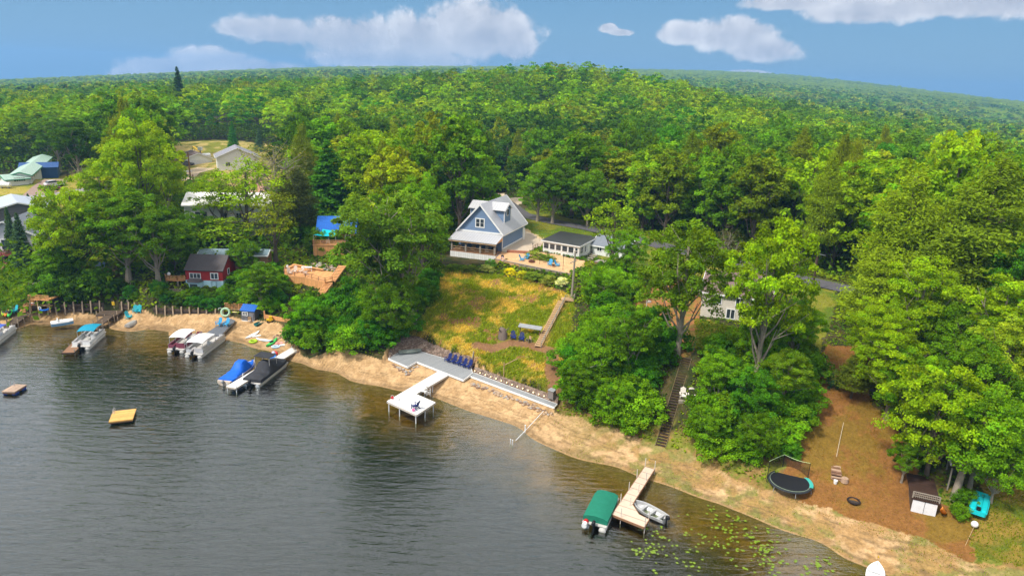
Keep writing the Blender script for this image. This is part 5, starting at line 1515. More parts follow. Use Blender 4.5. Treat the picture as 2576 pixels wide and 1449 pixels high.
for x in (-1.2, 1.2):
    for y in (-.8, .8): MB().bar((x, y, -.8), (x, y, .5), .1).build('post', POSTM, t)


def retaining(name, label, a, b, h, n, m=DWOOD, lean=.08, over=.35):
    rz = rz_of(a, b); L_ = (b - a).xy.length; t = thing(name, label, 'retaining wall', a, rz); e = b.z - a.z
    for k in range(3): MB().bar((0, k * .05, h * (k + .5) / 3), (L_, k * .05, e + h * (k + .5) / 3), .10, h / 3 - .03).build('plank', m, t)
    for k in range(n):
        x = L_ * (k + .5) / n; MB().bar((x, -.16, -.3 + e * x / L_), (x + random.uniform(-.1, .1), .0, h + over + e * x / L_), .15, .13).build('post', POSTM, t)
    return t
retaining('retaining_wall', 'dark plank retaining wall with pale posts behind the left beach', W(66, 789, .9), W(262, 780, .9), .95, 9)
retaining('retaining_wall', 'dark plank retaining wall with pale posts below the red house', W(386, 790, .85), W(574, 801, .85), .85, 9)
retaining('retaining_wall', 'short overgrown retaining wall between the boardwalk and the dark ladder', W(300, 777, 1.0), W(384, 784, .9), .7, 5)
t = thing('pedal_boat', 'white pedal boat with blue hull pulled up on the left beach', 'boat', W(157, 816, .5), R(38)); t.scale = (US,) * 3
MB().loft([[(x, y * k, z) for y, z in ((-.75, .45), (-.65, 0), (.65, 0), (.75, .45))] for x, k in ((-1.5, .8), (-.9, 1), (.9, 1), (1.5, .75))]).build('hull', mat('pale_blue_hull', (.20, .40, .62), .4), t)
MB().loft([[(x, y * k, z) for y, z in ((-.76, .451), (-.7, .62), (.7, .62), (.76, .451))] for x, k in ((-1.5, .8), (-.9, 1), (.9, 1), (1.5, .75))]).build('deck', WHITE, t)
for y in (-.35, .35): MB().b2((-.5, y - .25, .621), (.1, y + .25, .7)).b2((-.62, y - .25, .621), (-.5, y + .25, 1.0)).build('seat', WHITE, t)
for u, v, rz, lb in ((341, 786, 20, 'left of the pair of teal chairs on the sand by the wall'), (350, 786, 10, 'right of the pair of teal chairs on the sand by the wall'), (324, 801, 60, 'lone teal chair on the sand near the overturned boat'), (37, 786, -20, 'teal chair beside the coloured kayaks at the far left')):
    adirondack('adirondack_chair', lb, G(u, v), R(rz), TEAL)
open_boat('jon_boat', 'overturned grey aluminium boat lying on the left beach', G(320, 826) , G(344, 803), mat('dull_aluminium', (.42, .40, .37), .55, metal=.2), 1.1, .45, 0, float(G(332, 815).z), False, flip=True)
for (u0, v0), (u1, v1), m, lb in (((8, 797), (16, 783), LIME, 'lime kayak leaning at the far left of the beach'), ((14, 799), (22, 783), ORG, 'orange kayak leaning between two green ones at the far left'), ((22, 800), (31, 785), GRN_K, 'bright green kayak leaning nearest the brown boardwalk')):
    a, b = G(u0, v0), G(u1, v1); b.z += .5; kayak('kayak', lb, a, b, m)
t = at('life_vest', 'yellow life vest hung on a post beside the boardwalk landing', 'life vest', W(286, 772, 1.2), 0); MB().b2((-.22, -.05, .3), (-.03, .05, .9)).b2((.03, -.05, .3), (.22, .05, .9)).b2((-.22, -.03, .75), (.22, .06, .88)).build('vest', YEL, t); MB().bar((0, .12, -.3), (0, .12, 1.0), .09).build('hanger', POSTM, t)
# ramp with two chairs
quad = [W(518, 838, .45), W(553, 846, .45), W(592, 806, 1.0), W(577, 800, 1.0)]
t = thing('grey_ramp', 'dark grey carpeted ramp sloping down the beach', 'ramp', quad[0], 0)
MB().slab([p - quad[0] for p in quad], .12).build('deck', mat('grey_carpet', (.12, .13, .15), .9, var=.15), t)
for k in (0, 1): MB().bar(quad[k] - quad[0] - Vector((0, 0, .12)), quad[3 - k] - quad[0] - Vector((0, 0, .12)), .08, .14).build('edge_beam', GWOOD, t)
for u, v, lb in ((551, 818, 'light blue adirondack chair on the left side of the grey ramp'), (570, 819, 'light blue adirondack chair on the right side of the grey ramp')): adirondack('adirondack_chair', lb, W(u, v, .88), R(-15), SKYB)
ring_float('pool_float', 'pale green ring float leaning on the wall behind the grey ramp', G(568, 797), mat('pale_green_float', (.42, .62, .42)), .62, .17, tilt=R(75), rz=R(10)).children[0].location.z = .62
ring_float('life_ring', 'white life ring hung on the dark wall above the grey ramp', W(554, 780, 1.7), WHITE, .27, .09, tilt=R(85), cat='life ring')
# hut with blue roof
P0 = W(608, 806, .85); RH = mat('grey_board_hut', (.15, .15, .16), .85, kind='planks', axis='x', pitch=.2)
h = gable_house('beach_hut', 'small grey plank hut with blue roof on the beach', P0, R(-8), 1.75, 1.7, .85, zrow(P0.x, P0.y, 781), zrow(P0.x, P0.y + .8, 766), RH, mat('blue_metal_roof', (.012, .12, .48), .4, kind='seams', axis='x', pitch=.3), ridge='X', oh=.12, cat='hut')
window(h, 'F', .55, .75, .6, .36, 2, 2); MB().b2((1.05, -.04, 0), (1.6, .02, 1.1)).build('door', mat('grey_door', (.2, .2, .21)), h['root']); MB().b2((0, -.1, -.05), (1.7, .1, .03)).build('sill', WHITE, h['root'])
t = thing('upper_platform', 'tan wooden platform with slatted railing behind the blue roofed hut', 'deck', W(592, 776, 1.9), R(-5))
MB().b2((-1.2, -.3, -.1), (1.6, 1.6, 0)).build('deck', TANW, t); rail_run(t, [(-1.2, -.3, 0), (1.6, -.3, 0), (1.6, 1.4, 0)], .75, CEDARP, .8, .14)
MB().b2((-1.1, -.2, -1.2), (1.5, -.1, -.101)).build('skirt', DWOOD, t)
kayak('paddle_board', 'yellow and white board stored under the tan platform', W(556 + 10, 783, 1.5), W(602, 787, 1.5), mat('yellow_white_board', (.8, .7, .3)), beam=.5, hole=False, cat='board', h=.12)
stairs('bank_stairs', 'grey wooden stairs climbing the bank behind the blue roofed hut', W(622, 738, 3.2), W(603, 776, 1.8), .8, TANW, GWOOD, side=(1,))
t = at('wood_chair', 'small wooden stool chair in front of the blue roofed hut', 'chair', G(628, 812), .3)
MB().b2((-.25, -.25, .42), (.25, .25, .47)).build('seat', TANW, t); MB().b2((-.25, .22, .6), (.25, .25, .95)).build('backrest', TANW, t)
for x in (-.23, .23):
    for y in (-.23, .23): MB().bar((x, y, 0), (x, y, .42 if y < 0 else .95), .05).build('leg', TANW, t)
a, b = G(646, 820), G(669, 800); b.z += .7; a.z += .05; open_boat('canoe', 'dark teal canoe leaning upside up against the plank screen', a, b, mat('dark_teal_hull', (.01, .14, .15), .5), .85, .34, 2, a.z, False)
t = thing('plank_screen', 'orange plank screen at the right end of the left beach', 'screen', W(676, 808, 1.0), R(-22)); MB().b2((-.6, 0, -.2), (3.6, .08, .8)).build('boards', CEDAR, t); MB().bar((-.6, 0, -.3), (-.6, 0, 1.3), .12).build('post', CEDARP, t); MB().bar((3.6, 0, -.3), (3.6, 0, 1.0), .12).build('post', CEDARP, t)
t = at('toy_truck', 'yellow ride-on toy beside the teal canoe', 'toy', G(679, 810), .4); MB().b2((-.5, -.3, .2), (.5, .3, .5)).build('body', YEL, t); MB().b2((-.1, -.25, .501), (.35, .25, .95)).build('cab', YEL, t)
for x in (-.35, .35):
    for y in (-.3, .3): MB().tube([(x, y - .06, .17), (x, y + .06, .17)], .17, 10).build('wheel', BLACK, t)
kayak('paddle_board', 'white paddle board with a blue pad on the sand', G(617, 853), G(653, 834), WHITE, beam=.8, hole=False, cat='paddle board', h=.13)
t = at('board_pad', 'second short white board lying beside the padded one', 'board', G(646, 846), .6); MB().loft([[(.7 * math.cos(a_ * .4488), .3 * math.sin(a_ * .4488), z_) for a_ in range(14)] for z_ in (0, .1)]).build('board', WHITE, t)
kayak('paddle_board', 'pale blue paddle board lying flat below the white one', G(645, 853), G(684, 859), mat('pale_blue_board', (.60, .70, .82)), beam=.8, hole=False, cat='paddle board', h=.13)
kayak('kayak', 'bright green kayak lying on the sand near the white pier', G(670, 874), G(698, 854), GRN_K, beam=.75)
ring_float('pool_float', 'lime green ring float on the sand at the water edge', G(637, 861), LIME, .5, .16)
ring_float('pool_float', 'pink ring float right of the green kayak', G(703, 864), mat('pink_float', (.8, .35, .32)), .36, .1, sx=1.3)
ring_float('pool_float', 'pale blue oval float below the green kayak', G(694, 874), mat('pale_blue_float', (.45, .62, .82)), .36, .14, sx=1.4)
ring_float('pool_float', 'small white float beside the pier end', G(711, 869), WHITE, .22, .09, sx=1.5)
kayak('kayak', 'teal kayak tip poking out of the bushes by the white pier', G(764, 880), G(768, 868), TEAL, beam=.7)

# far left stairs, bar under its deck
stairs('orange_stairs', 'orange wooden stairs at the far left beside the open bar', W(82, 748, 2.4), W(60, 787, 1.0), .95, CEDARP, None, n=11)
stairs('upper_stairs', 'short orange stair flight above the open bar', W(88, 713, 3.4), W(80, 733, 2.5), .8, CEDARP, GWOOD, n=6)
t = thing('beach_bar', 'open timber bar shelter under a small deck at the far left of the beach', 'shelter', W(80, 783, 1.15), R(-3))
MB().b2((0, -.2, 1.55), (2.6, 1.7, 1.7)).build('deck_roof', CEDAR, t); MB().b2((.1, 1.5, 0), (2.5, 1.6, 1.549)).build('back_wall', mat('dark_panel', (.05, .04, .05), .8), t)
MB().b2((.1, .1, .75), (2.5, .5, .82)).build('counter', TANW, t)
for x in (.05, 1.0, 2.5): MB().bar((x, -.1, 0), (x, -.1, 1.55), .11).build('post', TANW, t)
rail_run(t, [(0, -.15, 1.7), (2.6, -.15, 1.7)], .5, CEDARP, .9)
ring_float('life_ring', 'white life ring hung in the open bar', W(100, 776, 1.9), WHITE, .2, .07, tilt=R(85), cat='life ring')
kayak('kayak', 'blue kayak stored on the counter of the open bar', W(100, 783, 1.95), W(124, 781, 1.95), mat('blue_kayak', (.01, .15, .60)), beam=.6)
t = at('cooler', 'red cooler at the left end of the open bar', 'cooler', W(84, 768, 1.6), 0); MB().b2((-.3, -.2, 0), (.3, .2, .35)).build('box', RED, t); MB().b2((-.31, -.21, .351), (.31, .21, .42)).build('lid', WHITE, t)
t = thing('privy', 'little white shed above the orange stairs', 'shed', W(97, 735, 2.7), R(-5)); MB().b2((0, 0, -.3), (.9, .9, 1.1)).build('wall', WHITE, t); MB().slab([(-.5, -.2, 1.15), (1.2, -.2, 1.15), (1.2, 1.0, 1.3), (-.5, 1.0, 1.3)], .08).build('roof', mat('pale_roof', (.5, .45, .38)), t)
# patio on the left bank
t = thing('bank_patio', 'small orange patio deck with dark railing on the wooded left bank', 'deck', W(235, 680, 4.7), R(0))
MB().prism([(-2.6, -.4), (-1.0, -.9), (1.4, -.9), (3.0, .2), (3.0, 1.6), (-2.6, 1.6)], -.12, 0).build('deck', CEDARP, t); rail_run(t, [(-2.6, -.4, 0), (-1.0, -.9, 0), (1.4, -.9, 0), (3.0, .2, 0)], .65, BROWNW, .9)
MB().b2((-2.4, -.2, -1.5), (2.8, 1.5, -.121)).build('underframe', DWOOD, t)
for u, v, rz, lb in ((248, 677, 10, 'pale blue chair on the small bank patio, left one'), (257, 677, -15, 'pale blue chair on the small bank patio, right one')): adirondack('adirondack_chair', lb, W(u, v, 4.72), R(rz), mat('faded_blue', (.22, .30, .45)))
stairs('bank_ladder', 'steep dark wooden steps climbing the left bank', W(342, 708, 3.6), W(330, 770, 1.2), .7, DWOODX, GWOOD, side=(-1, 1), n=14)
t = thing('bank_railing', 'grey weathered railing along the terrace left of the red house deck', 'railing', W(378, 742, 2.6), R(0)); rail_run(t, [(-.5, 0, 0), (4.2, 0, .1)], .8, GWOOD, 1.3, mids=3)
t = thing('left_bank_railing', 'thin wooden railing down the green slope at the far left', 'railing', G(0, 690), 0); p0 = G(0, 690); t.location = p0; rail_run(t, [(0, 0, 0), G(22, 662) - p0, G(30, 640) - p0], .4, BROWNW, 1.5)

# ------------------------------------------------------------------ road, drives
def ribbon(name, pts, w_, m, dz=.03, kind='structure'):
    P = [Vector(p) for p in pts]; Q = []
    for a, b in zip(P[:-1], P[1:]):
        n = max(1, int((b - a).length / 1.2)); Q += [a.lerp(b, k / n) for k in range(n)]
    Q.append(P[-1]); L_, R_ = [], []
    for i, p in enumerate(Q):
        d = (Q[min(i + 1, len(Q) - 1)] - Q[max(i - 1, 0)]).xy.normalized(); n = Vector((-d.y, d.x))
        row = []
        for s in (-1, -.5, 0, .5, 1):
            x, y = p.x + n.x * s * w_ / 2, p.y + n.y * s * w_ / 2; row.append((x, y, float(gh(x, y))))
        zz = max(r[2] for r in row) + dz; L_.append([(x, y, zz) for x, y, _ in row])
    return tag(MB().loft(L_, cap=False, close=False).build(name, m, smooth=True), kind=kind)


ASPH = mat('asphalt', (.105, .10, .11), .9, var=.22, vs=1.5)
ribbon('road', [(p.x, p.y, p.z) for p in ROAD], 4.0, ASPH, .06)
ribbon('street', [G(-180, 520), G(-60, 505), G(20, 502), G(105, 494), G(190, 484), G(260, 470)], 4.2, mat('pale_asphalt', (.30, .28, .27), .9, var=.15), .06)
ribbon('gravel_drive', [G(95, 492), G(118, 470), G(146, 452)], 5.0, mat('gravel_brown', (.30, .21, .17), .95, var=.2), .05)
ribbon('back_street', [G(455, 455), G(475, 436), G(520, 425)], 5.0, mat('gravel_tan', (.46, .36, .24), .95, var=.2), .05)
ribbon('dirt_drive', [G(655, 520), G(648, 490), G(635, 455), G(628, 430)], 3.6, mat('gravel_red', (.42, .24, .15), .95, var=.2), .05)
CONC = mat('concrete', (.50, .40, .29), .55, var=.14, vs=1.2, spec=.5)
ap = Ws([(1262, 633), (1310, 640), (1366, 619), (1368, 597), (1316, 580), (1302, 590)], 6.62)
tag(MB().prism([tuple(p)[:2] for p in ap], 6.5, 6.64).build('driveway', CONC), kind='structure')
ed = Ws([(1300, 592), (1316, 580), (1368, 597), (1400, 590), (1365, 573), (1330, 562), (1302, 563)], 6.55)
tag(MB().prism([tuple(p)[:2] for p in ed], 6.4, 6.57).build('gravel_apron', mat('gravel_gold', (.56, .40, .22), .95, var=.15)), kind='structure')
isl = Ws([(1312, 562), (1325, 573), (1365, 584), (1402, 583), (1395, 573), (1350, 562)], 6.7)
tag(MB().prism([tuple(p)[:2] for p in isl], 6.4, 6.66).build('lawn_strip', mat('mown_grass', (.10, .23, .015), .95, var=.2)), kind='structure')

# ------------------------------------------------------------------ the blue house
RZ = R(-20); ux = Vector((math.cos(RZ), math.sin(RZ))); uy = Vector((-ux.y, ux.x))
BLUE = mat('blue_lap_siding', (.16, .24, .38), .6, var=.06, kind='planks', axis='z', pitch=.16, pv=.03)
ROOFG = mat('grey_seam_roof', (.47, .47, .49), .38, metal=.25, var=.05, kind='seams', axis='y', pitch=.42, rib=.80)
ROOFX = mat('grey_seam_roof_x', (.52, .52, .54), .38, metal=.25, var=.05, kind='seams', axis='x', pitch=.42, rib=.80)
cr = Vector((-1.75, 98.9)); Wd_ = 7.0; fl = cr - ux * Wd_
ze = zrow(cr.x, cr.y, 586); apx = cr - ux * Wd_ / 2; zr = zrow(apx.x, apx.y, 515)
print('blue house eave', ze, 'ridge', zr)
h = gable_house('blue_house', 'blue gabled house with pale grey metal roof and two dormers', (fl.x, fl.y), RZ, Wd_, 10.2, 6.4, ze, zr, BLUE, ROOFG, 'Y', .32, WHITE)
bh = h['root']; e, r_ = h['e'], h['r']
MB().b2((-.1, -.05, e - .32), (Wd_ + .1, .04, e - .1)).build('gable_band', WHITE, bh)
window(h, 'F', Wd_ / 2 - .05, e + .55, 1.25, 1.15, 2, 2, fr=.13)
for x in (1.0, 2.6, 5.3): window(h, 'F', x, .9, .8, 1.3, 1, 2)
MB().b2((Wd_ - .06, .05, -.6), (Wd_ + .05, 10.1, .55)).build('stone_base', mat('pale_stone_base', (.52, .47, .40), .9, var=.2), bh)
MB().b2((Wd_ + .001, .1, .55), (Wd_ + .08, 9.0, .70)).build('water_table', WHITE, bh)
for y in (.12, 9.2): MB().b2((Wd_ + .001, y - .1, .7), (Wd_ + .09, y + .1, e - .4)).build('corner_board', WHITE, bh)
MB().b2((Wd_ + .001, 9.3, 0), (Wd_ + .06, 10.15, 2.1)).build('door', WHITE, bh)
k = (r_ - e) / (Wd_ / 2)
for s in (-1, 1):   # dormers: a gabled box across the slope
    y0, y1 = 2.6, 5.4; xo = Wd_ / 2 + s * 2.75; zt0 = r_ - .95; zrd = r_ - .25
    b = MB(); lo = e + .15
    ring = lambda x: [(x, y0, lo if abs(x - Wd_ / 2) > 1.5 else zt0 - .4), (x, y1, lo if abs(x - Wd_ / 2) > 1.5 else zt0 - .4), (x, y1, zt0), (x, (y0 + y1) / 2, zrd - .04), (x, y0, zt0)]
    xi = Wd_ / 2 + s * .3
    b.loft([ring(xo), ring(xi)] if s > 0 else [ring(xi), ring(xo)])
    d = b.build('dormer', BLUE, bh)
    q = MB(); ym = (y0 + y1) / 2
    for sd in (-1, 1):
        ye = ym + sd * 1.72; pts = [(xo + s * .25, ye, zt0 - .18), (xo + s * .25, ym, zrd + .06), (xi, ym, zrd + .06), (xi, ye, zt0 - .18)]
        q.slab(pts if (s * sd) > 0 else pts[::-1], .1)
    q.build('dormer_roof', ROOFX, d)
    f = MB()
    for sd in (-1, 1): f.bar((xo + s * .27, ym + sd * 1.72, zt0 - .22), (xo + s * .27, ym, zrd + .02), .05, .16)
    for yy in (y0 + .06, y1 - .06): f.b2((xo - .02, yy - .08, lo), (xo + s * .06, yy + .08, zt0))
    f.build('dormer_trim', WHITE, d)
    wn = MB().b2((xo, ym - .4, zt0 - 1.05), (xo + s * .07, ym + .4, zt0 - .02)).build('window_frame', WHITE, d)
    MB().b2((xo + s * .01, ym - .3, zt0 - .96), (xo + s * .09, ym + .3, zt0 - .1)).build('pane', GLASS, wn) if False else MB().b2((xo + s * .02, ym - .3, zt0 - .96), (xo + s * .1, ym + .3, zt0 - .1)).build('window_pane', GLASS, d)
# porch
pd = 2.7; zf = .30; pr = MB()
zpe = e - 1.12
pts = [(-.35, -pd - .3, zpe), (Wd_ + .3, -pd - .3, zpe), (Wd_ + .3, -.05, e - .35), (-.35, -.05, e - .35)]
pr.slab(pts, .1).build('porch_roof', ROOFX, bh)
MB().b2((-.3, -pd - .25, zpe - .26), (Wd_ + .25, -pd - .12, zpe - .11)).build('porch_beam', TANW, bh)
MB().b2((-.1, -pd, zf - .14), (Wd_ + .1, -.06, zf)).build('porch_floor', BROWNW, bh)
MB().b2((-.12, -pd - .02, -1.35), (Wd_ + .12, -pd + .06, zf - .141)).b2((Wd_ + .04, -pd + .061, -1.35), (Wd_ + .12, -.1, zf - .141)).b2((-.12, -pd + .061, -1.35), (-.04, -.1, zf - .141)).build('porch_skirt', mat('skirt_white_planks', (.70, .70, .68), .7, var=.05, kind='planks', axis='x', pitch=.3, pv=.05), bh)
for x in (.08, 2.35, 4.65, Wd_ - .08): MB().b2((x - .12, -pd + .02, zf), (x + .12, -pd + .26, zpe - .12)).build('porch_post', GWOOD, bh)
rail_run(bh, [(0, -pd + .1, zf), (Wd_, -pd + .1, zf)], .62, TANW, 2.0, mids=1, name='porch_railing')
MB().slab([(Wd_ + .14, -.1, e - .45), (Wd_ + .14, -pd + .1, zpe - .1), (Wd_ + .14, -.1, zpe - .1)], .1).build('porch_side_boards', CEDARP, bh)
bW = lambda x, y, z: bh.matrix_basis @ Vector((x, y, z))
bpy.context.view_layer.update()
M_b = Matrix.Translation(bh.location) @ Matrix.Rotation(RZ, 4, 'Z')
LW = lambda x, y, z: M_b @ Vector((x, y, z))
for x, y, nm, lb, m, hh in ((1.0, -1.9, 'wicker_armchair', 'brown wicker armchair at the left end of the porch', TANW, .8), (3.1, -1.6, 'wicker_armchair', 'brown wicker armchair in the middle of the porch', TANW, .8), (5.2, -1.2, 'refrigerator', 'small silver refrigerator on the porch', GREYM, 1.0), (6.4, -1.4, 'barbecue', 'black barbecue at the right end of the porch', BLACK, .85)):
    q = at(nm, lb, nm.split('_')[-1], LW(x, y, zf), RZ)
    if nm == 'wicker_armchair': MB().b2((-.4, -.35, .15), (.4, .35, .45)).build('seat', m, q); MB().b2((-.4, .25, .451), (.4, .38, hh + .1)).build('backrest', m, q); [MB().b2((s * .4 - .06, -.35, .451), (s * .4 + .06, .24, .65)).build('armrest', m, q) for s in (-1, 1)]
    elif nm == 'refrigerator': MB().b2((-.3, -.3, 0), (.3, .3, hh + .2)).build('body', m, q); MB().b2((-.27, -.34, .05), (.27, -.301, hh + .15)).build('door', ALU, q)
    else: MB().b2((-.5, -.28, .35), (.5, .28, .8)).build('body', m, q); MB().tube([(-.5, 0, .8), (.5, 0, .8)], .27, 10).build('lid', m, q); [MB().b2((s * .415 - .035, -.25, 0), (s * .415 + .035, .25, .349)).build('leg', m, q) for s in (-1, 1)]
q = at('wreath', 'round red, white and blue decoration on the porch corner post', 'wreath', W(1264, 652, 7.2), R(-20)); MB().torus((0, 0, 0), .32, .1, 18, 6, tilt=R(88)).build('ring', mat('red_white_cloth', (.7, .45, .45), .8, var=.6, vs=8), q)

# ------------------------------------------------------------------ white cottage with the black flat roof
RC = R(-43); c0_ = W(1430, 768, 6.7)
u_ = lambda x, y: ((1250 + x / 4.262) * .8587, (540 + y / 4.262) * .8587)
A_ = W(*u_(1450, 830), 6.75); B_ = W(*u_(1895, 957), 6.75); RC = R(-33); cw = next(k_ * .05 for k_ in range(60, 200) if proj(np.array((A_.x + k_ * .05 * math.cos(RC), A_.y + k_ * .05 * math.sin(RC), 6.7)))[0] > u_(1895, 957)[0]); cd = 5.4
ce = zrow(A_.x, A_.y, u_(1450, 690)[1])
root = thing('white_cottage', 'white sunroom cottage with flat black roof beside the patio', 'house', (A_.x, A_.y, 6.6), RC)
hz_ = ce - 6.6 - .1; ws = mat('white_siding', (.76, .76, .76), .6, var=.05, kind='planks', axis='z', pitch=.18, pv=.02)
MB().b2((0, 0, -.6), (cw, cd, hz_)).build('wall', ws, root)
MB().slab([(-.25, -.25, hz_ + .03), (cw + .25, -.25, hz_ + .03), (cw + .25, cd + .2, hz_ + .5), (-.25, cd + .2, hz_ + .5)], .16).build('fascia', WHITE, root)
MB().slab([(-.2, -.2, hz_ + .06), (cw + .2, -.2, hz_ + .06), (cw + .2, cd + .15, hz_ + .53), (-.2, cd + .15, hz_ + .53)], .025).build('roof', mat('wet_black_roof', (.018, .018, .02), .28, var=.5, vs=.6, spec=.6), root)
hc = dict(root=root, W=cw, D=cd)
n = 5
for k in range(n): window(hc, 'F', cw * (.5 + k) / (n + .8) + .05, .62, cw / (n + .8) - .22, hz_ - .95, 1, 1, fr=.08)
window(hc, 'F', cw * .93, .62, .42, hz_ - .95, 1, 2, fr=.08)
window(hc, 'R', .75, .62, .85, hz_ - .9, 1, 1); window(hc, 'R', 1.9, .62, .5, hz_ - .9, 1, 1)
MB().b2((cw + .001, 2.6, -.2), (cw + .06, 3.4, 1.5)).build('door', WHITE, root)
wg = gable_house('grey_roof_wing', 'white cottage wing under a grey roof half hidden by the layered maple', (A_.x + math.cos(RC) * (cw + .3) - math.sin(RC) * 3.6, A_.y + math.sin(RC) * (cw + .3) + math.cos(RC) * 3.6), RC, 5.6, 4.6, 6.6, ce - .35, ce + .75, ws, mat('grey_shingle', (.17, .19, .22), .85, var=.15, vs=4), 'X', .25, WHITE)
window(wg, 'F', 1.2, .7, .7, .8, 2, 1); window(wg, 'F', 3.6, .7, .7, .8, 2, 1)
# hot tub box and steps
q = thing('wood_planter_box', 'square timber box right of the white cottage', 'box', W(1514, 668, 6.6), RC); MB().b2((-.8, -.7, -.3), (.8, .7, .55)).build('body', BROWNW, q); MB().b2((-.85, -.75, .551), (.85, .75, .62)).build('lid', GWOOD, q)
stairs('cottage_steps', 'short wooden steps at the right end of the white cottage', W(1497, 640, 7.1), W(1478, 656, 6.6), .8, GWOOD, BLACK, n=4, rh=.55)

# plank wall, patio, fire pit, chairs
a, b = W(*u_(845, 940), 6.65), W(*u_(1790, 1135), 6.6); rz = rz_of(a, b); L_ = (b - a).xy.length
t = thing('plank_wall', 'long grey plank wall holding up the patio above the field', 'wall', (a.x, a.y, 6.65), rz)
MB().b2((0, 0, -1.5), (L_, .12, .08)).build('boards', mat('grey_boards', (.33, .27, .20), .85, var=.2, kind='planks', axis='x', pitch=.2), t)
MB().b2((0, -.06, .081), (L_, .2, .14)).build('cap_rail', GWOOD, t)
for k in range(8): MB().b2((L_ * k / 7 - .06, -.12, -1.6), (L_ * k / 7 + .06, -.001, .08)).build('post', GWOOD, t)
pt = Ws([(1246, 655), (1250, 648), (1262, 635), (1335, 640), (1365, 660), (1420, 668), (1434, 690)], 6.62)
tag(MB().prism([(p.x, p.y) for p in pt], 5.6, 6.66).build('patio', mat('patio_gravel', (.58, .34, .17), .9, var=.12)), kind='structure')
q = thing('brick_step', 'low reddish retaining step between driveway and patio', 'step', W(*u_(1000, 850), 6.66), R(-5)); MB().b2((0, 0, -.1), (3.4, .5, .28)).build('kerb', mat('red_timber', (.34, .14, .08), .85, var=.2), q); MB().b2((0, .501, -.1), (3.4, .9, .12)).build('lower_kerb', mat('red_timber', (.34, .14, .08)), q)
for x, y, rz, lb in ((1190, 955, 70, 'blue adirondack chair nearest the porch, left of the fire pit'), (1250, 935, -30, 'blue adirondack chair behind the fire pit'), (1540, 1015, -20, 'blue adirondack chair on the patio in front of the cottage windows'), (1630, 1025, 60, 'blue adirondack chair farthest right on the patio')):
    adirondack('adirondack_chair', lb, W(*u_(x, y), 6.66), R(rz), SKYB)
q = at('side_table', 'small dark table between the two right-hand patio chairs', 'table', W(*u_(1583, 1030), 6.66), 0); MB().b2((-.25, -.25, .4), (.25, .25, .45)).build('top', BLACK, q); MB().b2((-.2, -.2, 0), (.2, .2, .399)).build('leg', BROWNW, q)
q = at('fire_pit', 'round rusty fire pit between the patio chairs', 'fire pit', W(*u_(1310, 975), 6.66), 0); MB().torus((0, 0, .18), .5, .12, 16, 6).build('rim', mat('rust', (.13, .05, .03), .9, var=.3), q); MB().torus((0, 0, .32), .46, .08, 16, 6).build('upper_rim', mat('rust', (.13, .05, .03)), q)
q = at('charcoal_grill', 'round black kettle grill by the porch corner', 'grill', W(*u_(945, 950), 6.66), 0); MB().loft([[(.3 * math.sin(p_ * .39) * math.cos(a_ * .6283), .3 * math.sin(p_ * .39) * math.sin(a_ * .6283), .75 + .28 * math.cos(p_ * .39)) for a_ in range(10)] for p_ in range(1, 8)]).build('kettle', BLACK, q, smooth=True)
for a_ in range(3): MB().bar((.2 * math.cos(a_ * 2.1), .2 * math.sin(a_ * 2.1), .6), (.33 * math.cos(a_ * 2.1), .33 * math.sin(a_ * 2.1), 0), .03).build('leg', BLACK, q)
for x, y, h0, lb in ((1410, 1000, 1.3, 'black garden torch beside the patio bed'), (1700, 1075, 1.9, 'tall black garden torch near the telephone pole'), (1322, 825, .9, 'short lamp post at the patio rail')):
    q = thing('garden_torch', lb, 'torch', W(*u_(x, y), 6.6), 0); MB().tube([(0, 0, 0), (0, 0, h0)], .03, 6).build('pole', BLACK, q); MB().tube([(0, 0, h0), (0, 0, h0 + .2)], [.06, .08], 8).build('burner', BLACK, q)
q = thing('patio_railing', 'brown timber railing between the driveway and the cottage', 'railing', W(*u_(1335, 815), 6.65), 0); p0 = W(*u_(1335, 815), 6.65); rail_run(q, [(0, 0, 0), W(*u_(1385, 790), 6.65) - p0, W(*u_(1455, 800), 6.65) - p0], .65, BROWNW, .7)
for lbl, u, v, w_, hh, col, cat in (('white flowering hydrangea at the end of the plank wall', 1412, 716, 36, 698, (.62, .66, .50), 'bush'), ('bright yellow shrub under the plank wall, left one', 1283, 692, 30, 676, (.60, .55, .02), 'bush'), ('yellow-green shrub under the plank wall, right one', 1313, 699, 28, 683, (.48, .50, .03), 'bush'), ('ornamental grass clump against the plank wall', 1250 + 234 - 1250 + 1020 - 20, 676, 26, 650, (.14, .30, .05), 'bush'),
                                    ('green shrub at the foot of the white porch skirt, left', 1140, 682, 40, 668, (.12, .20, .02), 'bush'), ('green shrub at the foot of the white porch skirt, middle', 1180, 685, 42, 670, (.14, .20, .03), 'bush'), ('pale flowering shrub at the foot of the porch, right', 1226, 684, 40, 668, (.30, .34, .12), 'bush'), ('leafy border shrub below the plank wall middle', 1345, 705, 50, 684, (.16, .24, .03), 'bush'),
                                    ('leafy border shrub between the plank wall and the hydrangea', 1380, 712, 44, 692, (.24, .28, .06), 'bush'), ('flowering shrub left of the cottage windows', 1345, 650, 44, 632, (.24, .30, .06), 'bush'), ('green bed shrub in front of the cottage', 1378, 657, 40, 642, (.13, .22, .03), 'bush'), ('round clipped shrub on the lawn strip by the road', 1309, 571, 30, 557, (.05, .12, .02), 'bush')):
    tree_at('garden_shrub', lbl, cat, SHR[1], u, v, hh, w_, col)
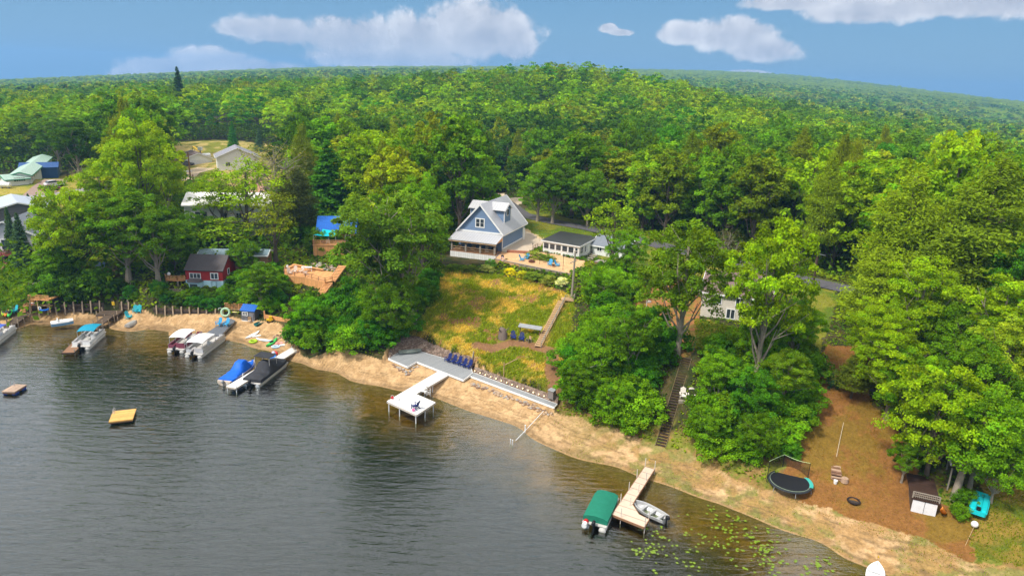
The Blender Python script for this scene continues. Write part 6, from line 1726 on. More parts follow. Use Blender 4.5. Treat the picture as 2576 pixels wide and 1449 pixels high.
# telephone pole, steps through the field
q = W(1438, 752, 5.0); t = thing('utility_pole', 'grey wooden telephone pole at the end of the plank wall', 'pole', q, 0); MB().tube([(0, 0, -.6), (.1, 0, zrow(q.x, q.y, 632) - q.z)], [.16, .11], 10).build('shaft', GWOOD, t); MB().bar((-.45, 0, 4.6), (.4, 0, 5.0), .1).build('brace', GWOOD, t)
s_ = stairs('field_steps', 'long brown timber steps with handrail down the right side of the field', W(1413, 757, 5.15), W(1353, 872, 2.95), .62, TANW, GWOOD, n=26, side=(-1,), rh=.55)
t = thing('steps_landing', 'small railed timber landing at the head of the field steps', 'landing', W(1426, 752, 5.25), R(-10)); MB().b2((-.7, -.5, -.12), (.9, .6, 0)).build('deck', TANW, t); rail_run(t, [(-.2, -.45, 0), (.9, -.45, 0), (.9, .6, 0)], .6, GWOOD, .8)
for u, v, rz, lb in ((1291, 853, 5, 'navy chair on the dirt ledge, nearest the bare trunk'), (1312, 857, -5, 'navy chair on the dirt ledge, nearer the field steps')): adirondack('adirondack_chair', lb, G(u, v), R(rz), NAVY)
q = at('wood_armchair', 'small pale wooden chair right of the two navy chairs', 'chair', G(1330, 861), R(-60)); MB().b2((-.28, -.28, .35), (.28, .28, .41)).build('seat', BLACK, q); MB().b2((-.28, .22, .42), (.28, .27, .9)).build('backrest', TANW, q)
for x in (-.3, .3):
    for y in (-.25, .25): MB().bar((x, y, 0), (x, y, .6), .06).build('leg', GWOOD, q)
q = thing('plank_shelf', 'leaning grey plank roof sheltering the ledge chairs', 'shelter', G(1296, 845), R(-17)); MB().slab([(.2, .3, 1.05), (2.9, .3, 1.0), (2.9, 1.0, 1.2), (.2, 1.0, 1.25)], .08).build('plank', GREYM, q)
for x in (.4, 2.7): MB().bar((x, .6, 0), (x, .6, 1.0), .1).build('post', BROWNW, q)
t = thing('dead_trunk', 'broad grey weathered stump standing on the field by the navy chairs', 'trunk', G(1264, 852), 0); MB().tube([(0, 0, -.3), (.05, .1, .5), (-.05, .2, 1.1), (0, .25, 1.25)], [.62, .5, .38, .2], 9).build('stump', mat('grey_stump', (.17, .13, .11), .95, var=.35), t, smooth=True)
for a_ in range(3): MB().tube([(.3 * math.cos(a_ * 2), .3 * math.sin(a_ * 2), .9), (math.cos(a_ * 2) * .7, math.sin(a_ * 2) * .5, 1.35)], [.1, .03], 5).build('limb', BARK, t)
stairs('deck_steps', 'short timber steps between the grey deck and the dirt ledge', W(1201, 898, 2.1), W(1196, 922, 1.15), .8, TANW, GWOOD, n=6, rh=.6)
q = thing('lamp_post', 'thin wooden post with arm behind the low stone wall', 'post', G(1267, 950), 0); MB().tube([(0, 0, -.2), (0, 0, 1.7)], .05, 6).build('pole', TANW, q); MB().bar((0, 0, 1.4), (1.4, .5, 2.0), .06).build('arm', TANW, q)

# ------------------------------------------------------------------ red house
RR = R(0); A_ = W(468, 704, 4.4); B_ = W(565, 704, 4.4); wR = (B_ - A_).length; A_ = Vector((A_.x, A_.y, 3.2)); zE = zrow(A_.x, A_.y, 679); dR = 4.3
mr = A_ + Vector((math.cos(RR), math.sin(RR), 0)) * wR / 2 + Vector((-math.sin(RR), math.cos(RR), 0)) * dR / 2; zR = zrow(mr.x, mr.y, 642)
REDW = mat('red_siding', (.30, .018, .016), .7, var=.12, kind='planks', axis='z', pitch=.15, pv=.04)
h = gable_house('red_house', 'small red cottage with dark shingled roof above the left beach', (A_.x, A_.y), RR, wR, dR, 3.2, zE, zR, REDW, mat('dark_shingle', (.085, .075, .075), .9, var=.25, vs=5), 'X', .14)
rh_ = h['root']; zl = zrow(A_.x, A_.y, 704) - 3.2
MB().b2((-.04, -.06, -.6), (wR + .04, dR, zl)).build('lower_wall', mat('pale_blue_wall', (.42, .62, .70), .7), rh_)
window(h, 'F', wR * .26, zl + .28, 1.35, .62, 3, 1); window(h, 'F', wR * .78, zl + .28, .85, .72, 2, 1, fr=.1); window(h, 'F', wR * .76, .3, .55, .8, 2, 3); window(h, 'R', 1.9, zl + .5, .5, .7, 1, 1)
MB().prism([(wR * .05, -.06), (wR * .14, -.7), (wR * .38, -.7), (wR * .46, -.06)], -.6, zl - .12).build('bay', mat('pale_blue_wall', (.42, .62, .70)), rh_)
MB().loft([[(wR * .02, -.06, zl - .12), (wR * .12, -.85, zl - .12), (wR * .4, -.85, zl - .12), (wR * .49, -.06, zl - .12)], [(wR * .1, -.06, zl + .25), (wR * .17, -.3, zl + .22), (wR * .35, -.3, zl + .22), (wR * .42, -.06, zl + .25)]]).build('bay_roof', mat('dark_shingle', (.085, .075, .075)), rh_)
MB().b2((wR * .16, -.74, .2), (wR * .36, -.70, zl - .35)).build('bay_window', GLASS, rh_)
MB().b2((-.14, .3, zl + .7), (.1, .6, zl + 1.5)).build('chimney', BLACK, rh_)
t = thing('balcony_deck', 'orange slatted balcony on tall posts at the left end of the red house', 'deck', (A_.x, A_.y, 3.2 + zl), RR)
MB().prism([(-.1, 1.4), (-.1, -.1), (-.9, -.5), (-2.5, -.4), (-2.9, .4), (-2.9, 1.4)], -.1, 0).build('deck', CEDAR, t); rail_run(t, [(-.1, -.1, 0), (-.9, -.5, 0), (-2.5, -.4, 0), (-2.9, .4, 0)], .62, CEDARP, .8, mids=3)
for x, y in ((-.9, -.4), (-2.4, -.3), (-2.7, 1.2)): MB().bar((x, y, -3.2), (x, y, -.1), .12).build('post', GWOOD, t)
q = at('kettle_grill', 'white domed grill on the balcony of the red house', 'grill', (A_.x - 2.3, A_.y + .2, 3.2 + zl + .01), 0); MB().loft([[(.3 * math.sin(p_ * .39) * math.cos(a_ * .6283), .3 * math.sin(p_ * .39) * math.sin(a_ * .6283), .85 + .3 * math.cos(p_ * .39)) for a_ in range(10)] for p_ in range(1, 8)]).build('kettle', WHITE, q, smooth=True); MB().bar((0, 0, 0), (0, 0, .6), .08).build('stand', BLACK, q)
C_ = W(492, 641, 6.9); t = gable_house('long_boathouse', 'long low building with flat grey-blue roof behind the red cottage', (C_.x, C_.y + 1.0), R(6), 9.0, 2.6, 4.4, zrow(C_.x, C_.y + 1, 640), zrow(C_.x, C_.y + 2.3, 627), BROWNW, mat('grey_blue_roof', (.17, .24, .28), .5, var=.12, kind='seams', axis='x', pitch=.5), 'X', .2, WHITE)
window(t, 'F', 8.2, .6, .8, .7, 1, 1)

# ------------------------------------------------------------------ long white house, left houses, far buildings
A_ = W(470, 592, 6.1); t = gable_house('long_white_house', 'long white house with flat pale roof and balcony behind the locust trees', (A_.x, A_.y), R(11), 12.8, 7.0, 6.0, zrow(A_.x, A_.y, 515), zrow(A_.x, A_.y + 4, 484), ws, mat('white_roof', (.80, .78, .74), .6), 'X', .3, WHITE)
wh = t['root']; e = t['e']
for x in (1.9, 2.9): window(t, 'F', x, e * .5, .75, 1.35, 1, 1, fr=.05)
for x in (.7, 5.8, 8.0, 10.4): window(t, 'F', x, e * .55, .8, .9, 2, 1)
MB().b2((.6, -1.3, e * .44), (12.6, -.02, e * .44 + .12)).build('balcony', GWOOD, wh); rail_run(wh, [(.6, -1.25, e * .44 + .12), (12.6, -1.25, e * .44 + .12)], .75, ALU, 1.4, mids=3, name='balcony_rail')
MB().b2((.02, -.08, -.6), (12.78, -.001, e * .42)).build('lower_wall', mat('grey_white_board', (.50, .50, .48), .8, kind='planks', axis='x', pitch=.4), wh)
stairs('white_steps', 'white spiral-like steps at the left end of the long white house', W(473, 556, 8.3), W(484, 590, 6.2), .8, WHITE, WHITE, n=12, side=(-1, 1), rh=.6)
# blue roofed house with the turquoise sail
A_ = W(789, 645, 5.5); B_ = W(845, 646, 5.5); zf_ = zrow(A_.x, A_.y, 617); rzh = R(8); wB = (B_ - A_).length * 1.35
t = thing('raised_deck', 'boxed orange deck in front of the blue roofed house', 'deck', (A_.x, A_.y, 5.0), rzh)
MB().b2((0, 0, -.6), (wB, .1, zf_ - 5.05)).b2((0, .101, -.6), (.1, 3.5, zf_ - 5.05)).build('skirt', CEDAR, t); MB().b2((-.08, -.08, zf_ - 5.049), (wB + .08, 3.6, zf_ - 4.93)).build('deck', CEDARP, t); rail_run(t, [(0, 3.4, zf_ - 4.93), (0, 0, zf_ - 4.93), (wB, 0, zf_ - 4.93)], .66, CEDARP, 1.0, .13)
H_ = thing('turquoise_sail', 'turquoise shade sail over the boxed orange deck', 'shade sail', (A_.x, A_.y, zf_), rzh)
zs = zrow(A_.x, A_.y + .1, 591) - zf_
g = []
for i in range(7):
    row = []
    for j in range(7):
        p = i / 6; q_ = j / 6; x = (.1 + (wB - 1.2) * p) + (q_) * 1.0; y = .1 + 2.6 * q_; z = zs + .35 * q_ - .1 * p - .3 * (4 * p * (1 - p) * .5 + 4 * q_ * (1 - q_) * .5)
        row.append((x + (.25 * (.5 - p)) * 4 * q_ * (1 - q_), y + (.25 * (.5 - q_)) * 4 * p * (1 - p), z))
    g.append(row)
b_ = MB().loft(g, cap=False, close=False); b_.build('cloth', mat('turquoise_cloth', (.0, .50, .62), .7, var=.06), H_, smooth=True)
for x, y in ((.1, .1), (wB - 1.1, .1), (1.1, 2.7), (wB - .1, 2.7)): MB().bar((x, y, 0), (x, y, zs + (.35 if y > 1 else 0)), .06).build('pole', GREYM, H_)
for x, rz, lb in ((1.9, 20, 'white chair on the boxed deck under the turquoise sail'), (1.2, -10, 'dark blue chair on the boxed deck under the turquoise sail')): adirondack('deck_chair', lb, (A_.x + x * .99, A_.y + .14 * x + .8, zf_ + .07), R(rz), WHITE if x > 1.5 else NAVY)
C_ = Vector((A_.x, A_.y, 0)) + Vector((-math.sin(rzh), math.cos(rzh), 0)) * 3.7
BR = mat('blue_metal_roof', (.012, .12, .48)); OW = mat('orange_siding', (.50, .16, .05), .7, kind='planks', axis='z', pitch=.18)
ze_ = zrow(C_.x, C_.y, 583); t = gable_house('blue_roof_house', 'orange house with bright blue metal roof left of the huge oak', (C_.x + .2, C_.y), rzh, 5.4, 5.2, 5.0, ze_, zrow(C_.x, C_.y + 2.6, 545), OW, mat('blue_roof_seams', (.012, .12, .50), .4, kind='seams', axis='x', pitch=.35, rib=.85), 'X', .3)
window(t, 'F', 2.6, t['e'] - 1.3, 1.3, .8, 2, 1); window(t, 'F', 4.4, t['e'] - 1.3, .7, .8, 1, 1)
C_ = W(866, 560, 6.6); t = gable_house('blue_roof_garage', 'smaller blue roofed outbuilding behind the blue roofed house', (C_.x, C_.y), R(20), 4.2, 4.0, 6.4, zrow(C_.x, C_.y, 538), zrow(C_.x, C_.y + 2, 519), OW, mat('blue_roof_seams', (.012, .12, .50)), 'X', .25)
window(t, 'F', 1.0, .9, .7, .7, 1, 1)
# round orange deck
od = Ws([(715, 692), (718, 677), (741, 668), (843, 686), (836, 706), (818, 710), (768, 697)], 5.0)
t, Lf = dock('octagonal_deck', 'large angular orange deck boxed with boards on the wooded bank', od, 5.0, CEDAR, CEDARP, th=.12, cat='deck')
b = MB(); ol = [Lf(p) for p in od]; front = [ol[0], ol[6], ol[5], ol[4]]
for p, q_ in zip(front[:-1], front[1:]): b.bar((*p, 4.35), (*q_, 4.35), .06, 1.05)
b.build('skirt', CEDAR, t)
rail_run(t, [(*ol[i], 5.0) for i in (4, 5, 6, 0, 1)], .55, mat('wire_rail', (.35, .18, .10), .6), 1.2, mids=1, name='cable_railing')
b = MB()
for p, q_ in ((1, 2), (2, 3)): a_, c_ = Vector((*ol[p], 5.25)), Vector((*ol[q_], 5.25)); dd = (c_ - a_).normalized(); nn = Vector((dd.y, -dd.x, 0)) * .3; b.bar(a_ + nn, a_.lerp(c_, .75) + nn, .4, .06)
b.build('bench', CEDARP, t)
q = at('dining_table', 'white cloth covered table on the angular orange deck', 'table', W(772, 682, 5.0), .2); MB().b2((-.9, -.45, .68), (.9, .45, .74)).build('top', WHITE, q); [MB().bar((x, y, 0), (x, y, .68), .07).build('leg', WHITE, q) for x in (-.8, .8) for y in (-.35, .35)]
for k, (u, v) in enumerate(((729, 690), (742, 686), (758, 686), (769, 691))): adirondack('patio_chair', 'pale chair set round the open space of the angular orange deck', W(u, v, 5.0), R(40 - 40 * k), mat('pale_chair', (.62, .50, .42)), 'pale chairs on the orange deck')
q = at('deck_lamp', 'white box lamp on the left corner of the angular orange deck', 'lamp', W(723, 672, 5.5), 0); MB().b2((-.15, -.15, 0), (.15, .15, .35)).build('shade', WHITE, q); MB().bar((0, 0, -.6), (0, 0, 0), .1).build('stand', CEDARP, q)
stairs('bank_steps', 'long orange steps descending from the angular deck to the beach', W(862, 668, 5.7), W(833, 708, 4.9), .9, CEDARP, None, n=11)
stairs('lower_bank_steps', 'lower flight of orange steps ending at the lime sapling', W(828, 711, 4.85), W(787, 765, 3.3), .9, CEDARP, None, n=16)
# far left houses
C_ = G(-40, 588); t = gable_house('grey_metal_roof_house', 'grey house with pale blue metal roof at the left edge', (C_.x, C_.y), R(40), 9.5, 9.0, C_.z, zrow(C_.x, C_.y, 538), zrow(C_.x + 4, C_.y + 6, 503), mat('dark_grey_siding', (.12, .12, .14), .7, kind='planks', axis='z', pitch=.2), mat('pale_metal_roof', (.50, .55, .64), .4, metal=.2, kind='seams', axis='y', pitch=.6, rib=.86), 'Y', .4, WHITE)
window(t, 'F', 6.3, .9, 1.3, 1.0, 2, 1)
C_ = G(-45, 655); t = gable_house('white_gable_house', 'pale grey gabled house with red balcony at the left edge', (C_.x, C_.y), R(12), 7.0, 7.0, C_.z + 1.2, zrow(C_.x, C_.y, 590), zrow(C_.x + 3.5, C_.y, 560), mat('pale_grey_siding', (.56, .56, .60), .7), mat('grey_shingle', (.17, .19, .22)), 'Y', .35, WHITE)
for x in (3.2, 5.0): window(t, 'F', x, .3, .8, 1.4, 1, 1, fr=.1)
wr = t['root']; MB().b2((-.5, -1.8, -.25), (7.2, -.02, -.1)).build('balcony', mat('red_stain', (.22, .05, .04), .8), wr); rail_run(wr, [(-.5, -1.75, -.1), (7.2, -1.75, -.1)], .7, mat('red_stain', (.22, .05, .04)), 1.2, .2, name='balcony_rail')
for x in (0, 3.5, 7.0): MB().bar((x, -1.6, -3), (x, -1.6, -.26), .14).build('post', BROWNW, wr)
C_ = G(17, 470); D2 = G(74, 464); rzg = rz_of(C_, D2); GRF = mat('green_metal_roof', (.36, .50, .42), .5, kind='seams', axis='x', pitch=.7, rib=.9); wg_ = (D2 - C_).xy.length
t = gable_house('green_roof_house', 'long white house with pale green metal roof beside the far left street', (C_.x, C_.y), rzg, wg_, 3.4, C_.z, zrow(C_.x, C_.y, 452), zrow(C_.x, C_.y + 2, 440), WHITE, GRF, 'X', .35, mat('green_trim', (.06, .28, .16)))
window(t, 'F', wg_ * .6, .9, wg_ * .5, .7, 5, 1); window(t, 'R', 1.5, .9, .6, .9, 1, 1)
E0, E1 = G(80, 463), G(136, 441); rzw = rz_of(E0, E1); lw_ = (E1 - E0).xy.length; q = Vector((math.cos(rzg), math.sin(rzg)))
M4 = Matrix.Translation((E0.x - C_.x, E0.y - C_.y, 0))
wing_h = zrow(E0.x, E0.y, 441) - E0.z
w4 = gable_house('green_roof_wing', 'long white rear wing of the green roofed house running back along the lawn', (E0.x, E0.y), rzw, lw_, 3.6, E0.z - .3, E0.z + wing_h, E0.z + wing_h + .6, WHITE, GRF, 'X', .3, mat('green_trim', (.06, .28, .16)))
for x in (1.5, 5, 8.5, 12): 
    if x < lw_ - .6: window(w4, 'F', x, 1.1, .7, .8, 2, 1)
C_ = G(-20, 462); gable_house('blue_roof_cabin', 'house with dark blue roof behind the green roofed one', (C_.x - 4, C_.y + 14), R(30), 7, 7, C_.z, zrow(C_.x, C_.y + 5, 437), zrow(C_.x, C_.y + 8, 424), mat('navy_wall', (.03, .08, .22)), mat('blue_dark_roof', (.015, .07, .22), .5), 'X', .3)
t = at('propane_tank', 'white propane tank at the left end of the green roofed house', 'tank', G(14, 474), .2, s=1); MB().tube([(-1.1, 0, .7), (-.9, 0, .7), (.9, 0, .7), (1.1, 0, .7)], [.2, .5, .5, .2], 10).build('vessel', WHITE, t, smooth=True); [MB().b2((x - .1, -.3, 0), (x + .1, .3, .3)).build('leg', GREYM, t) for x in (-.6, .6)]
C_ = G(478, 424); t = gable_house('white_garage', 'white garage with brown roof and roller door by the far drive', (C_.x - 3, C_.y + 4), R(35), 6.5, 9, C_.z, zrow(C_.x, C_.y + 4, 401), zrow(C_.x, C_.y + 4, 388), WHITE, mat('brown_shingle', (.20, .15, .14), .9), 'Y', .3, WHITE)
MB().b2((1.5, -.06, 0), (5.0, -.001, t['e'] - .4)).build('door', mat('garage_door', (.70, .71, .73)), t['root'])
t = at('propane_tank', 'white propane tank behind the white garage', 'tank', G(519, 402), 1.0, s=1); t.location.z += .3; MB().tube([(-1.3, 0, .8), (-1.1, 0, .8), (1.1, 0, .8), (1.3, 0, .8)], [.2, .6, .6, .2], 10).build('vessel', WHITE, t, smooth=True); MB().b2((-.8, -.3, 0), (-.6, .3, .3)).b2((.6, -.3, 0), (.8, .3, .3)).build('leg', GREYM, t)
C_ = G(548, 430); t = gable_house('white_cabin', 'white gabled cabin with grey roof at the edge of the far wood', (C_.x, C_.y), R(25), 9.5, 8.5, C_.z, zrow(C_.x, C_.y, 396), zrow(C_.x + 4.7, C_.y + 1, 374), WHITE, mat('grey_shingle_pale', (.24, .24, .27), .9, var=.15), 'Y', .4, WHITE)
window(t, 'F', 2.4, 1.1, 1.0, .9, 2, 1); window(t, 'F', 6.8, 1.1, 1.0, .9, 2, 1)
WC = mat('car_white', (.75, .76, .78), .25, spec=.6, var=.03)
car('car', 'white car parked on the far gravel drive', G(463, 437), R(60), WC)
car('car', 'dark silver car parked beside the white garage', G(471, 418), R(40), mat('car_dark', (.10, .10, .12), .25, spec=.6, var=.03), True)
car('car', 'dark red car parked on the brown drive at the left', G(126, 480), R(60), mat('car_red', (.22, .03, .05), .25, spec=.6, var=.03))
car('car', 'pale car parked behind the dark red one', G(137, 470), R(60), WC, True)
for u, v, vt, lb in ((481, 470, 383, 'far utility pole beside the white garage'), (488, 474, 440, 'short utility pole behind the lime maple')):
    q = G(u, v); t = thing('utility_pole', lb, 'pole', q, 0); hq = zrow(q.x, q.y, vt) - q.z; MB().tube([(0, 0, -.4), (0, 0, hq)], [.2, .13], 8).build('shaft', BROWNW, t); MB().bar((-.9, 0, hq - .5), (.9, 0, hq - .5), .12).build('crossarm', BROWNW, t)
q = G(505, 393); t = thing('bird_house', 'white box on a post in the far back yard', 'post', q, 0); MB().bar((0, 0, 0), (0, 0, 1.6), .3).build('post', GWOOD, t); MB().b2((-.5, -.5, 1.601), (.5, .5, 2.5)).build('box', WHITE, t)
q = G(488, 386); t = thing('play_slide', 'small yellow slide in the far back yard', 'slide', q, R(-25)); MB().slab([(0, -.4, 2.0), (3.2, -.4, .4), (3.2, .4, .4), (0, .4, 2.0)], .15).build('chute', YEL, t); [MB().bar((0, s * .4, 0), (0, s * .4, 2.0), .12).build('leg', GWOOD, t) for s in (-1, 1)]
q = at('waste_bin', 'blue wheeled waste bin standing at the kerb of the far left street', 'bin', G(15, 510), 0, s=1); MB().b2((-.35, -.35, .1), (.35, .35, 1.0)).build('bin', mat('bin_blue', (.02, .06, .20)), q); MB().b2((-.38, -.38, 1.001), (.38, .38, 1.1)).build('lid', BLACK, q)

# ------------------------------------------------------------------ right side
A_ = W(1760, 798, 6.3); RH_ = R(-22); dx = Vector((math.cos(RH_), math.sin(RH_), 0)); dy = Vector((-dx.y, dx.x, 0))
zeR = zrow(A_.x, A_.y, 732); mm_ = A_ + dx * 2.2 + dy * 3
t = gable_house('cream_house', 'cream two storey house with brown shingled roof behind the right-hand oaks', (A_.x, A_.y), RH_, 7.0, 7.5, 6.2, zeR, zeR + 1.5, mat('cream_siding', (.64, .58, .50), .7, kind='planks', axis='z', pitch=.2, pv=.03), mat('brown_shingle_near', (.17, .115, .105), .9, var=.25, vs=6), 'X', .25, WHITE)
for x in (1.7, 4.0, 5.8): window(t, 'F', x, t['e'] - 1.15, .75, .85, 2, 1, fr=.09)
for x in (3.2, 5.4): window(t, 'F', x, .5, .8, 1.0, 2, 1, fr=.09)
q = thing('roadside_sign', 'white panel back of a road sign beside the road behind the cream house', 'sign', W(1757, 672, 7.0), R(-20)); MB().b2((-.05, 0, -.3), (.05, .06, 1.0)).build('post', GREYM, q); MB().b2((-.5, -.04, .3), (.5, -.001, 1.4)).build('panel', WHITE, q)
stairs('long_bank_stairs', 'very long dark timber stairs climbing the right bank', W(1728, 900, 6.0), W(1661, 1124, .95), .8, mat('dark_step_wood', (.055, .035, .025), .9, var=.35), None, n=34, stringer=mat('dark_stringer', (.13, .10, .05), .9))
q = thing('stair_head_platform', 'pale board platform at the head of the long dark stairs', 'platform', W(1734, 890, 6.1), rz_of(W(1661, 1124, 1), W(1728, 900, 6))); MB().b2((0, -.42, -.05), (1.1, .42, .02)).build('board', mat('pale_boards', (.55, .52, .50)), q)
q = thing('seat_platform', 'small grey platform beside the long dark stairs', 'platform', W(1706, 1002, 3.6), R(-8)); MB().b2((0, -.5, -.1), (1.7, .7, 0)).build('deck', GWOOD, q); MB().b2((0, -.56, -1.2), (1.7, -.501, .02)).build('skirt', GWOOD, q)
for k, (x, lb) in enumerate(((.45, 'white lounge chair on the bank platform, nearer the stairs'), (1.2, 'white lounge chair on the bank platform, farther from the stairs'))):
    p = W(1706, 1002, 3.6) + Vector((x, .15, .01)); adirondack('white_chair', lb, p, R(-10), mat('cream_white_chair', (.76, .70, .62)))
q = G(2043, 731); t = thing('utility_pole', 'dark utility pole standing beside the road on the right', 'pole', q, 0); hq = zrow(q.x, q.y, 632) - q.z; MB().tube([(0, 0, -.4), (0, 0, hq)], [.15, .1], 8).build('shaft', mat('creosote', (.07, .04, .03), .9), t); MB().bar((-.1, 0, hq - .3), (.9, -.1, hq - .5), .06).build('bracket', GREYM, t)
t = thing('power_line', 'thin cable running right from the roadside utility pole', 'cable', (q.x, q.y, q.z + hq - .2), 0); MB().tube([(0, 0, 0), (6, -1.5, -.5), (14, -3.6, -.4), (24, -6, .4)], .02, 4).build('wire', BLACK, t)
q = G(1622, 812); t = thing('bird_pole', 'thin pale pole with orange crossbar in the orange dirt yard', 'pole', q, 0); hq = zrow(q.x, q.y, 742) - q.z; MB().tube([(0, 0, 0), (.03, 0, hq)], .045, 6).build('pole', mat('pale_pipe', (.6, .5, .46)), t); MB().bar((-.2, 0, hq), (.25, 0, hq + .02), .06).build('cap', WHITE, t); MB().bar((-.35, 0, .7), (.45, .1, .8), .06).build('crossbar', ORG, t)
for u, v in ((1632, 762), (1630, 776), (1650, 800)): stone(u, v, 6.3, .3, 'brown boulder lying in the orange dirt yard', 'boulders of the dirt yard')
q = G(1600, 745); t = thing('log_edge', 'long fallen log edging the orange dirt yard', 'log', q, 0); MB().tube([(0, 0, .1), G(1665, 705) - q + Vector((0, 0, .15))], [.16, .1], 7).build('log', BARK, t)
# trampoline
c = W(1987, 1210, 1.55); t = thing('trampoline', 'round black trampoline with drooping net at the foot of the brown lawn', 'trampoline', (c.x, c.y, 1.55), R(8)); rt = 1.62
z0 = float(gh(c.x, c.y)) - 1.55
cir = lambda r, z, n=36, a0=0, a1=6.2832: [(r * math.cos(a0 + (a1 - a0) * k / n), r * math.sin(a0 + (a1 - a0) * k / n), z) for k in range(n if a1 > 6.2 else n + 1)]
MB().loft([cir(rt * .86, -.03), cir(rt * .86, 0)]).build('mat', mat('black_mat', (.012, .013, .016), .6), t)
MB().loft([cir(rt * .86, .0), cir(rt * 1.0, .02), cir(rt * 1.02, -.06), cir(rt * .9, -.06)], cap=False).build('pad', mat('dark_pad', (.03, .035, .04), .6), t)
MB().loft([cir(rt * .87, .035, 12, -.75, .55), cir(rt * 1.04, .05, 12, -.75, .55), cir(rt * 1.05, -.08, 12, -.75, .55)], cap=False, close=False).build('pad_turquoise', mat('turquoise_pad', (.05, .42, .36), .5), t)
MB().torus((0, 0, .02), rt * .9, .02, 36, 5).build('rim', mat('pale_green_rim', (.25, .32, .22)), t)
for k in range(6): a_ = k * 1.047 + .3; MB().tube([(rt * .97 * math.cos(a_), rt * .97 * math.sin(a_), -.05), (rt * 1.0 * math.cos(a_), rt * 1.0 * math.sin(a_), z0 - .1)], .025, 6).build('leg', GREYM, t)
net = MB(); top = []
for k in range(13):
    a_ = .15 + 2.55 * k / 12; top.append((rt * 1.02 * math.cos(a_), rt * 1.02 * math.sin(a_), 1.35 - .28 * math.sin(math.pi * ((k % 6) / 6)) if True else 0))
net.loft([top, [(x, y, .03) for x, y, z in top]], cap=False, close=False)
NETM = mat('net_mesh', (.02, .015, .015), .9, alpha=.42)
net.build('net', NETM, t)
MB().tube(top, .018, 5).build('net_edge', mat('lime_edge', (.55, .70, .35)), t)
for k in (0, 6, 12): MB().tube([top[k], (top[k][0], top[k][1], -.4)], .025, 6).build('net_pole', BLACK, t)
# woodpile, stump, bucket, fire ring, boathouse, pedal boat ...
a, b = G(2102, 1208), G(2102, 1150); rz = rz_of(a, b); L_ = (b - a).xy.length; t = thing('woodpile', 'long stack of split firewood on the brown lawn', 'woodpile', a, rz); rw = random.Random(4)
WD = [mat('split_wood_%d' % k, c_, .9) for k, c_ in enumerate(((.34, .20, .13), (.24, .13, .08), (.42, .28, .19)))]
for k in range(95):
    x = rw.uniform(0, L_); lay = rw.randrange(3); MB().tube([(x, -.34 + rw.uniform(-.06, .06), .1 + lay * .17), (x + rw.uniform(-.08, .08), .34, .1 + lay * .17)], rw.uniform(.05, .08), 5).build('log', WD[rw.randrange(3)], t)
t = at('stump', 'pale chopping stump beside the end of the woodpile', 'stump', G(2124, 1212), 0); MB().tube([(0, 0, 0), (0, 0, .45)], [.38, .33], 10).build('wood', WD[2], t)
t = at('bucket', 'small white bucket at the near end of the woodpile', 'bucket', G(2101, 1216), 0); MB().tube([(0, 0, 0), (0, 0, .38)], [.16, .2], 10).build('pail', WHITE, t)
t = thing('fire_ring', 'blackened iron fire ring sunk in the brown lawn', 'fire ring', G(2147, 1262), 0); MB().torus((0, 0, .1), .42, .07, 20, 6).build('rim', mat('burnt_iron', (.03, .02, .018), .9, var=.4), t); MB().tube([(0, 0, .01), (0, 0, .04)], .36, 12).build('ashes', mat('ashes', (.05, .04, .035)), t)
t = thing('lawn_cord', 'thin pale rope lying down the middle of the brown lawn', 'rope', G(2122, 1064), 0); p0 = G(2122, 1064); MB().tube([(0, 0, .06), G(2112, 1110) - p0 + Vector((0, 0, .06)), G(2104, 1150) - p0 + Vector((0, 0, .06))], .025, 4).build('rope', mat('pale_rope', (.6, .5, .36)), t); t.children[0].name = 'cord'
# boathouse: white double doors, rail and dark plank roof deck running back into the bank
f0, f1 = W(2289, 1288, .95), W(2352, 1303, .95); rz = rz_of(f0, f1); wB = (f1 - f0).length; f0.z = .9
t = thing('boathouse', 'low boathouse with white double doors and dark plank roof deck', 'boathouse', (f0.x, f0.y, .9), rz); hB = zrow(f0.x, f0.y, 1254) - .9
MB().b2((0, .05, -.3), (wB, 4.2, hB)).build('wall', mat('dark_boathouse_wall', (.10, .07, .05), .9), t)
for s in (0, 1): MB().b2((s * wB / 2 + .02, -.03, -.05), (s * wB / 2 + wB / 2 - .02, .049, hB - .05)).build('door', mat('weathered_white', (.74, .74, .76), .7, var=.12), t)
MB().b2((-.12, -.08, hB + .001), (wB + .15, 4.4, hB + .1)).build('roof_deck', mat('dark_deck', (.055, .028, .018), .9, var=.3, kind='planks', axis='y', pitch=.18), t)
rail_run(t, [(-.05, 0, hB + .1), (wB + .05, 0, hB + .1)], .5, GWOOD, 1.2, .12)
a, b = W(2375, 1296, .9), W(2368, 1284, 2.0); kayak('kayak', 'orange kayak leaning on the right wall of the boathouse', a, b, ORG, beam=.55)
q = thing('roofed_rack', 'small brown roofed rack with white edge beside the twin trunks', 'rack', G(2398, 1235), R(64)); MB().slab([(-.1, -.5, 1.9), (2.2, -.5, 1.9), (2.2, .5, 2.2), (-.1, .5, 2.2)], .08).build('roof', mat('brown_roof', (.14, .10, .09)), q); MB().b2((-.1, .5, 2.05), (2.2, .58, 2.25)).build('white_edge', WHITE, q); [MB().bar((x, y, -.3), (x, y, 1.85), .1).build('post', GWOOD, q) for x in (0, 2.0) for y in (-.4, .4)]
t = thing('leaning_trunk', 'thick grey leaning trunk in front of the roofed rack', 'trunk', G(2398, 1255), 0); MB().tube([(0, 0, -.3), (.3, .2, 1.8), (.8, .5, 5.0)], [.3, .24, .2], 9).build('bark', BARK_PALE, t, smooth=True)
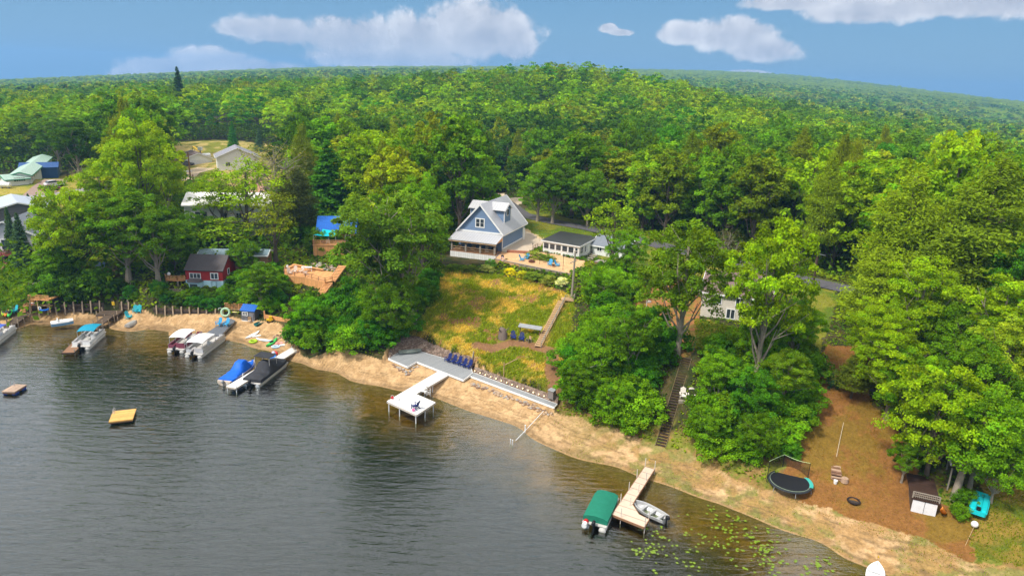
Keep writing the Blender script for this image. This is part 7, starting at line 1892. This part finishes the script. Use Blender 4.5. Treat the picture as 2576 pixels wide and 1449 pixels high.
a, b = W(2428, 1322, .75), W(2441, 1274, .75); t = thing('pedal_boat', 'turquoise pedal boat standing on the grass at the lower right', 'boat', (*((a + b) / 2).xy, float(gh(*((a + b) / 2).xy)) + .1), rz_of(a, b)); L_ = (b - a).length; t.location.x += .45; t.location.y -= .25
TQ = mat('turquoise_hull', (.01, .50, .55), .4, var=.08)
b_ = MB(); b_.loft([[(x, -.52 * k, z_), (x, -.58 * k, z_ + .3), (x, .58 * k, z_ + .3), (x, .52 * k, z_)] for x, k, z_ in ((-L_ / 2, .8, .06), (-L_ / 2 + .12, .95, 0), (0, 1, 0), (L_ / 2 - .25, .93, .02), (L_ / 2, .7, .1))])
b_.build('hull', TQ, t)
for y in (-.33, .33): MB().loft([[(x, y - .2 * k, .301), (x, y - .15 * k, .3 + .14 * k), (x, y + .15 * k, .3 + .14 * k), (x, y + .2 * k, .301)] for x, k in ((-L_ / 2 + .1, .5), (-L_ / 2 + .3, 1), (L_ / 2 - .3, 1), (L_ / 2 - .1, .5))]).build('float_ridge', TQ, t)
MB().b2((-L_ / 2 + .25, -.12, .302), (-L_ / 2 + .7, .12, .42)).build('seat', BLACK, t)
q = at('buoy', 'white frayed ball on a thin leaning stick near the pedal boat', 'buoy', W(2452, 1318, 1.5), 0, s=1); MB().loft([[(.24 * math.sin(p_ * .39) * math.cos(a_ * .6283), .24 * math.sin(p_ * .39) * math.sin(a_ * .6283), .24 * math.cos(p_ * .39)) for a_ in range(10)] for p_ in range(1, 8)]).build('ball', WHITE, q, smooth=True); MB().tube([(0, 0, -.2), (W(2428, 1372, .8) - W(2452, 1318, 1.5))], .02, 5).build('stick', TANW, q)
for u, v, lb in ((1995, 1015, 'small white bucket at the right edge of the bank shrubs'), (2128, 960, 'small pale box under the maple on the brown lawn')): t = at('bucket', lb, 'bucket', G(u, v), 0); MB().tube([(0, 0, 0), (0, 0, .45)], [.2, .26], 8).build('pail', WHITE, t)
for u, v, lb in ((1631, 1163, 'orange flag marker in the sand by the tan dock'), (2206, 1424 - 16, 'orange flag marker near the beached white rowboat')): t = at('flag_marker', lb, 'marker', G(u, v), 0); MB().bar((0, 0, 0), (0, 0, .4), .03).build('stick', TANW, t); MB().slab([(0, 0, .2), (.2, 0, .25), (.02, 0, .5)], .02).build('flag', YEL, t)

rb = random.Random(8)
for k, (u0, v0, u1, v1, lb) in enumerate(((1590, 905, 1500, 835, 'longest bare pale branch sticking out of the bank shrubs left of the long stairs'), (1600, 900, 1655, 850, 'short curved bare branch over the bank shrubs left of the long stairs'), (1560, 925, 1480, 925, 'low bare branch reaching left towards the field'), (1590, 930, 1660, 905, 'crooked bare branch nearest the long stairs'))):
    p0 = W(u0, v0, 4.9); p1 = W(u1, v1, 6.2 - .3 * k); t = thing('bare_branch', lb, 'branch', p0, 0); d = p1 - p0
    MB().tube([(0, 0, -1.2), (0, 0, 0), d * .35 + Vector((0, 0, .35)), d * .7 + Vector((0, 0, .3)), d], [.09, .08, .06, .045, .015], 6).build('limb', mat('bleached_wood', (.42, .37, .29), .9), t)
    tw = MB()
    for q_ in range(6):
        a_ = d * rb.uniform(.3, .9) + Vector((0, 0, .3)); tw.tube([a_, a_ + Vector((rb.uniform(-.7, .7), rb.uniform(-.3, .3), rb.uniform(.1, .7)))], [.03, .01], 4)
    tw.build('twig', mat('bleached_wood', (.42, .37, .29), .9), t)
# ------------------------------------------------------------------ water plants, grasses, undergrowth
rg = np.random.default_rng(12)
LILY = mat('lily_leaf', (.17, .27, .012), .4, var=.25, vs=2, spec=.5)
lm = []
for k in range(3):
    b = MB(); n = 11; b.add([(0, 0, 0)] + [(math.cos(.35 + i * 5.6 / n), math.sin(.35 + i * 5.6 / n) * (.85 + .1 * k), .03 * (i % 2)) for i in range(n + 1)] + [(0, 0, -.03)], [(0, i, i + 1) for i in range(1, n + 1)])
    me = bpy.data.meshes.new('lily_pad'); me.from_pydata(b.v, [], b.f); me.materials.append(LILY); lm.append(me)
PADS = [((1650, 1330), (1960, 1440), 95), ((1780, 1300), (1920, 1380), 62), ((1610, 1345), (1660, 1400), 22), ((1880, 1330), (2010, 1400), 26), ((1590, 1385), (1630, 1400), 12), ((1920, 1400), (2100, 1447), 45), ((1720, 1262), (1860, 1300), 16)]
for (u0, v0), (u1, v1), n in PADS:
    c = 0
    while c < n:
        u, v = rg.uniform(u0, u1), rg.uniform(v0, v1); kk = int(rg.integers(1, 4))
        for _ in range(kk):
            p = W(u + rg.normal(0, 13), v + rg.normal(0, 9), .012)
            if float(gh(p.x, p.y)) > -.06 or seg_dist(np.array(p.x), np.array(p.y), [tuple(q(1540, 1293)) if False else (7.8, 43.1), (9.9, 41.7)]) < .6: c += .34; continue
            o = bpy.data.objects.new('lily_pad', lm[int(rg.integers(0, 3))]); COL.objects.link(o); s = rg.uniform(.065, .125); o.location = p; o.location.z += rg.uniform(0, .01); o.scale = (s, s, s); o.rotation_euler = (0, 0, rg.uniform(0, 6.28))
            tag(o, 'yellow-green lily pad floating in the shallows right of the tan dock', 'lily pad', 'lily pads in the shallows'); c += 1


def scatter_cards(name, label, cat, x, y, size, cols, up=1.6, lift=.5, asp=.35, tall=False, jitter=.5):
    z = gh(x, y); n = len(x)
    pos = np.stack([x, y, z + size * lift], -1)
    if tall:
        a = rg.uniform(0, 6.28, n); w_ = size * .32; le = rg.normal(0, .4, (n, 2)) * size[:, None] + np.array([.25, -.1]) * size[:, None]
        ax = np.stack([np.cos(a) * w_, np.sin(a) * w_, np.zeros(n)], -1); tp = np.stack([le[:, 0], le[:, 1], size], -1); b0 = np.stack([x, y, z - .05], -1)
        V = np.stack([b0 - ax * .7, b0 + ax * .7, b0 + tp + ax * .35, b0 + tp - ax * .35], 1).reshape(-1, 3)
    else:
        V = cards(pos, np.tile([0, 0, up], (n, 1)), size, rg, jitter, asp)
    return tag(mesh_np(name, V, quads(n), LEAF, cols=np.repeat(cols, 4, 0)), label, cat, kind='stuff')


def fill(poly, n):
    xs = [p[0] for p in poly]; ys = [p[1] for p in poly]; X_ = rg.uniform(min(xs), max(xs), n); Y_ = rg.uniform(min(ys), max(ys), n); m = inpoly(X_, Y_, poly); return X_[m], Y_[m]


PATHM = [tuple(G(u, v))[:2] for u, v in ((1200, 868), (1240, 878), (1290, 862), (1335, 870), (1388, 884), (1386, 940), (1395, 980))]
x, y = fill(FIELD, 110000); dd = seg_dist(x, y, PATHM); st = seg_dist(x, y, [tuple(W(1413, 757, 5.1))[:2], tuple(W(1353, 872, 2.9))[:2]])
lg = seg_dist(x, y, [tuple(G(1268, 862))[:2], tuple(G(1330, 864))[:2]])
m = (dd > .45 + .5 * fbm(x, y, 3)) & ((fbm(x * .5 + 7, y * .5, 71) < .60) | (rg.random(len(x)) < .25)) & (st > .75) & (lg > .9); m &= gh(x, y) > 1.2; x, y = x[m], y[m]
g1 = sstep(fbm(x * .35, y * .35, 1) + (fbm(x * 1.3, y * 1.3, 5) - .5) * .8 + rg.normal(0, .07, len(x)), .42, .72)
cg = lerp3((.22, .29, .018), (.58, .46, .13), g1) * rg.uniform(.65, 1.3, (len(x), 1))
scatter_cards('tall_grass', 'tall dry yellow and green grass covering the field', 'grass', x, y, rg.uniform(.10, .28, len(x)), cg, tall=True)
# undergrowth where the woods floor shows
a = rg.uniform(-40, 40, 230000); d = np.sqrt(rg.uniform(42 ** 2, 160 ** 2, 230000)); x, y = d * np.sin(np.radians(a)), d * np.cos(np.radians(a))
m = (gh(x, y) > 1.35) | ((gh(x, y) > .8) & (x > 4))
for poly in (FIELD, PATIO_DIRT, LAWN_R, DIRT_M, GRASS_R, LEFTLAWN, BACKYARD, GRAVEL_B, ROADSIDE, DRIVE, sand_poly, [tuple(p)[:2] for p in pt], [tuple(p)[:2] for p in ed], [tuple(p)[:2] for p in isl]): m &= ~inpoly(x, y, poly)
m &= seg_dist(x, y, [tuple(p) for p in ROAD]) > 3.2
m &= seg_dist(x, y, STAIR_R) > .8
m &= ~inpoly(x, y, [tuple(W(u, v, 6.1))[:2] for u, v in ((1105, 630), (1250, 630), (1252, 668), (1105, 668))])
x, y = x[m], y[m]; cu = lerp3((.07, .15, .012), (.20, .28, .015), sstep(fbm(x * .5, y * .5, 8), .35, .65)) * rg.uniform(.6, 1.35, (len(x), 1))
scatter_cards('undergrowth', 'low leafy undergrowth covering the wooded banks', 'undergrowth', x, y, rg.uniform(.16, .38, len(x)) * np.where(np.hypot(x, y) < 80, .5, .85), cu, asp=.6, lift=.7, jitter=.8)
a = rg.uniform(-40, 40, 170000); d = np.sqrt(rg.uniform(98 ** 2, 280 ** 2, 170000)); x, y = d * np.sin(np.radians(a)), d * np.cos(np.radians(a)); m = np.ones(len(x), bool)
for poly in (LEFTLAWN, BACKYARD, GRAVEL_B, ROADSIDE, DRIVE, PATIO_DIRT): m &= ~inpoly(x, y, poly)
m &= seg_dist(x, y, [tuple(p) for p in ROAD]) > 5.5
for p_, q_ in (((-103, 140), 12), ((-78, 172), 12), ((-46, 108), 9), ((-4, 103), 9), ((-88, 112), 9), ((-26, 99), 6), ((8, 99), 9), ((14, 97), 6), ((0, 112), 8), ((22, 77), 7)): m &= np.hypot(x - p_[0], y - p_[1]) > q_
x, y = x[m], y[m]; z = gh(x, y) + rg.uniform(.3, 4.2, len(x)); sz = rg.uniform(.22, .5, len(x))
cu = lerp3((.05, .12, .012), (.12, .22, .012), sstep(fbm(x * .3, y * .3, 8), .35, .65)) * rg.uniform(.6, 1.3, (len(x), 1))
tag(mesh_np('forest_understory', cards(np.stack([x, y, z], -1), np.tile([0, 0, 1.2], (len(x), 1)), sz, rg, .8, .6), quads(len(x)), LEAF, cols=np.repeat(cu, 4, 0)), 'leafy understory between the trunks of the wood', 'undergrowth', kind='stuff')
# short grass and weeds on the lawns, beach and roadside
xs, ys, cs, ss = [], [], [], []
for poly, n, c1, c2, s0, s1, thr in ((LAWN_R, 26000, (.17, .15, .02), (.30, .16, .04), .05, .12, .2), (GRASS_R, 26000, (.12, .20, .012), (.24, .22, .02), .08, .2, .2), (SLOPE_L, 26000, (.14, .32, .01), (.24, .36, .02), .12, .35, .1), (ROADSIDE, 30000, (.16, .26, .015), (.30, .28, .03), .07, .2, .3), (LEFTLAWN, 16000, (.20, .26, .02), (.34, .30, .04), .08, .2, .4), (LAWN_M, 9000, (.12, .22, .01), (.22, .24, .02), .08, .2, .2), (sand_poly, 150000, (.14, .24, .02), (.26, .25, .04), .05, .15, .6)):
    x, y = fill(poly, n); v_ = fbm(x * .35, y * .35, 1) * .6 + fbm(x * 1.3, y * 1.3, 5) * .5
    if poly is sand_poly: m = (x > 2 + 0 * y) & (y < 70) & (v_ + np.clip((x - 8) / 60, 0, .08) > .57) & (gh(x, y) > -.04)
    else: m = v_ > thr * .8
    if poly is sand_poly: m |= (np.abs(seg_dist(x, y, [tuple(W(u, v, .7))[:2] for u, v in BEACH_BACK[2:14]])) < .55 + rg.uniform(0, .7, len(x)) ** 2) & (x > 4)
    x, y = x[m], y[m]; xs.append(x); ys.append(y); k = rg.uniform(0, 1, len(x)); cs.append(lerp3(c1, c2, k) * rg.uniform(.7, 1.25, (len(x), 1))); ss.append(rg.uniform(s0, s1, len(x)))
scatter_cards('short_grass', 'short grass and weeds on lawns, verges and the right-hand beach', 'grass', np.concatenate(xs), np.concatenate(ys), np.concatenate(ss), np.concatenate(cs), tall=True)

# ------------------------------------------------------------------ haze: one closed box of even, thin air
hm = bpy.data.materials.new('haze_air'); hm.use_nodes = True
t = NT(hm.node_tree); t.n.clear(); out = t.add('ShaderNodeOutputMaterial')
pv = t.add('ShaderNodeVolumePrincipled', i_Color=(.26, .56, 1.0, 1), i_Density=.00030, i_Anisotropy=.2)
t.l.new(pv.outputs[0], out.inputs['Volume'])
hz = MB().b2((-3650, -3650, -150), (3650, 3650, 132)).build('haze', hm)
tag(hz, 'thin pale blue haze over the far hills', 'haze', kind='stuff')

# the tree prototypes themselves are not part of the place
for _r in PROTO_ROOTS:
    for _c in list(_r.children): bpy.data.objects.remove(_c)
    bpy.data.objects.remove(_r)
bpy.context.view_layer.update()
